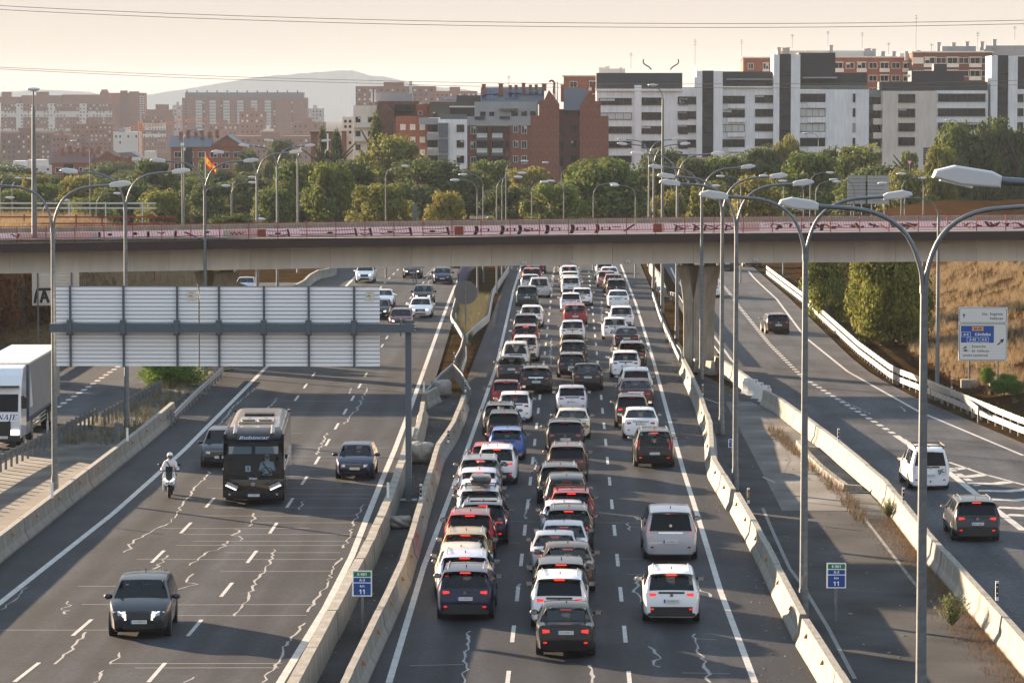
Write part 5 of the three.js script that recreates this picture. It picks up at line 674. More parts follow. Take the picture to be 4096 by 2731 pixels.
{ // lorry on the side road
  const [x, z] = [-27.9, -168], t = thing('articulated_lorry', 'white articulated lorry with grey curtain trailer leaving the left edge of the photo', 'truck', [x, 0, z], .03), wm = phys([.66, .67, .7], { roughness: .3, clearcoat: 1 }), curtain = std([.2, .2, .205], { map: rep(T.plaster, .3), roughness: .6 });
  part(t, 'cab', (() => { const s = new THREE.Shape(); s.moveTo(0, .55); s.lineTo(-.02, 1.2); s.lineTo(-.12, 1.9); s.lineTo(-.32, 2.9); s.lineTo(-.75, 3.45); s.lineTo(-1.1, 3.75); s.lineTo(-2.1, 3.85); s.lineTo(-2.1, .55); s.closePath(); return boxUV(new THREE.ExtrudeGeometry(s, { depth: 2.36, bevelEnabled: true, bevelSize: .06, bevelThickness: .06, bevelSegments: 2 }).rotateY(-Math.PI / 2).translate(1.18, 0, 0)); })(), wm); // outline runs back from the front
  t.children[0].scale.z = 1; t.children[0].geometry.scale(1, 1, 1);
  part(t, 'windscreen', bx(2.2, .85, .04, 0, 2.2, -.11, 0, -.19, 0), M.glass); part(t, 'grille', bx(1.5, .75, .06, 0, .95, .07), M.black); part(t, 'bumper', bx(2.4, .3, .1, 0, .5, .06), M.plastic); part(t, 'sun_visor', bx(2.3, .06, .35, 0, 3.0, -.12), M.black);
  for (const s of [1, -1]) { part(t, 'headlight', bx(.42, .26, .06, s * .94, .78, .06), M.headLit); part(t, 'wing_mirror', mg(bx(.18, .55, .22, s * 1.42, 2.2, -.25), bx(.2, .05, .1, s * 1.28, 2.5, -.25)), s > 0 ? M.black : wm); part(t, 'side_window', bx(.03, .6, .8, s * 1.25, 2.2, -.75), M.glass); part(t, 'tank', bx(.5, .6, 1.6, s * .95, .75, -3.4), M.rim); for (const wz of [-1.2, -4.6]) { const w = sub(t, 'wheel', [s * 1.05, .5, wz]); part(w, 'tyre', memo('btyre', () => 0), M.rubber); part(w, 'rim', memo('brim', () => 0), M.rim); } for (const wz of [-11, -12.3, -13.6]) { const w = sub(t, 'wheel', [s * 1.05, .5, wz]); part(w, 'tyre', memo('btyre', () => 0), M.rubber); part(w, 'rim', memo('brim', () => 0), M.rim); } }
  part(t, 'number_plate', bx(.52, .12, .02, .35, .55, .13), plateM);
  part(t, 'lettering', new THREE.PlaneGeometry(1.9, .42), std([1, 1, 1], { map: canvas(380, 84, (g) => { g.fillStyle = '#e4e4e8'; g.fillRect(0, 0, 380, 84); g.fillStyle = '#1c2470'; g.font = 'italic bold 74px serif'; g.textAlign = 'right'; g.fillText('NAJE', 372, 66); }), roughness: .4 }), [.12, 1.52, .075], [-.1, 0, 0]);
  part(t, 'trailer_curtain', boxUV(bx(2.5, 2.6, 13.2, 0, 2.55, -9.5)), curtain); part(t, 'trailer_roof', boxUV(bx(2.54, .1, 13.3, 0, 3.9, -9.5)), std([.6, .59, .56], { map: rep(T.plaster, .4), roughness: .7 })); part(t, 'trailer_frame', mg(bx(2.52, .14, 13.26, 0, 1.2, -9.5), bx(.1, 2.7, .1, 1.22, 2.55, -2.9), bx(.1, 2.7, .1, -1.22, 2.55, -2.9)), std([.05, .06, .12])); part(t, 'side_guard', mg(...[.62, .82, 1.0].map((y) => bx(.04, .08, 5.5, 1.22, y, -7.3))), M.rim); part(t, 'chassis', bx(1.6, .35, 15, 0, .85, -8), M.black);
  { const s = new THREE.Shape(); s.moveTo(0, 0).lineTo(1.1, 0).lineTo(.25, 1.9).closePath(); part(t, 'curtain_emblem', new THREE.ShapeGeometry(s).rotateY(Math.PI / 2).translate(1.262, 1.7, -3.4), std([.62, .62, .58])); }
}
{ // scooter and rider, front towards the camera
  const [x, z] = [-17.02,-146.42], t = thing('motor_scooter', 'white and black maxi scooter with bright V lamps, ridden towards the camera', 'scooter', [x, 0, z - .28], .05), wp = phys([.62, .63, .65], { roughness: .3, clearcoat: 1 });
  for (const wz of [0, -1.32]) { const w = sub(t, 'wheel', [0, .28, wz]); part(w, 'tyre', new THREE.TorusGeometry(.22, .065, 8, 22).rotateY(Math.PI / 2), M.rubber); part(w, 'rim', new THREE.CylinderGeometry(.17, .17, .06, 16).rotateZ(Math.PI / 2), M.rim); }
  part(t, 'front_fairing', (() => { const s = new THREE.Shape(); s.moveTo(0, .42); s.lineTo(.2, .55); s.lineTo(.27, .85); s.lineTo(.2, 1.08); s.lineTo(-.2, 1.08); s.lineTo(-.27, .85); s.lineTo(-.2, .55); s.closePath(); return new THREE.ExtrudeGeometry(s, { depth: .12, bevelEnabled: true, bevelSize: .03, bevelThickness: .05, bevelSegments: 2 }).rotateX(-.18).translate(0, 0, -.1); })(), wp);
  part(t, 'nose_panel', bx(.26, .34, .05, 0, .92, .0, 0, -.18, 0), M.black); part(t, 'screen', bx(.3, .24, .03, 0, 1.2, -.1, 0, -.45, 0), M.glass); part(t, 'fork', mg(cyl(.03, .03, .5, .1, .25, 0), cyl(.03, .03, .5, -.1, .25, 0)), M.black); part(t, 'mudguard', lathe2(.15, .1, .42, .04).translate(0, .54, .05), M.black); part(t, 'front_plate', bx(.22, .16, .02, 0, .62, .14), std([.45, .5, .55]));
  for (const s of [1, -1]) { part(t, 'headlight', bx(.22, .07, .04, 0, 0, 0), M.headLit, [s * .13, .76, .1], [0, 0, s * .75]); part(t, 'leg_shield', lathe2(.12, .5, .2, .05).translate(s * .24, .5, -.3), wp); part(t, 'mirror', mg(new THREE.SphereGeometry(1, 8, 6).scale(.09, .055, .03).translate(s * .4, 1.38, -.3), bx(.02, .2, .02, s * .32, 1.26, -.32, 0, 0, -s * .6)), M.black); part(t, 'grip', cyl(.02, .02, .14).rotateZ(Math.PI / 2).translate(s * .36 + .07, 1.12, -.36), M.black); }
  part(t, 'handlebar', tube([[-.34, 1.12, -.36], [-.1, 1.1, -.3], [.1, 1.1, -.3], [.34, 1.12, -.36]], .02, 10, 6), M.black); part(t, 'seat', lathe2(.3, .16, .8, .06).translate(0, .8, -1.0), M.black); part(t, 'rear_body', lathe2(.34, .36, .9, .1).translate(0, .58, -1.1), wp); part(t, 'footboard', bx(.4, .12, .5, 0, .35, -.5), M.black);
  const r = thing('person', 'scooter rider in white helmet and white shirt with a cross strap', 'person', [x, 0, z - .28], .05);
  part(r, 'body', personBody([[0, -.28, -.06, .17, 0, .1, 0, .18], [0, .1, 0, .19, 0, .18, .01, .17], [0, .2, 0, .1, 0, .3, .02, .06], [-.19, .16, 0, .085, -.33, -.1, .12, .065], [-.33, -.1, .12, .062, -.33, -.14, .36, .04], [.19, .16, 0, .085, .33, -.1, .12, .065], [.33, -.1, .12, .062, .33, -.14, .36, .04]], 44, .7, .05), shirt, [0, 1.27, -.75]);
  part(r, 'trousers', personBody([[-.09, -.1, -.3, .12, -.2, .02, .12, .09], [-.2, .02, .12, .09, -.16, -.42, .16, .06], [-.16, -.46, .16, .055, -.16, -.46, .32, .045], [.09, -.1, -.3, .12, .2, .02, .12, .09], [.2, .02, .12, .09, .16, -.42, .16, .06], [.16, -.46, .16, .055, .16, -.46, .32, .045], [-.1, -.08, -.34, .13, .1, -.08, -.34, .13]], 40, .7), trousers, [0, .92, -.52]);
  part(r, 'helmet', (() => { const g = new THREE.SphereGeometry(.145, 16, 12, 0, 7, 0, 2.0); g.scale(.92, 1.05, 1.05); return g; })(), wp, [0, 1.72, -.71]); part(r, 'head', (() => { const g = new THREE.SphereGeometry(.1, 14, 12); g.scale(.9, 1.15, 1); return g; })(), skin, [0, 1.66, -.69]); part(r, 'visor', bx(.2, .06, .04, 0, 1.7, -.575), M.black); part(r, 'chin_strap', bx(.12, .02, .06, 0, 1.56, -.64), M.black); part(r, 'strap', bx(.045, .46, .02, -.03, 1.33, -.56, 0, -.05, .62), M.black);
  for (const s of [1, -1]) { part(r, 'hand', mg(new THREE.SphereGeometry(.042, 8, 6).scale(1, .8, 1.2), ...[-.03, -.01, .01, .03].map((f) => cyl(.009, .008, .05).rotateX(1.3).translate(f, .0, .04)), cyl(.01, .008, .05).rotateZ(s * 1.2).translate(-s * .04, .0, .01)), skin, [s * .34, 1.13, -.38]); }
}

// ---------- buildings ----------
const bm = {
  white: std([.86, .84, .81], { map: rep(T.plaster, .12), roughness: .9 }), cream: std([.72, .63, .53], { map: rep(T.plaster, .12), roughness: .9 }), darkTile: std([.032, .031, .033], { map: rep(T.brick, .4), roughness: .7 }), attic: std([.022, .024, .028], { roughness: .6 }),
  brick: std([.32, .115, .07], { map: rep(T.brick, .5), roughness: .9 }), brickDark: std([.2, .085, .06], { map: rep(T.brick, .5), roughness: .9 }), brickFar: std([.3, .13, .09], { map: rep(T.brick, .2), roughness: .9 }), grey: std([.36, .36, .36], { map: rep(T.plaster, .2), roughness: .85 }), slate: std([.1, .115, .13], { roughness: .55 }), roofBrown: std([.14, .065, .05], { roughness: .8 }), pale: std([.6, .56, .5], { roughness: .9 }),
  pane: phys([.008, .011, .014], { roughness: .06, specularIntensity: .5 }), blind: std([.55, .54, .5], { roughness: .8 }), frameD: std([.03, .032, .036], { roughness: .5 }), frameW: std([.65, .63, .58], { roughness: .6 }), solar: phys([.02, .035, .075], { roughness: .12, clearcoat: 1 }), glassRail: phys([.25, .33, .33], { roughness: .05, transmission: .7, thickness: 0 }), balcony: std([.5, .5, .49], { roughness: .8 }), crane: std([.6, .2, .04], { roughness: .6 }),
};
const blk = (p, name, [X0, X1, Y0, Y1], D, depth, m, proud = 0) => part(p, name, boxUV(bx(X1 - X0, Y1 - Y0, depth, (X0 + X1) / 2, (Y0 + Y1) / 2, -D - depth / 2 + proud)), m);
const unit = new THREE.BoxGeometry(1, 1, 1), wrnd = rng(77);
function win(p, [X0, X1, Y0, Y1], D, { frame = bm.frameD, n = 2, deep = true, pane, name = 'window' } = {}) { // glass behind a projecting surround, with mullions
  const w = X1 - X0, h = Y1 - Y0, key = 'w' + w.toFixed(1) + 'x' + h.toFixed(1) + n, c = [(X0 + X1) / 2, (Y0 + Y1) / 2, -D + .03];
  const o = part(p, name, memo(key + 'g', () => bx(w, h, .06)), pane ?? (wrnd() < .06 ? bm.blind : bm.pane), c);
  part(o, 'frame', memo(key + 'f', () => { const a = [bx(w + .14, .09, .2, 0, h / 2, .06), bx(w + .14, .09, .24, 0, -h / 2, .08), bx(.09, h, .2, w / 2, 0, .06), bx(.09, h, .2, -w / 2, 0, .06)]; for (let k = 1; k < n; k++) a.push(bx(.06, h, .06, -w / 2 + w * k / n, 0, .05)); return mg(a); }), frame);
  if (deep && wrnd() < .35) { const u = Math.min(.45, .2 + wrnd() * .3), k = part(o, 'roller_blind', unit, bm.blind, [w * (wrnd() < .5 ? -.25 : .25), h * (.5 - u / 2), .02]); k.scale.set(w * .46, h * u, .05); }
  return o;
}
const grid = (p, [X0, X1, Y0, Y1], D, nx, ny, m, fw = .5, fh = .5, name = 'window', skip = 0) => { const dx = (X1 - X0) / nx, dy = (Y1 - Y0) / ny; for (let j = 0; j < ny; j++) for (let i = 0; i < nx; i++) { if (wrnd() < skip) continue; const o = part(p, name, unit, wrnd() < .3 ? bm.blind : m, [X0 + dx * (i + .5), Y0 + dy * (j + .5), -D + .04]); o.scale.set(dx * fw, dy * fh, .14); } };
const stack = (p, x, y, z, w, h, m = bm.brick) => { const o = part(p, 'chimney', memo('ch' + w + h, () => mg(bx(w, h, w, 0, h / 2, 0), bx(w * 1.25, .15, w * 1.25, 0, h, 0))), m, [x, y, z]); return o; };
const aerial = (p, x, y, z, h) => part(p, 'aerial', memo('ae' + h, () => mg(bx(.06, h, .06, 0, h / 2, 0), bx(.9, .05, .05, 0, h * .9, 0), bx(.7, .05, .05, 0, h * .8, 0), bx(.5, .05, .05, 0, h * .97, 0))), bm.frameD, [x, y, z]);

{ // white apartment complex on the right, one thing per block
  const D = 737;
  const rows3 = [[645, 700], [745, 800], [848, 902], [948, 1000]];
  const w1 = thing('apartment_block', 'white apartment block with dark strip windows right of the brick gables', 'building');
  blk(w1, 'wall', [5.02,23.24,3.21,20.42], D, 14, bm.white); blk(w1, 'wall', [23.08,26.09,5.65,20.87], D, 14, bm.white, .01); blk(w1, 'pillar', [13.03,14.51,3.2,21.33], D, 2, bm.white, .5); blk(w1, 'attic', [5.01,23.18,20.51,23.91], D + 2.5, 10, bm.attic); blk(w1, 'cornice', [4.87,23.18,20.11,20.57], D, 2, bm.white, .6);
  for (const [a, b] of [[675, 720], [775, 815], [870, 915], [970, 1015], [1070, 1112]]) { const y = (k) => k; win(w1, [5.63,12.43,17.22,18.59].map((v, i) => i < 2 ? v : v - (a - 675) * .0306), D, { n: 4 }); win(w1, [14.17,18.96,17.16,18.68].map((v, i) => i < 2 ? v : v - (a - 675) * .0306), D, { n: 4 }); win(w1, [22.17,26.08,17.37,18.89].map((v, i) => i < 2 ? v : v - (a - 675) * .0306), D, { n: 3 }); }
  for (let k = 0; k < 5; k++) win(w1, [19.81,21.64,17.16,18.68].map((v, i) => i < 2 ? v + 2.6 : v - k * 3.03), D, { n: 1 });
  const stair = (label, x, r, top) => { const t = thing('stair_tower', label, 'building'); blk(t, 'wall', r, D, 10, bm.darkTile, .7); const dx = x; for (let k = 0; k < 5; k++) { const h = (r[3] - r[2]); win(t, [r[0] + .2, r[1] - .2, r[3] - 4.2 - k * 3.05, r[3] - 3.6 - k * 3.05], D - .75, { n: 4, deep: false }); } for (const [a, b] of dx) blk(t, 'fin', [a, b, r[2], r[3] - .1], D, 11, bm.white, 1.4); };
  stair('dark stair tower with white fins, left one of the white complex', [[[26.02,27.24,6.26,24][0], [26.02,27.24,6.26,24][1]], [[29.61,31.51,6.26,24.12][0], [29.61,31.51,6.26,24.12][1]]], [27.18,29.68,6.26,24.37]);
  stair('tallest dark stair tower with white fins in the middle of the complex', [[[42.17,43.39,8.7,27.85][0], [42.17,43.39,8.7,27.85][1]], [[45.82,47.75,8.7,27.79][0], [45.82,47.75,8.7,27.79][1]]], [43.29,45.92,8.7,27.85]);
  stair('dark stair tower with white fins at the right end of the complex', [[[87.75,89.02,11.75,27.39][0], [87.75,89.02,11.75,27.39][1]], [[91.3,93.21,11.75,27.39][0], [91.3,93.21,11.75,27.39][1]]], [88.87,91.45,11.75,27.54]);
  const w2 = thing('apartment_block', 'white apartment block between the two tall dark stair towers', 'building');
  blk(w2, 'wall', [31.45,42.28,5.04,20.87], D, 14, bm.white); blk(w2, 'attic', [31.44,42.2,20.87,24.21], D + 2, 10, bm.darkTile); blk(w2, 'ledge', [31.45,42.2,20.75,21.11], D, 2, bm.white, .5); blk(w2, 'canopy', [32.36,41.95,22.45,22.69], D, 2, bm.grey, .9); win(w2, [35.71,36.63,21.02,21.93], D - 1.9 + 3.9, { n: 2 }); win(w2, [40.73,41.5,21.17,22.08], D + 2, { n: 1 });
  for (const [a, b] of [[660, 710], [755, 810], [855, 912], [958, 1008]]) { win(w2, [30.85,36.19,17.52,19.05].map((v, i) => i < 2 ? v : v - (a - 660) * .0306), D, { n: 4 }); win(w2, [38.53,42.22,17.68,19.2].map((v, i) => i < 2 ? v - .1 : v - (a - 660) * .0306), D, { n: 3 }); blk(w2, 'balcony_front', [32.63,36.19,16.46,17.37].map((v, i) => i < 2 ? v : v - (a - 660) * .0306), D, .6, bm.white, .55); }
  const w3 = thing('apartment_block', 'white apartment block with a glass-railed roof terrace', 'building');
  blk(w3, 'wall', [47.68,62.29,6.27,20.41], D, 15, bm.white); blk(w3, 'attic', [47.7,55.41,20.5,28.16], D + 3, 9, bm.darkTile); blk(w3, 'attic', [55.39,62.04,20.5,23.9], D + 3, 9, bm.darkTile, .2); blk(w3, 'canopy', [48.49,55.64,22.75,23.06], D, 3, bm.grey, -.2); for (let k = 0; k < 12; k++) { const r = [47.8,48.96,20.44,21.35]; blk(w3, 'terrace_glass', [r[0] + k * 1.18, r[0] + k * 1.18 + 1.12, r[2], r[3]], D, .06, bm.glassRail, -.1); }
  for (const [a, b] of rows3) { win(w3, [47.81,53.08,17.83,19.5].map((v, i) => i < 2 ? v : v - (a - 645) * .0306), D, { n: 4 }); win(w3, [58.94,59.38,17.83,19.5].map((v, i) => i < 2 ? v : v - (a - 645) * .0306), D, { n: 1, deep: false }); blk(w3, 'balcony_front', [49.43,53.09,16.55,17.68].map((v, i) => i < 2 ? v : v - (a - 645) * .0306), D, .6, bm.white, .55); }
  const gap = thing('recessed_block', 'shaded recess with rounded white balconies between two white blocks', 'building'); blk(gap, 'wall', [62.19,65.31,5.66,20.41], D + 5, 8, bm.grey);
  for (let k = 0; k < 4; k++) { const r = [62.26,65.16,17.22,18.8]; win(gap, [r[0], r[1], r[2] - k * 2.95, r[3] - k * 2.95], D + 5, { n: 3 }); blk(gap, 'balcony', [r[0] + 1.0, r[1], r[2] - 1.2 - k * 2.95, r[2] + .1 - k * 2.95], D, 4, bm.cream, -.3); }
  const w4 = thing('apartment_block', 'cream apartment block with dark flat attic, right of the recess', 'building');
  blk(w4, 'wall', [65.14,76.32,2,20.11], D, 15, bm.cream, .6); blk(w4, 'wall', [76.18,87.26,4.14,20.2], D, 15, bm.white); blk(w4, 'attic', [65.13,87.12,20.2,22.08], D + 1, 12, bm.attic, .4); blk(w4, 'attic', [71.44,82.54,22.08,24.36], D + 3, 8, bm.darkTile); blk(w4, 'attic', [76.22,78.97,24.36,25.81], D + 4, 4, bm.darkTile);
  for (const [a, b] of [[648, 703], [748, 802], [845, 900], [943, 998]]) { win(w4, [68.43,71.85,17.74,19.41].map((v, i) => i < 2 ? v : v - (a - 648) * .0306), D - .6, { n: 3 }); win(w4, [76.79,86.62,17.92,19.5].map((v, i) => i < 2 ? v : v - (a - 648) * .0306), D, { n: 8 }); }
  part(w4, 'satellite_dish', new THREE.SphereGeometry(.5, 14, 8, 0, 7, 0, 1.1).rotateX(1.2), M.white, [70.25,23.21,-734]);
  const w5 = thing('apartment_block', 'white apartment block cut off by the right edge of the photo', 'building'); blk(w5, 'wall', [93.13,99.23,8.71,20.41], D, 14, bm.white); blk(w5, 'attic', [93.06,99.11,20.5,27.39], D + 3, 9, bm.darkTile); for (let k = 0; k < 4; k++) { const r = [92.5,94.61,17.83,19.41]; win(w5, [r[0] + .7, r[1], r[2] - k * 2.95, r[3] - k * 2.95], D, { n: 2 }); }
  // older brick slabs behind
  const back = (label, r, DD, m, nx, ny, wx) => { const t = thing('brick_slab', label, 'building'); blk(t, 'wall', [r[0], r[1], r[2] - 12, r[3]], DD, 12, m); for (let i = 0; i < nx; i++) for (let j = 0; j < ny; j++) { const cx = r[0] + (r[1] - r[0]) * (i + .5) / nx, cy = r[3] - 1.8 - j * 2.9; win(t, [cx - wx, cx + wx, cy - .65, cy + .65], DD, { frame: bm.frameW, n: 2 }); if (i % 2) { blk(t, 'balcony', [cx - wx * 1.25, cx + wx * 1.25, cy - 1.5, cy - .7], DD, 1, bm.pale, .9); blk(t, 'awning', [cx - wx * 1.25, cx + wx * 1.25, cy + .7, cy + .85], DD, 1, bm.pale, .9); } } blk(t, 'roof_edge', [r[0] - .3, r[1] + .3, r[3], r[3] + .3], DD - .3, 13, bm.pale); return t; };
  const s1 = back('brick slab behind the complex with white balconies, in the middle', [56.74,77.56,22.73,28.01], 800, bm.brick, 8, 3, .9); const s2 = back('brownish brick slab behind the cream block', [76.54,94.33,23.79,28.99], 790, bm.brickDark, 7, 3, 1.1); const s3 = back('low red brick slab left of the tallest stair tower', [38.91,45.79,24.15,27.85], 800, bm.brick, 2, 2, .6); const s4 = back('red brick slab behind the strip-window block', [-2,11.4,21.25,23.73], 800, bm.brick, 3, 2, .8);
  blk(s1, 'roof_house', [53.1,69.11,28,29.65], 803, 6, bm.pale); blk(s2, 'roof_house', [74.54,77.52,27.84,28.99], 800, 6, bm.pale); blk(s2, 'roof_house', [83.37,91.03,29.06,30.46], 793, 5, bm.grey); blk(s2, 'roof_house', [93.13,102.91,28.34,30.61], 793, 5, bm.grey); blk(s4, 'roof_house', [6.1,12.06,23.73,25.55], 803, 5, bm.pale); blk(s1, 'roof_house', [46.99,53.1,28.77,29.66], 804, 5, bm.pale);
  for (const [t, list, DD] of [[s1, [[672, 325], [708, 328], [733, 326], [1030, 310], [1270, 335], [1290, 332], [1325, 335], [1388, 352], [1462, 352]], 800], [s2, [[1778, 290], [1880, 292], [1972, 285], [2075, 285], [2160, 270], [1558, 352], [1638, 345]], 790], [s4, [], 800]]) for (const [a, b] of list) { const u = (a - 672) * .0332; const base = t === s1 ? [47.22,30.32,-800] : [82.64,31.27,-790], o = t === s1 ? 672 : 1778, k = t === s1 ? .0332 : .0328, yo = t === s1 ? 325 : 290; stack(t, base[0] + (a - o) * k, base[1] - (b - yo) * k - 2, -DD - 3, .8, 2.0, bm.grey); }
  for (const [x, y, z] of [[6.27,25.55,-800], [6.93,25.55,-800], [7.66,25.71,-800], [8.18,25.81,-800]]) stack(s4, x, y - 1.4, z - 3, .5, 1.6, bm.pale); for (const [x, y, z, h] of [[28.01,26.2,-800, 6], [38.65,27.19,-800, 5], [50.19,30.15,-800, 3.2], [58.31,30.48,-800, 3.6], [66.13,30.15,-800, 3.6], [72.17,28.83,-800, 2.6], [13.38,25.54,-800, 3.6], [11.07,23.89,-800, 2]]) aerial(s1, x, y, z - 2, h);
  for (const [x, y, z, h] of [[77.42,29.48,-790, 8], [91.31,29.64,-790, 4], [99.62,31.91,-790, 3], [80.94,28.99,-790, 2]]) aerial(s2, x, y, z - 2, h);
  for (const [x, y, z, s] of [[16.19,25.87,-800, 1], [24.12,25.87,-800, -1]]) part(s4, 'roof_vent_pipe', tube([[x, y + 1.8, z], [x, y + .9, z], [x + s * 1.4, y - .1, z], [x + s * 1.8, y - .6, z]], .17, 10, 6), bm.frameD);
}
{ // brick building with two gables in the middle
  const D = 700, t = thing('brick_apartment_house', 'red brick apartment house with two tall gables and solar panels on its roof', 'building');
  blk(t, 'wall', [-12.33,-8.26,1.54,13.13], D, 10, bm.brick); blk(t, 'wall', [-20.94,-12.33,1.54,12.98], D, 10, bm.brick, -.3); blk(t, 'upper_storey', [-19.58,-6.96,14.87,17.76], D, 9, bm.grey, -.6); blk(t, 'parapet', [-21.03,-8.35,13.07,14.87], D, 9, bm.grey, .25);
  const gable = (pts) => { const s = new THREE.Shape(); pts.forEach(([x, y], k) => k ? s.lineTo(x, y) : s.moveTo(x, y)); s.closePath(); return boxUV(new THREE.ExtrudeGeometry(s, { depth: 8, bevelEnabled: false }).translate(0, 0, -D - 8)); };
  const q = [[-8.35,1.54,-700], [-8.36,15.01,-700], [-6.67,15.01,-700], [-6.68,18.05,-700], [-5.66,18.05,-700], [-4.71,20.13,-700], [-2.62,17.32,-700], [-2.6,1.54,-700]]; part(t, 'gable_wall', gable(q.map(([x, y]) => [x, y])).translate(0, 0, .3), bm.brick);
  const q2 = [[1.46,2.12,-700], [1.44,16.89,-700], [3.52,20.24,-700], [4.28,18.77,-700], [4.68,18.77,-700], [4.68,17.9,-700], [5.64,17.9,-700], [5.64,14.95,-700], [7.24,14.95,-700], [7.26,2.12,-700]]; part(t, 'gable_wall', gable(q2.map(([x, y]) => [x, y])).translate(0, 0, .5), bm.brick);
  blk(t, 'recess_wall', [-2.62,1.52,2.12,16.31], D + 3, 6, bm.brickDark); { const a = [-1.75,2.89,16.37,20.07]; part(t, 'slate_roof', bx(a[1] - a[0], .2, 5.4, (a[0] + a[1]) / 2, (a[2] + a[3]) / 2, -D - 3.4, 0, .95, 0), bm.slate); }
  for (let k = 0; k < 3; k++) { const d = k * 2.99; const w = (r, n = 2, f = bm.frameW) => win(t, [r[0], r[1], r[2] - d, r[3] - d], D, { n, frame: f }); w([-11.81,-10.88,11.68,12.96]); w([-10.15,-9.14,11.45,12.96]); w([-20.31,-19.29,11.33,12.78]); w([-13.4,-12.76,10.96,12.9], 1, bm.frameD); const r = [-0.29,0.72,11.74,12.99]; win(t, [r[0], r[1], r[2] - d, r[3] - d], D + 3, { n: 2 }); const b = [-19.15,-16.97,10.58,12.84], c = [-16.1,-13.87,10.58,12.84]; for (const g of [b, c]) { blk(t, 'glass_bay', [g[0], g[1], g[2] - d, g[3] - d], D, 1, bm.pane, .9); blk(t, 'bay_slab', [g[0] - .1, g[1] + .1, g[2] - .5 - d, g[2] - d], D, 1.1, bm.slate, 1); win(t, [g[0] + .1, g[1] - .1, g[2] + .1 - d, g[2] + .9 - d], D - .9, { n: 2, frame: bm.frameW, pane: bm.blind, deep: false }); } const e = [-2.61,-1.8,10.96,12.9]; win(t, [e[0] + .1, e[1], e[2] - d, e[3] - d], D + 3, { n: 1 }); }
  for (const r of [[-16.59,-15.66,14.29,15.73], [-12.18,-10.97,15.01,15.79], [-10.15,-9.14,15.01,15.88], [-8.36,-7.4,15.01,15.88], [-18.42,-17.4,14.87,15.79]]) win(t, r, D + .6, { n: 2 }); blk(t, 'balcony_rail', [-19.49,-17.46,14.23,14.87], D, .1, bm.frameD, .5); blk(t, 'balcony_rail', [-14.56,-12.47,14.34,14.95], D, .1, bm.frameD, .5); blk(t, 'canopy', [-14.56,-10.88,16.17,16.46], D, 1.6, bm.slate, .5); for (let k = 0; k < 2; k++) { const r = [-1.46,-1.02,15.01,15.88]; win(t, [r[0] + k * 2.6, r[1] + k * 2.6, r[2], r[3]], D + 3, { n: 1, deep: false }); }
  { const a = [-18.42,-5.66,17.9,20.22]; part(t, 'slate_roof', bx(a[1] - a[0], .2, 5, (a[0] + a[1]) / 2, (a[2] + a[3]) / 2 - .1, -D - 3, 0, .72, 0), bm.slate); const u = (a[1] - a[0]) / 440; for (const [x, y] of [[985, 675], [1030, 675], [1010, 640], [1058, 640], [1150, 672], [1200, 672], [1170, 635], [1220, 635], [1290, 640], [1330, 640], [1365, 640]]) part(t, 'solar_panel', memo('sol', () => bx(1.25, .08, 1.35, 0, 0, 0, 0, .72, 0)), bm.solar, [a[0] + (x - 955) * u, a[3] - (y - 615) * u + .25, -D - 3 + (y - 655) * u * .9]); }
  for (const [x, y, z, w, h] of [[-17.78,19.06,-700, .75, 2.2], [-14.36,19.06,-700, .85, 2.3], [-12.47,19.93,-700, .6, 1.1], [-9.81,19.49,-700, .7, 2], [-8.42,19.93,-700, .6, 1.2], [-7.26,20.07,-700, .6, 1.1], [-5.66,19.93,-700, .9, 1.4], [-2.04,17.76,-700, .6, 3.4], [4.19,19.49,-700, .7, 1.7], [-11.31,20.07,-700, .6, 1]]) stack(t, x, y, z - 3, w, h); for (const [x, y, z] of [[-3.49,17.47,-700], [-3.02,17.47,-700], [-3.78,17.76,-700]]) part(t, 'steel_flue', cyl(.13, .13, 4.3), M.chrome, [x, y, z - 2]); part(t, 'vent_hood', tube([[-3.78,19.49,-700], [-3.72,21.66,-700], [-4.22,22.04,-700], [-4.65,21.75,-700]].map(([x, y, z]) => [x, y, z - 2]), .2, 12, 7), bm.brickDark); aerial(t, -12.7,20.36,-700, 2.6);
  const v = thing('white_corner_house', 'white corner block with grey glazed bays left of the brick gables', 'building');
  blk(v, 'wall', [-26.83,-21.01,1.53,14.29], D - 1, 10, bm.white); for (let k = 0; k < 3; k++) { const r = [-26.75,-24.81,10.67,13.42], d = k * 3.1; blk(v, 'glazed_bay', [r[0], r[1], r[2] - d, r[3] - d], D - 1, 1, bm.slate, .8); blk(v, 'bay_cap', [r[0] - .1, r[1] + .1, r[3] - d, r[3] + .18 - d], D - 1, 1.2, bm.grey, .9); const s = [-23.06,-21.67,11.83,13.19]; win(v, [s[0], s[1], s[2] - d, s[3] - d], D - 1, { n: 2 }); const e = [-30.69,-26.86,13.27,14.58]; blk(v, 'balcony', [e[0] + (k ? 1.6 : 0), e[1], e[2] - d, e[3] - d], D, 3, bm.grey, .5); const gq = [-29.07,-26.92,11.82,13.21]; win(v, [gq[0], gq[1], gq[2] - d, gq[3] - d], D + 2, { n: 3 }); }
  blk(v, 'wall', [-29.07,-26.77,1.53,14.58], D + 2, 7, bm.white); for (let k = 0; k < 6; k++) { const r = [-26.4,-21.03,14.29,15.3], w = (r[1] - r[0]) / 6; blk(v, 'terrace_glass', [r[0] + k * w, r[0] + (k + .95) * w, r[2], r[3]], D - 1, .06, bm.glassRail, -.05); } blk(v, 'terrace_room', [-24.51,-19.58,14.87,16.75], D + 2, 4, bm.pane); blk(v, 'pergola', [-24.6,-19.55,16.66,16.95], D + .5, 5, bm.pale);
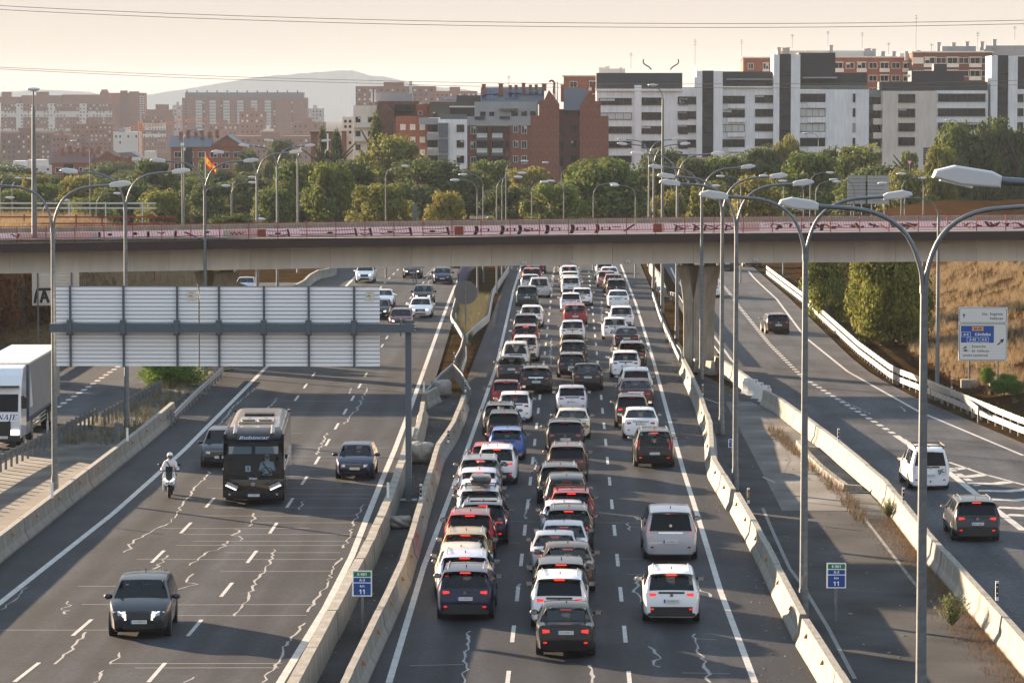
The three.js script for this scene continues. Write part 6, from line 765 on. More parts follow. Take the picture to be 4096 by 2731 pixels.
  const g2 = thing('grey_roof_block', 'dark grey block with rooftop solar panels behind the white corner block', 'building'); blk(g2, 'wall', [-29.18,-20,8.92,17.79], 715, 10, bm.attic); blk(g2, 'wall', [-23.7,-18.6,17.64,19.12], 716, 6, bm.attic); for (let k = 0; k < 6; k++) { const r = [-27.4,-26.37,17.85,18.32]; part(g2, 'solar_panel', memo('sol2', () => bx(1.3, .06, 1, 0, 0, 0, 0, .5, 0)), bm.solar, [r[0] + .6 + k * 1.4, r[3] + .1, -718]); } win(g2, [-28.5,-27.5,14.68,15.72], 715, { n: 2 });
  const bk = thing('brick_house_row', 'brick house row with white shutters left of the grey block', 'building'); blk(bk, 'wall', [-36.26,-29.8,1.11,14.82], 720, 10, bm.brick); blk(bk, 'wall', [-32.28,-29.33,14.52,17.35], 724, 8, bm.brick); { const a = [-36.26,-29.78,13.93,14.82]; for (let j = 0; j < 3; j++) for (let i = 0; i < 3; i++) { const x = a[0] + 1.4 + i * 2.0, y = a[3] - 2.2 - j * 2.6; win(bk, [x - .5, x + .5, y - .55, y + .55], 720, { n: 1, frame: bm.frameW, pane: bm.blind, deep: false }); } } win(bk, [-31.78,-31.09,15.12,15.86], 724, { n: 1, frame: bm.frameW, deep: false });
  const tn = thing('brown_terraced_block', 'brown and cream block with red tiled roof and roof terrace', 'building'); blk(tn, 'wall', [-41,-37.24,2.71,15.86], 730, 9, bm.brickDark); blk(tn, 'wall', [-45.75,-41,2.71,17.06], 731, 9, bm.cream); { const a = [-41.15,-37.15,15.76,17.21]; part(tn, 'tiled_roof', (() => { const s = new THREE.Shape(); s.moveTo(a[0], a[2]); s.lineTo(a[1], a[2]); s.lineTo((a[0] + a[1]) / 2, a[3]); s.closePath(); return new THREE.ExtrudeGeometry(s, { depth: 9, bevelEnabled: false }).translate(0, 0, -739); })(), bm.roofBrown); } blk(tn, 'upper_storey', [-40.97,-32.41,14.79,17.98], 735, 7, bm.brickDark); blk(tn, 'roof_house', [-42.47,-33.88,17.84,19.73], 740, 6, bm.grey); for (let j = 0; j < 5; j++) { const r = [-45.24,-44.34,13.59,14.65]; win(tn, [r[0], r[1], r[2] - j * 2.9, r[3] - j * 2.9], 731, { n: 1 }); win(tn, [r[0] + 2.6, r[1] + 2.6, r[2] - j * 2.9, r[3] - j * 2.9], 731, { n: 1 }); blk(tn, 'balcony', [r[0] - .3, r[1] + 2.7, r[2] - 1.1 - j * 2.9, r[2] - .1 - j * 2.9], 731, 1, bm.pale, .9); } blk(tn, 'glass_room', [-37.26,-33.16,15.85,17.28], 734.5, 2, bm.pane, .8); for (const [x, y, z] of [[-41.98,17.83,-735], [-41.58,17.83,-735], [-34.19,19.52,-740]]) stack(tn, x, y, z, .6, 2.6, bm.pale);
  const lw = thing('pale_low_block', 'pale low block at the left foot of the brown terraced block', 'building'); blk(lw, 'wall', [-49.94,-47.67,2.14,14.73], 760, 8, bm.pale); blk(lw, 'wall', [-49.98,-49.06,2.18,11.6], 758, 3, bm.brickDark); grid(lw, [-49.78,-47.78,8.44,14.26], 760, 2, 5, bm.pane);
}
{ // middle distance, left: houses with pitched roofs
  const house = (label, D, r, ridge, roof, nw) => { const t = thing('brick_house', label, 'house'), [X0, X1, Y0, Y1] = r; blk(t, 'wall', [X0, X1, Y0 - 14, Y1], D, 12, bm.brick); const s = new THREE.Shape(); const gx = X0 + (X1 - X0) * .56; s.moveTo(0, Y1); s.lineTo(-6.2, ridge); s.lineTo(-12.4, Y1); s.closePath(); part(t, 'roof', new THREE.ExtrudeGeometry(s, { depth: gx - X0 + .6, bevelEnabled: false }).rotateY(-Math.PI / 2).translate(gx, 0, -D + .4), roof); const q = new THREE.Shape(); q.moveTo(gx, Y1); q.lineTo(X1 + .4, Y1); q.lineTo((gx + X1) / 2, ridge); q.closePath(); part(t, 'gable', new THREE.ExtrudeGeometry(q, { depth: 12, bevelEnabled: false }).translate(0, 0, -D - 11.6), bm.brick); part(t, 'gable_roof', mg(...[-1, 1].map((k) => { const w = (X1 + .4 - gx) / 2, l = Math.hypot(w, ridge - Y1); return bx(l + .3, .18, 12.6, 0, 0, 0, 0, 0, 0).rotateZ(-k * Math.atan2(ridge - Y1, w)).translate((gx + X1 + .4) / 2 + k * w / 2, (Y1 + ridge) / 2 + .12, -D - 5.6); })), roof); for (let k = 0; k < 6; k++) stack(t, X0 + (X1 - X0) * (.12 + k * .1), ridge - 1.2 + (k % 2) * .5, -D - 4 - (k % 3), .9, 2.2); for (let j = 0; j < 2; j++) for (let i = 0; i < nw; i++) { const x = X0 + (X1 - X0) * (i + .6) / nw, y = Y1 - 2 - j * 2.9; win(t, [x - .9, x + .9, y - .7, y + .7], D, { frame: bm.frameW, n: 2 }); } blk(t, 'stairwell', [X0 + (X1 - X0) * .17, X0 + (X1 - X0) * .3, Y0 - 8, Y1 - .4], D, 1, bm.pane, .25); return t; };
  house('brick house with grey pitched roof and many chimneys behind the flag', 900, [-103.45,-85.03,0.63,6.59], [-91.16,9.39,-900][1], bm.slate, 6); house('brick house with brown pitched roof at the left', 950, [-141.65,-122.17,-1.44,1.71], [-130.23,4.67,-950][1], bm.roofBrown, 6); house('small brick house with grey roof between the two larger houses', 940, [-125.18,-116.47,-1.25,0.11], [-120.67,2.18,-940][1], bm.slate, 3);
  const wl = thing('white_low_building', 'row of white low buildings at the far left behind the trees', 'building'); blk(wl, 'wall', [-165.45,-149.27,-7.79,0.1], 1000, 10, bm.pale); blk(wl, 'wall', [-156.47,-151.64,-2.39,1.76], 1003, 8, bm.pale); blk(wl, 'wall', [-159.93,-156.55,-6.54,1.55], 998, 6, bm.white); grid(wl, [-163.79,-149.43,-2.8,-0.32], 1000, 9, 2, bm.pane, .4, .45);
  const sh = thing('shed_hall', 'pale hall with a shallow grey roof behind the brown-roofed house', 'building'); blk(sh, 'wall', [-138.71,-129.79,-3.32,1.91], 1050, 10, bm.pale); part(sh, 'roof', (() => { const a = [-138.92,-129.53,1.69,3.43], s = new THREE.Shape(); s.moveTo(a[0], a[2]); s.lineTo(a[1], a[2]); s.lineTo(a[0] + (a[1] - a[0]) * .65, a[3]); s.lineTo(a[0] + .8, a[3] - .3); s.closePath(); return new THREE.ExtrudeGeometry(s, { depth: 10, bevelEnabled: false }).translate(0, 0, -1060.4); })(), bm.slate); blk(sh, 'annex', [-128.87,-125.82,1.47,3.65], 1052, 6, bm.pale);
  const db = thing('dark_brick_block', 'dark brown flat-roofed block behind the poplars', 'building'); blk(db, 'wall', [-56.83,-51.37,2.77,11.43], 760, 10, bm.brickDark); blk(db, 'roof_edge', [-56.95,-50.77,11.21,11.49], 759.6, 10.6, bm.frameD); blk(db, 'white_panel', [-55.03,-53,5.29,11.02], 760, 1, bm.white, .3);
}
{ // far city on the ridge
  const D = 2500, slab = (name, label, r, m, DD = D) => { const t = thing(name, label, 'building', [0, 0, 0], 0, 'far city blocks'); blk(t, 'wall', [r[0], r[1], r[2] - 30, r[3]], DD, 16, m); return t; };
  const a = slab('long_city_block', 'long brick city block with white bands on the ridge, far left', [-409.01,-329.08,0.03,20.75], bm.brickFar); blk(a, 'upper_wall', [-411.05,-396.01,20.74,24.89], D + 2, 12, bm.brickFar); blk(a, 'upper_wall', [-394.4,-365.32,20.74,25.92], D + 2, 12, bm.brickFar); blk(a, 'upper_wall', [-365.27,-332.04,20.74,26.44], D + 3, 12, bm.brickFar); blk(a, 'white_band', [-409.07,-329.21,10.39,14.53], D, 1, bm.pale, .4); blk(a, 'white_band', [-409.19,-329.29,0.55,2.2], D, 1, bm.pale, .4); for (const x of [105, 325, 545]) { const r = [-398.09,-393.06,1.58,20.02]; blk(a, 'stair_strip', [r[0] + (x - 105) * .1038, r[1] + (x - 105) * .1038, r[2], r[3]], D, 1, bm.pale, .8); } grid(a, [-409.02,-329.29,0.55,20.02], D - .9, 34, 8, bm.pane, .42, .45, 'window', .08);
  for (const [x0, w] of [[0, 60], [240, 80], [680, 55]]) { const r = [-408.94,-402.74,24.37,28.51]; blk(a, 'lift_house', [r[0] + x0 * .1038, r[0] + (x0 + w) * .1038, r[2], r[3]], D + 4, 6, bm.brickFar); } for (const x of [15, 75, 280, 600]) { const p = [-407.39,27.47,-2500]; aerial(a, p[0] + (x - 15) * .1038, p[1], p[2] - 4, 4.5); }
  const b = slab('city_tower', 'tall brown city tower right of the long brick block', [-335.9,-308.64,2.51,27.77], bm.brickFar, 2520); blk(b, 'core', [-325.73,-320.69,2.51,29.43], 2520, 3, bm.brickDark, 1); blk(b, 'roof_house', [-339.87,-335.7,27.04,30.16], 2522, 6, bm.brickFar); blk(b, 'roof_house', [-319.97,-313.18,27.03,28.81], 2524, 6, bm.brickFar); grid(b, [-312.14,-308.4,5.65,25.99], 2520, 2, 12, bm.blind, .7, .5, 'balcony');
  const c = slab('banded_city_block', 'brick city block with white bands behind the orange crane', [-283.07,-263.65,-16.29,12.3], bm.brickFar, 2300); blk(c, 'upper_wall', [-280.65,-263.94,12.11,15.92], 2302, 10, bm.brickFar); blk(c, 'upper_wall', [-274.7,-266.79,15.63,19.16], 2304, 8, bm.brickFar); blk(c, 'white_band', [-283.11,-267.35,2.3,6.78], 2300, 1, bm.pale, .5); blk(c, 'white_band', [-283.15,-267.39,-2.47,-0.09], 2300, 1, bm.pale, .5); grid(c, [-282.59,-267.63,-10.57,11.82], 2299.4, 8, 9, bm.pane, .35, .4);
  const d = slab('wide_city_block', 'widest brick city block with glazed attic on the ridge', [-279.02,-189.85,-2.54,24.16], bm.brickFar); blk(d, 'attic', [-277.13,-192.34,24.15,27.98], D + 3, 10, bm.slate); for (let k = 0; k < 6; k++) { const r = [-269.17,-264.61,2.63,22.29]; blk(d, 'balcony_strip', [r[0] + k * 95 * .1038, r[1] + k * 95 * .1038, r[2], r[3]], D, 1, bm.grey, 1); for (let j = 0; j < 9; j++) { const o = part(d, 'balcony', unit, j % 2 ? bm.blind : bm.pale, [(r[0] + r[1]) / 2 + k * 95 * .1038, r[3] - 1 - j * 2.15, -D + 1.4]); o.scale.set(4.4, .9, .8); } } for (let k = 0; k < 7; k++) { const r = [-278.21,-269.81,2.63,21.78]; grid(d, [r[0] + k * 122 * .1038, r[0] + k * 122 * .1038 + 4, r[2], r[3]], D, 1, 9, bm.pane, .3, .4); } for (let k = 0; k < 12; k++) { const p = [-275.89,27.46,-2500]; stack(d, p[0] + k * 7.2, p[1] + .2, -D - 4, .9, 1.6, bm.brickFar); }
  const sm = (label, r, DD, m, nx, ny) => { const t = slab('small_city_block', label, r, m, DD); if (nx) grid(t, [r[0] + .5, r[1] - .5, r[2], r[3] - 1], DD, nx, ny, bm.pane, .4, .42, 'window', .1); blk(t, 'roof_house', [r[0] + (r[1] - r[0]) * .35, r[0] + (r[1] - r[0]) * .6, r[3], r[3] + 2.4], DD + 3, 5, m); return t; };
  sm('brick block with cream side under the wide city block, left', [-229.18,-210.06,-6.65,7.02], 2200, bm.brickFar, 6, 4); sm('reddish tower standing in front of the wide city block', [-214.25,-198,-7.17,14.72], 2250, bm.brickFar, 5, 6); sm('cream low block right of the reddish tower', [-190.23,-184.73,-6.12,3.85], 2150, bm.cream, 2, 2); sm('brick block with pale end at the right of the ridge', [-176.36,-156.13,-7.55,8.11], 2200, bm.brickFar, 6, 4); sm('pale tower peeking over the right of the ridge', [-196.83,-185.54,5.32,16.61], 2600, bm.grey, 4, 4); sm('low brick terrace below the wide city block', [-183.76,-142.76,-11.37,1.61], 1900, bm.brickFar, 14, 4); sm('grey tower between the banded and the wide block', [-291.53,-284.76,0.24,19.03], 2550, bm.grey, 2, 8); sm('brown blocks below the long brick city block', [-273,-249.8,-8.25,8.29], 1900, bm.brickFar, 9, 7); sm('dark brick row at the lower far left of the city', [-302.82,-276.01,-12.98,3.9], 1850, bm.brickDark, 10, 6); sm('pale villa between the tower and the crane', [-249.71,-235.53,-3.52,3.96], 1900, bm.pale, 6, 2); sm('small brick block with green awnings under the long city block', [-268.42,-259.51,-6.96,3.12], 1800, bm.brickFar, 4, 3);
  sm('long brick block on the ridge behind the brown terraced block', [-123.9,-78.32,15.32,29.21], 2000, bm.brickFar, 14, 5); sm('lower ridge block right of the long ridge block', [-80.69,-56.06,15.29,26.73], 2050, bm.brickFar, 9, 4);
  const cr = thing('tower_crane', 'orange tower crane among the far city blocks', 'crane', [0, 0, 0]); const [cx, cy] = [-210.16,10.55,-1700], [, c0] = [-210.29,-7.41,-1700]; const lat = (n, w, h) => { const o = []; for (const [sx, sz] of [[1, 1], [1, -1], [-1, 1], [-1, -1]]) o.push(bx(.3, h, .3, sx * w, h / 2, sz * w)); for (let k = 0; k < n; k++) o.push(bx(w * 2.6, .22, .22, 0, h * (k + .5) / n, w, 0, 0, k % 2 ? .7 : -.7)); return mg(o); }; part(cr, 'mast', lat(14, .9, cy - c0), bm.crane, [cx, c0, -1700]); { const j = part(cr, 'jib', lat(18, .55, 42), bm.crane, [cx - 9, cy - 4, -1700], [0, 0, -Math.PI / 2 + .12]); } part(cr, 'counterweight', bx(3, 2, 2, cx - 9, cy - 4.6, -1700), bm.grey); part(cr, 'cab', bx(1.6, 1.8, 1.6, cx + 1, cy - 4.5, -1700), bm.crane);
}
{ // hills far away
  const hill = (name, D, pts, base, m, depth) => { const P = [], I = [], n = pts.length; pts.forEach(([x, y], k) => { P.push(x, base, -D, x, y, -D - depth, x, base, -D - 2 * depth); if (k) { const a = 3 * k - 3; I.push(a, a + 3, a + 1, a + 1, a + 3, a + 4, a + 1, a + 4, a + 2, a + 2, a + 4, a + 5); } }); const g = new THREE.BufferGeometry(); g.setAttribute('position', new THREE.Float32BufferAttribute(P, 3)); g.setIndex(I); g.computeVertexNormals(); const o = part(scene, name, g, m); tag(o, null, null, null, 'structure'); };
  const hm = std([.1, .13, .12], { roughness: 1 }), ctl = [[-1116.18,32.54,-8300], [-1017.72,47.99,-8300], [-874.47,70.29,-8300], [-753.76,90.87,-8300], [-615.96,101.82,-8300], [-546.76,106.6,-8300], [-519.23,106.6,-8300], [-477.97,94.25,-8300], [-443.57,92.53,-8300], [-395.44,80.53,-8300], [-367.94,71.95,-8300], [-306.04,66.8,-8300], [-251.02,61.65,-8300], [-216.65,53.08,-8300], [-134.15,32.5,-8300]].map(([x, y]) => [x, y]);
  const fine = [], rn = rng(5); for (let k = 0; k < ctl.length - 1; k++) for (let i = 0; i < 8; i++) { const t = i / 8, s = t; fine.push([ctl[k][0] + (ctl[k + 1][0] - ctl[k][0]) * t, ctl[k][1] + (ctl[k + 1][1] - ctl[k][1]) * s + (rn() - .5) * 1.6]); }
  hill('mountain', 8200, fine, -40, hm, 100); const low = [[-1461.22,50.54,-8500], [-1362.08,58.27,-8500], [-1301.92,62.84,-8500], [-1248.9,61.08,-8500], [-1178.23,57.56,-8500], [-1072.37,36.44,-8500]].map(([x, y]) => [x, y]); hill('low_hill', 8400, low, -40, hm, 100);
}

// ---------- terrain and planting ----------
function field(x0, x1, z0, z1, nx, nz, h, s = 4) { const g = new THREE.PlaneGeometry(x1 - x0, z1 - z0, nx, nz).rotateX(-Math.PI / 2).translate((x0 + x1) / 2, 0, (z0 + z1) / 2), p = g.attributes.position, uv = g.attributes.uv; for (let i = 0; i < p.count; i++) { const x = p.getX(i), z = p.getZ(i); p.setY(i, h(x, z)); uv.setXY(i, x / s, z / s); } g.computeVertexNormals(); return g; }
const bumps = (x, z) => (fbm(x / 60 + 4, z / 60 + 9, 20, 3, 101) - .5) * .5;
const hRight = (x, z) => { const d = x - fRail(z) - 1.2, far = sstep(-215, -300, z); return -.1 + sstep(0, 9, d) * (.3 + 1.1 * sstep(4, 16, d)) + far * sstep(2, 26, d) * 4.2 + (d > 0 ? bumps(x, z) * sstep(0, 5, d) : -.2); };
structure('right_bank', field(10, 120, -90, -420, 70, 160, hRight), M.bank);
const hLeft = (x, z) => { const d = -x - 40 - (z + 150) * .02; return -.1 + sstep(0, 14, d) * 3.6 + (d > 0 ? bumps(x, z) * sstep(0, 6, d) : -.3); };
structure('left_bank', field(-130, -38, -90, -330, 50, 110, hLeft), M.chalk);
const hEmb = (x, z) => { const e = sstep(-240, -256, z) * sstep(-24, -42, x), e2 = sstep(-328, -300, z); return -.2 + 7.3 * e * e2 + bumps(x, z) * e; };
structure('embankment', field(-130, -14, -236, -330, 60, 50, hEmb), M.chalk);
// foliage: leaf-sized faces gathered in clumps through the crown's volume; unit crown, radius 1 across and from 0 to 1 in height
const leafM = (c) => phys(c, { roughness: .95, transmission: .35, thickness: 0, vertexColors: true, specularIntensity: .3 });
const green = leafM([.115, .15, .036]), dark = leafM([.07, .1, .034]), olive = leafM([.185, .18, .048]), pineM = leafM([.06, .085, .034]), bushM = leafM([.11, .19, .032]);
const green2 = leafM([.145, .16, .038]), green3 = leafM([.095, .135, .034]), dark2 = leafM([.08, .1, .034]);
const barkM = std([.09, .07, .055], { roughness: 1 });
function crownGeo(seed, n, clumps, form, leaf) {
  const r = rng(seed), P = [], I = [], Cc = [], N = [], cs = [];
  for (let k = 0; k < clumps; k++) { const a = r() * 7, h = form === 'poplar' ? r() : r() * .92, env = form === 'poplar' ? .8 * Math.sin(Math.PI * (.12 + .8 * h)) + .1 : form === 'pine' ? (h > .25 ? 1.05 - Math.abs(h - .55) * 1.2 : .5) : Math.sqrt(Math.max(.05, 1 - ((h - .42) / .62) ** 2)), d = Math.sqrt(r()) * env * .82; cs.push([Math.cos(a) * d, .04 + h * .88, Math.sin(a) * d, (form === 'poplar' ? .24 : .26) * (.6 + r() * .75)]); }
  for (let k = 0; k < n; k++) { const c = cs[Math.floor(r() * clumps)], u = r() * 2 - 1, a = r() * 6.283, q = Math.sqrt(1 - u * u), rad = c[3] * (.55 + .5 * Math.sqrt(r())), x = c[0] + q * Math.cos(a) * rad, y = c[1] + u * rad * (form === 'poplar' ? .62 : .5), z = c[2] + q * Math.sin(a) * rad; if (y < -.02) continue;
    const s = leaf * (.6 + r() * .9), nx = q * Math.cos(a) + (r() - .5) * 1.6, ny = u + .5 + (r() - .5) * 1.4, nz = q * Math.sin(a) + (r() - .5) * 1.6, l = Math.hypot(nx, ny, nz) || 1, n0 = [nx / l, ny / l, nz / l], t = Math.abs(n0[1]) < .9 ? [n0[2], 0, -n0[0]] : [1, 0, 0], tl = Math.hypot(...t) || 1, ax = t.map((v) => v / tl * s), b = [n0[1] * ax[2] - n0[2] * ax[1], n0[2] * ax[0] - n0[0] * ax[2], n0[0] * ax[1] - n0[1] * ax[0]].map((v) => v * (.45 + r() * .3)), o = P.length / 3, tint = .72 + r() * .55, yl = .9 + r() * .35;
    P.push(x - ax[0], y - ax[1], z - ax[2], x + b[0], y + b[1], z + b[2], x + ax[0], y + ax[1], z + ax[2], x - b[0], y - b[1], z - b[2]); I.push(o, o + 2, o + 1, o, o + 3, o + 2); for (let i = 0; i < 4; i++) { Cc.push(tint * yl, tint, tint * .9); N.push(...n0); } }
  const g = new THREE.BufferGeometry(); g.setAttribute('position', new THREE.Float32BufferAttribute(P, 3)); g.setAttribute('normal', new THREE.Float32BufferAttribute(N, 3)); g.setAttribute('color', new THREE.Float32BufferAttribute(Cc, 3)); g.setIndex(I); return g;
}
const crowns = { broad: [1, 2, 3, 4].map((k) => crownGeo(k * 31, 9000, 46 + k * 6, 'broad', .038)), poplar: [crownGeo(7, 4500, 40, 'poplar', .05)], pine: [crownGeo(9, 9000, 40, 'pine', .03), crownGeo(19, 9000, 34, 'pine', .03)] };
const near = [crownGeo(71, 20000, 90, 'broad', .026), crownGeo(73, 20000, 80, 'broad', .026)];
const trunkG = memo('trunk', () => { const a = [new THREE.CylinderGeometry(.035, .06, .62, 8).translate(0, .31, 0)], r = rng(3); for (let k = 0; k < 7; k++) { const an = k * .9 + r(), l = .3 + r() * .2; a.push(new THREE.CylinderGeometry(.009, .026, l, 6).translate(0, l / 2, 0).rotateZ(.5 + r() * .5).rotateY(an).translate(0, .34 + k * .035, 0)); } return mg(a); });
const planted = [];
function tree(label, x, z, top, w, { form = 'broad', m = green, base = 0, k = 0, nearOne = false, name = 'broadleaf_tree', low = .16, group } = {}) {
  const h = top - base, t = thing(name, label, 'tree', [x, base, z], k * 1.7, group ?? 'trees beyond the bridge'), g = nearOne ? near[k % 2] : crowns[form][k % crowns[form].length];
  const tr = part(t, 'trunk', trunkG, barkM); tr.scale.set(h, h, h); const c = part(t, 'crown', g, m, [0, h * low, 0]); c.scale.set(w / 2, h * (1 - low), w / 2); planted.push(t); return t;
}
const rows = [
  [-96.28,-600,5.13,5.73, 'b', 'o'], [-86.36,-560,6.34,5.58, 'b', 'o'], [-75.04,-500,5.97,5.81, 'b', 'g'], [-73.04,-520,6.85,7.34, 'b', 'o'], [-65.17,-490,5.77,5.29, 'b', 'g'], [-65.42,-545,9.22,6.33, 'b', 'd'], [-59.37,-470,6.79,8.19, 'b', 'd'], [-53.13,-455,6.16,6.42, 'b', 'g'], [-60.25,-560,5.65,6.97, 'b', 'g'], [-49.05,-480,6.79,6.97, 'b', 'd'], [-48.16,-520,6.64,7.77, 'b', 'd'], [-38.13,-450,6.65,5.6, 'b', 'g'], [-65.09,-700,8.78,4.94, 'p', 'd'], [-66.24,-800,10.17,6.97, 'b', 'd'], [-37.66,-480,9.68,8.37, 'b', 'g'], [-32.58,-470,9.72,6.24, 'b', 'g'], [-45.54,-640,12.35,2.92, 'l', 'd'], [-43.15,-640,11.82,2.66, 'l', 'd'], [-68.7,-650,6.89,4.32, 'l', 'g'], [-55.54,-640,6.25,2.66, 'l', 'd'], [-74.65,-470,5.81,5.85, 'b', 'g'], [-60.73,-440,5.76,6.03, 'b', 'g'],
  [-34.95,-620,14.66,4.37, 'l', 'd'], [-31.34,-600,12.6,10.71, 'b', 'o'], [-29.86,-480,9.78,6.37, 'b', 'd'], [-23.55,-430,7.8,7.85, 'b', 'g'], [-21.35,-500,9.72,11.21, 'b', 'd'], [-14.63,-400,7.37,4.9, 'b', 'o'], [-15.74,-520,7.73,9.06, 'b', 'd'], [-12.76,-540,9.18,7.84, 'b', 'g'], [-6.46,-520,8.16,6.91, 'b', 'o'], [-7.84,-430,7.63,6.6, 'p', 'p'], [4,-460,10.29,11.84, 'b', 'g'], [-2.43,-420,8.09,7.32, 'b', 'g'], [10.34,-480,8,7.37, 'b', 'd'], [15.4,-600,10.13,7.97, 'b', 'd'], [11.22,-410,7.02,4.42, 'b', 'o'],
  [17.61,-520,9.89,6.91, 'b', 'd'], [22.98,-520,10.1,8.63, 'b', 'g'], [30.54,-560,11.01,7.44, 'b', 'd'], [34.23,-560,12.63,4.65, 'b', 'g'], [31.93,-480,11.38,10.36, 'b', 'g'], [44.84,-540,11.43,9.41, 'b', 'g'], [41.42,-560,10.78,5.58, 'b', 'd'], [38.32,-450,9.47,9.71, 'b', 'd'], [57.39,-600,9.89,3.74, 'b', 'g'], [42.56,-440,9.26,6.94, 'b', 'g'], [57.32,-520,15.26,7.77, 'b', 'g'], [62.03,-520,15.58,6.91, 'b', 'd'], [66.12,-520,14.62,6.91, 'b', 'd'], [52.67,-500,11.8,4.57, 'b', 'o'], [22.75,-430,8.71,6.42, 'b', 'o'], [16.32,-420,8.01,5.58, 'b', 'g'],
];
const far0 = rows.map((r, i) => [...r, i]).sort((a, b) => a[0] / -a[1] - b[0] / -b[1]);
const alt = { g: [green, green2, green3], d: [dark, dark2, dark], o: [olive, olive, green2], p: [pineM, pineM, pineM] };
const mats = { g: [green, 'mid green'], d: [dark, 'dark green'], o: [olive, 'yellowish green'], p: [pineM, 'deep green'] };
far0.forEach(([x, z, top, w, f, c, i], k) => tree(`${mats[c][1]} ${f === 'l' ? 'slender poplar' : f === 'p' ? 'rounded pine' : 'leafy tree'} beyond the bridge, ${ord(k)} from the left of the tree belt`, x, z, top, Math.max(w * 1.22, 2), { form: f === 'l' ? 'poplar' : f === 'p' ? 'pine' : 'broad', m: alt[c][i % 3], k: i, name: f === 'l' ? 'poplar_tree' : f === 'p' ? 'pine_tree' : 'broadleaf_tree', low: f === 'l' ? .04 : .08 }));
{ const r = rng(99); const g = new THREE.InstancedMesh(crowns.broad[0], dark, 230), m = new THREE.Matrix4(); g.name = 'hedgerow'; for (let k = 0; k < 230; k++) { const z = -600 - r() ** 2 * 1300, x = -z * (-.175 + r() * (k % 3 ? .14 : .32)), s = 4 + r() * 4; m.makeRotationY(r() * 7).scale(new THREE.Vector3(s, s * (.6 + r() * .4), s)).setPosition(x, -1 - 13 * sstep(-660, -1150, z), z); g.setMatrixAt(k, m); } tag(g, 'mass of distant dark trees between the houses and the city', 'trees', null, 'stuff'); scene.add(g); }
// trees and shrubs near the road
tree('sunlit yellow-green tree behind the bridge, right of the slip road', 21.9, -243, 8.4, 6.0, { nearOne: true, k: 0, m: leafM([.16, .18, .042]), low: .06, group: 'roadside trees' });
tree('sunlit bushy tree left of the larger one behind the slip road rail', 19.6, -268, 7.2, 4.4, { nearOne: true, k: 1, m: leafM([.15, .18, .042]), low: .04, group: 'roadside trees' });
tree('bushy tree standing farthest right of the roadside group', 23.2, -247, 6.2, 5.0, { nearOne: true, k: 2, m: green, low: .04, group: 'roadside trees' });
tree('dark bushy tree by the old sign back at the far left', -37.6, -214, 5.4, 4.5, { nearOne: true, k: 3, m: dark, low: .02, base: .2, group: 'roadside trees' });
tree('rusty brown dry tree under the left end of the bridge', -41.5, -244, 8.5, 6, { nearOne: true, k: 4, m: leafM([.16, .075, .03]), low: .05, group: 'roadside trees' });
tree('second rusty dry tree beside the old sign back', -37, -246, 8, 4.2, { nearOne: true, k: 5, m: leafM([.14, .07, .03]), low: .05, group: 'roadside trees' });
function shrub(name, label, x, z, w, h, m, k, base = 0) { const t = thing(name, label, 'shrub', [x, base, z], k * 2.1, 'shrubs on the verges'); const c = part(t, 'foliage', near[k % 2], m, [0, 0, 0]); c.scale.set(w / 2, h, w / 2); part(t, 'stem', memo('stem', () => mg(cyl(.02, .04, .3), cyl(.015, .03, .3, .08, 0, .05), cyl(.015, .03, .3, -.07, 0, -.04))), barkM); return t; }
shrub('green_shrub', 'bright green shrub below the overhead sign panel', -23.79,-206.78, 4.2, 2.0, bushM, 0); shrub('green_shrub', 'dark green shrub on the bank behind the bridge railing, left', -25.2, -259, 4.6, 3.2, pineM, 1, 5.6); shrub('green_shrub', 'small green shrub right of the sign footing', 24.51,-205.98, 1.0, 1.0, bushM, 2, .3); shrub('green_shrub', 'rounded green shrub on the sunny bank, left of a pair', 24.2,-198.21, 1.0, .8, bushM, 3, .3); shrub('green_shrub', 'larger rounded green shrub in the middle of the sunny bank', 24.78,-199.23, 1.3, 1.1, bushM, 4, .3); shrub('green_shrub', 'rounded green shrub nearest the right edge on the bank', 25.07,-197.24, .9, .85, bushM, 5, .3); shrub('green_shrub', 'green clump at the left bank below the old sign back', -38.21,-247.77, 1.2, 1.1, bushM, 7, .4);
for (const [label, x, z, sd, sc] of [['spindly green broom plant on the old pavement near the barrier', 12.1,-110.61, 12, 1], ['smaller green broom plant growing against the slip road barrier by the van', 12.73,-139.88, 14, .8]]) { // upright stems with small leaves
  const t = thing('broom_plant', label, 'plant', [x, 0, z]), r = rng(sd); t.scale.setScalar(sc); const st = [], lf = []; for (let k = 0; k < 60; k++) { const a = r() * 7, lean = r() * .75, h = .6 + r() * .5; st.push(new THREE.CylinderGeometry(.004, .012, h, 4).translate(0, h / 2, 0).rotateZ(lean).rotateY(a)); for (let i = 0; i < 26; i++) { const q = h * (.25 + .75 * r()), g = new THREE.PlaneGeometry(.02, .07).rotateX(r() * 3).rotateY(r() * 6).translate((r() - .5) * .06, q, (r() - .5) * .06).rotateZ(lean).rotateY(a); lf.push(g); } } part(t, 'stem', mg(st), std([.13, .11, .04], { roughness: 1 })); const l = part(t, 'foliage', mg(lf), phys([.14, .17, .03], { roughness: .9, transmission: .35, thickness: 0 }));
}
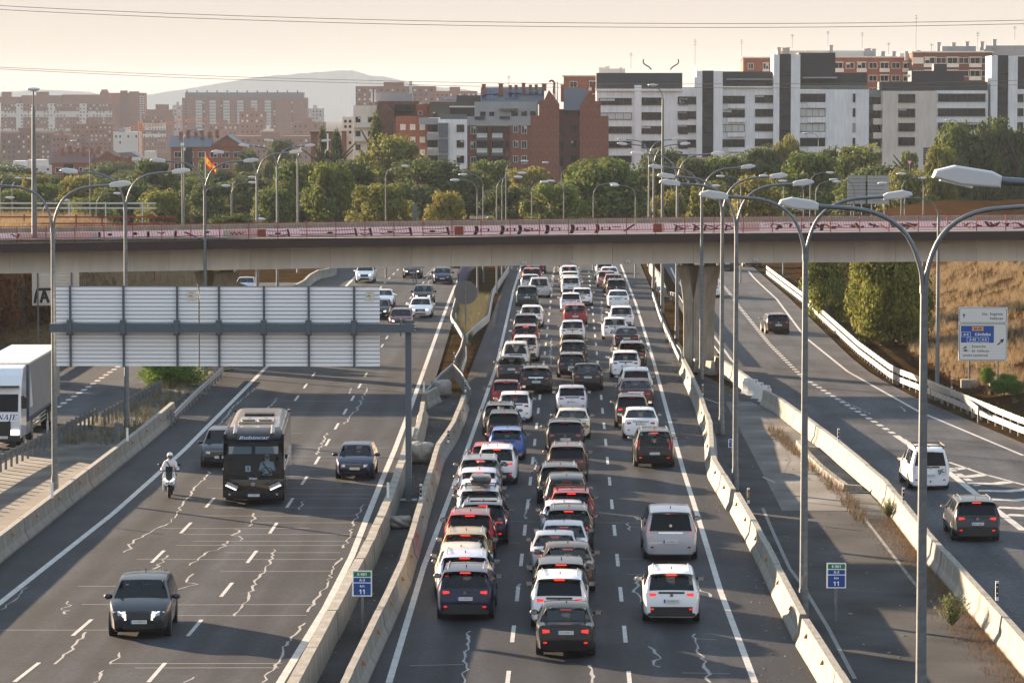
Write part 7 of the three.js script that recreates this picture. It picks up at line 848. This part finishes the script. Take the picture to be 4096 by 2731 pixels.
// grasses: bent blades scattered by the thousand
const blade = (() => { const a = [], r = rng(21); for (let k = 0; k < 9; k++) { const g = new THREE.PlaneGeometry(.02, 1, 1, 3).translate(0, .5, 0), p = g.attributes.position, b = .15 + r() * .5, an = r() * 7; for (let i = 0; i < p.count; i++) { const y = p.getY(i); p.setX(i, p.getX(i) * (1.15 - y)); p.setZ(i, b * y * y); } g.computeVertexNormals(); a.push(g.rotateY(an).translate((r() - .5) * .25, 0, (r() - .5) * .25)); } return mg(a); })();
function grass(name, label, n, seed, m, place, s0, s1) { const r = rng(seed), g = new THREE.InstancedMesh(blade, m, n), q = new THREE.Matrix4(), c = new THREE.Color(); g.name = name; for (let k = 0; k < n; k++) { const [x, y, z] = place(r), s = s0 + r() * (s1 - s0); q.makeRotationY(r() * 7).scale(new THREE.Vector3(s * 1.3, s, s * 1.3)).setPosition(x, y, z); g.setMatrixAt(k, q); const v = .7 + r() * .6; g.setColorAt(k, c.setRGB(v * (.95 + r() * .15), v, v * (.85 + r() * .2))); } tag(g, label, 'grass', null, 'stuff'); scene.add(g); }
const straw = phys([.27, .2, .11], { roughness: 1, transmission: .3, thickness: 0, side: THREE.DoubleSide }), weed = phys([.12, .11, .055], { roughness: 1, transmission: .3, thickness: 0 }), greenGrass = phys([.12, .15, .04], { roughness: 1, transmission: .35, thickness: 0 });
grass('dry_grass', 'tall straw-coloured grass covering the right bank', 16000, 31, straw, (r) => { for (;;) { const z = -195 - r() ** .8 * 110, x = fRail(z) + 4 + r() * 30; if (fbm(x / 40 + 3, z / 40 + 9, 24, 3, 131) + r() * .25 > .6) return [x, hRight(x, z) - .05, z]; } }, .25, .75);
grass('embankment_grass', 'dry grass on the embankment behind the bridge railing', 9000, 32, straw, (r) => { const x = -60 + r() * 36, z = -250 - r() * 40; return [x, hEmb(x, z) - .05, z]; }, .4, 1.0);
grass('median_weeds', 'dry weeds behind the round sign in the median', 1500, 33, weed, (r) => { const z = -244 - r() * 56, q = sstep(-242, -266, z), a = -7.5 - 1.6 * q - .7 * sstep(-266, -300, z), b = -7.4 + .9 * q, x = a + .3 + r() * Math.max(.1, b - a - .7); return [x, 0, z]; }, .35, .9);
grass('verge_weeds', 'dry weeds on the verge beyond the left barrier', 700, 34, weed, (r) => { const z = -170 - r() * 45; return [-25 + r() * 3.2, -.03, z]; }, .2, .7);
grass('pavement_weeds', 'brown weeds along the crack in the old pavement', 500, 35, std([.2, .13, .07], { roughness: 1 }), (r) => { const z = -138 - r() * 40, c = fB2(z) - 1.6 + (r() - .5) * .7; return [c, 0, z]; }, .12, .5);
grass('barrier_litter', 'brown dead weeds gathered along the foot of the slip road barrier', 2600, 36, std([.22, .13, .06], { roughness: 1 }), (r) => { const z = -98 - r() * 42, x = fB2(z) - .35 - r() * r() * 1.5; return [x, -.06, z]; }, .08, .25);
grass('left_bank_grass', 'green and dry tufts on the far left bank', 2500, 37, greenGrass, (r) => { const z = -178 - r() * 60, x = -41 - r() * 16; return [x, hLeft(x, z) - .03, z]; }, .25, .7);
// red road rail on the embankment, flag, overhead cables
guardRail('red painted rail along the embankment top behind the bridge', [[-62, -268], [-44, -268], [-30.5, -268]], { beams: [7.6, 8.1], step: 2, s: 1, mat: M.red, pm: M.red, ph: 8.3, block: false, slim: true });
guardRail('pale railing behind the red painted rail', [[-62, -285], [-34, -285]], { beams: [8.3, 8.7], step: 3, s: 1, mat: std([.55, .55, .52]), pm: std([.55, .55, .52]), ph: 8.8, block: false, slim: true });
{ const [x, y, z] = [-58.83,9.49,-560], t = thing('flag', 'large red and yellow flag on a thin pole above the trees', 'flag', [x, 0, z]), h = y; part(t, 'pole', cyl(.05, .09, h), M.white); const g = new THREE.PlaneGeometry(2.6, 2.4, 18, 12), p = g.attributes.position, col = []; for (let i = 0; i < p.count; i++) { const u = p.getX(i) / 2.6 + .5, v = p.getY(i) / 2.4 + .5; p.setXYZ(i, u * 1.7, v * 2.2 * (1 - .4 * u) - u * 1.3 + (h - 2.3), .22 * Math.sin(u * 9 + v * 2) * u); } g.computeVertexNormals(); part(t, 'cloth', g, phys([.5, .5, .5], { map: canvas(64, 96, (c) => { c.fillStyle = '#b3202c'; c.fillRect(0, 0, 64, 96); c.fillStyle = '#efb72c'; c.fillRect(0, 24, 64, 48); c.fillStyle = '#a04a30'; c.fillRect(16, 38, 9, 20); }), roughness: .9, transmission: .4, thickness: 0 })); }
{ const cable = (label, pts) => { const o = part(scene, 'overhead_cable', tube(pts, .014, 60, 5), std([.2, .15, .08], { roughness: .6 })); tag(o, label, 'cable', 'overhead power cables'); };
  const D = 170; cable('topmost of the overhead cables crossing the sky', [[-29.18,21.51,-170], [-27.77,21.39,-170], [-19.3,21,-170], [-6.97,20.64,-170], [5.34,20.51,-170], [14.43,20.54,-170], [21.79,20.66,-170], [23.53,20.7,-170]]); cable('second overhead cable from the top', [[-29.18,21.3,-170], [-27.77,21.2,-170], [-19.3,20.81,-170], [-6.97,20.45,-170], [5.34,20.32,-170], [14.43,20.36,-170], [21.79,20.49,-170], [23.53,20.53,-170]]);
  cable('third overhead cable from the top, passing before the mountain', [[-39.52,19.23,-230], [-37.61,19.12,-230], [-26.14,18.62,-230], [-15.15,18.29,-230], [-3.72,18.06,-230], [7.2,18.01,-230], [18.6,18.06,-230], [29.51,18.25,-230], [31.87,18.31,-230]]); cable('lowest overhead cable, just above the far city', [[-39.52,19.1,-230], [-37.61,19,-230], [-26.14,18.45,-230], [-15.15,18.1,-230], [-3.72,17.82,-230], [7.2,17.78,-230], [18.6,17.76,-230], [29.51,17.96,-230], [31.87,18.04,-230]]); }
{ // litter and stones: small chips lying on the verges
  const r = rng(61), g = new THREE.InstancedMesh(new THREE.IcosahedronGeometry(.5, 0), std([.2, .19, .175], { roughness: 1 }), 2600), m = new THREE.Matrix4(); g.name = 'gravel'; for (let k = 0; k < 2600; k++) { const z = -95 - r() * 190, w = r(), x = w < .3 ? 5.5 + r() * 1.6 : w < .55 ? fB2(z) - r() * 5 : w < .75 ? -7.4 + r() * .8 : w < .85 ? fLI(z) + .3 + r() * .5 : fRail(z) + r() * 4, s = .015 + r() ** 4 * .09; m.makeRotationY(r() * 7).scale(new THREE.Vector3(s * 1.4, s * .6, s)).setPosition(x, w >= .85 ? hRight(x, z) + .02 : .005, z); g.setMatrixAt(k, m); } tag(g, 'loose stones and litter scattered along the verges', 'stones', null, 'stuff'); scene.add(g);
}

// ---------- finish: stand every group at its own base, switch shadows on ----------
for (const o of [...scene.children]) if (o.isGroup && o.position.lengthSq() === 0 && o.rotation.y === 0 && o.children.length) { const b = new THREE.Box3().setFromObject(o), c = b.getCenter(new THREE.Vector3()); const p = new THREE.Vector3(c.x, b.min.y, c.z); o.position.copy(p); for (const k of o.children) k.position.sub(p); }
scene.traverse((o) => { if (o.isMesh) { o.castShadow = true; o.receiveShadow = true; } });
renderer.render(scene, camera);
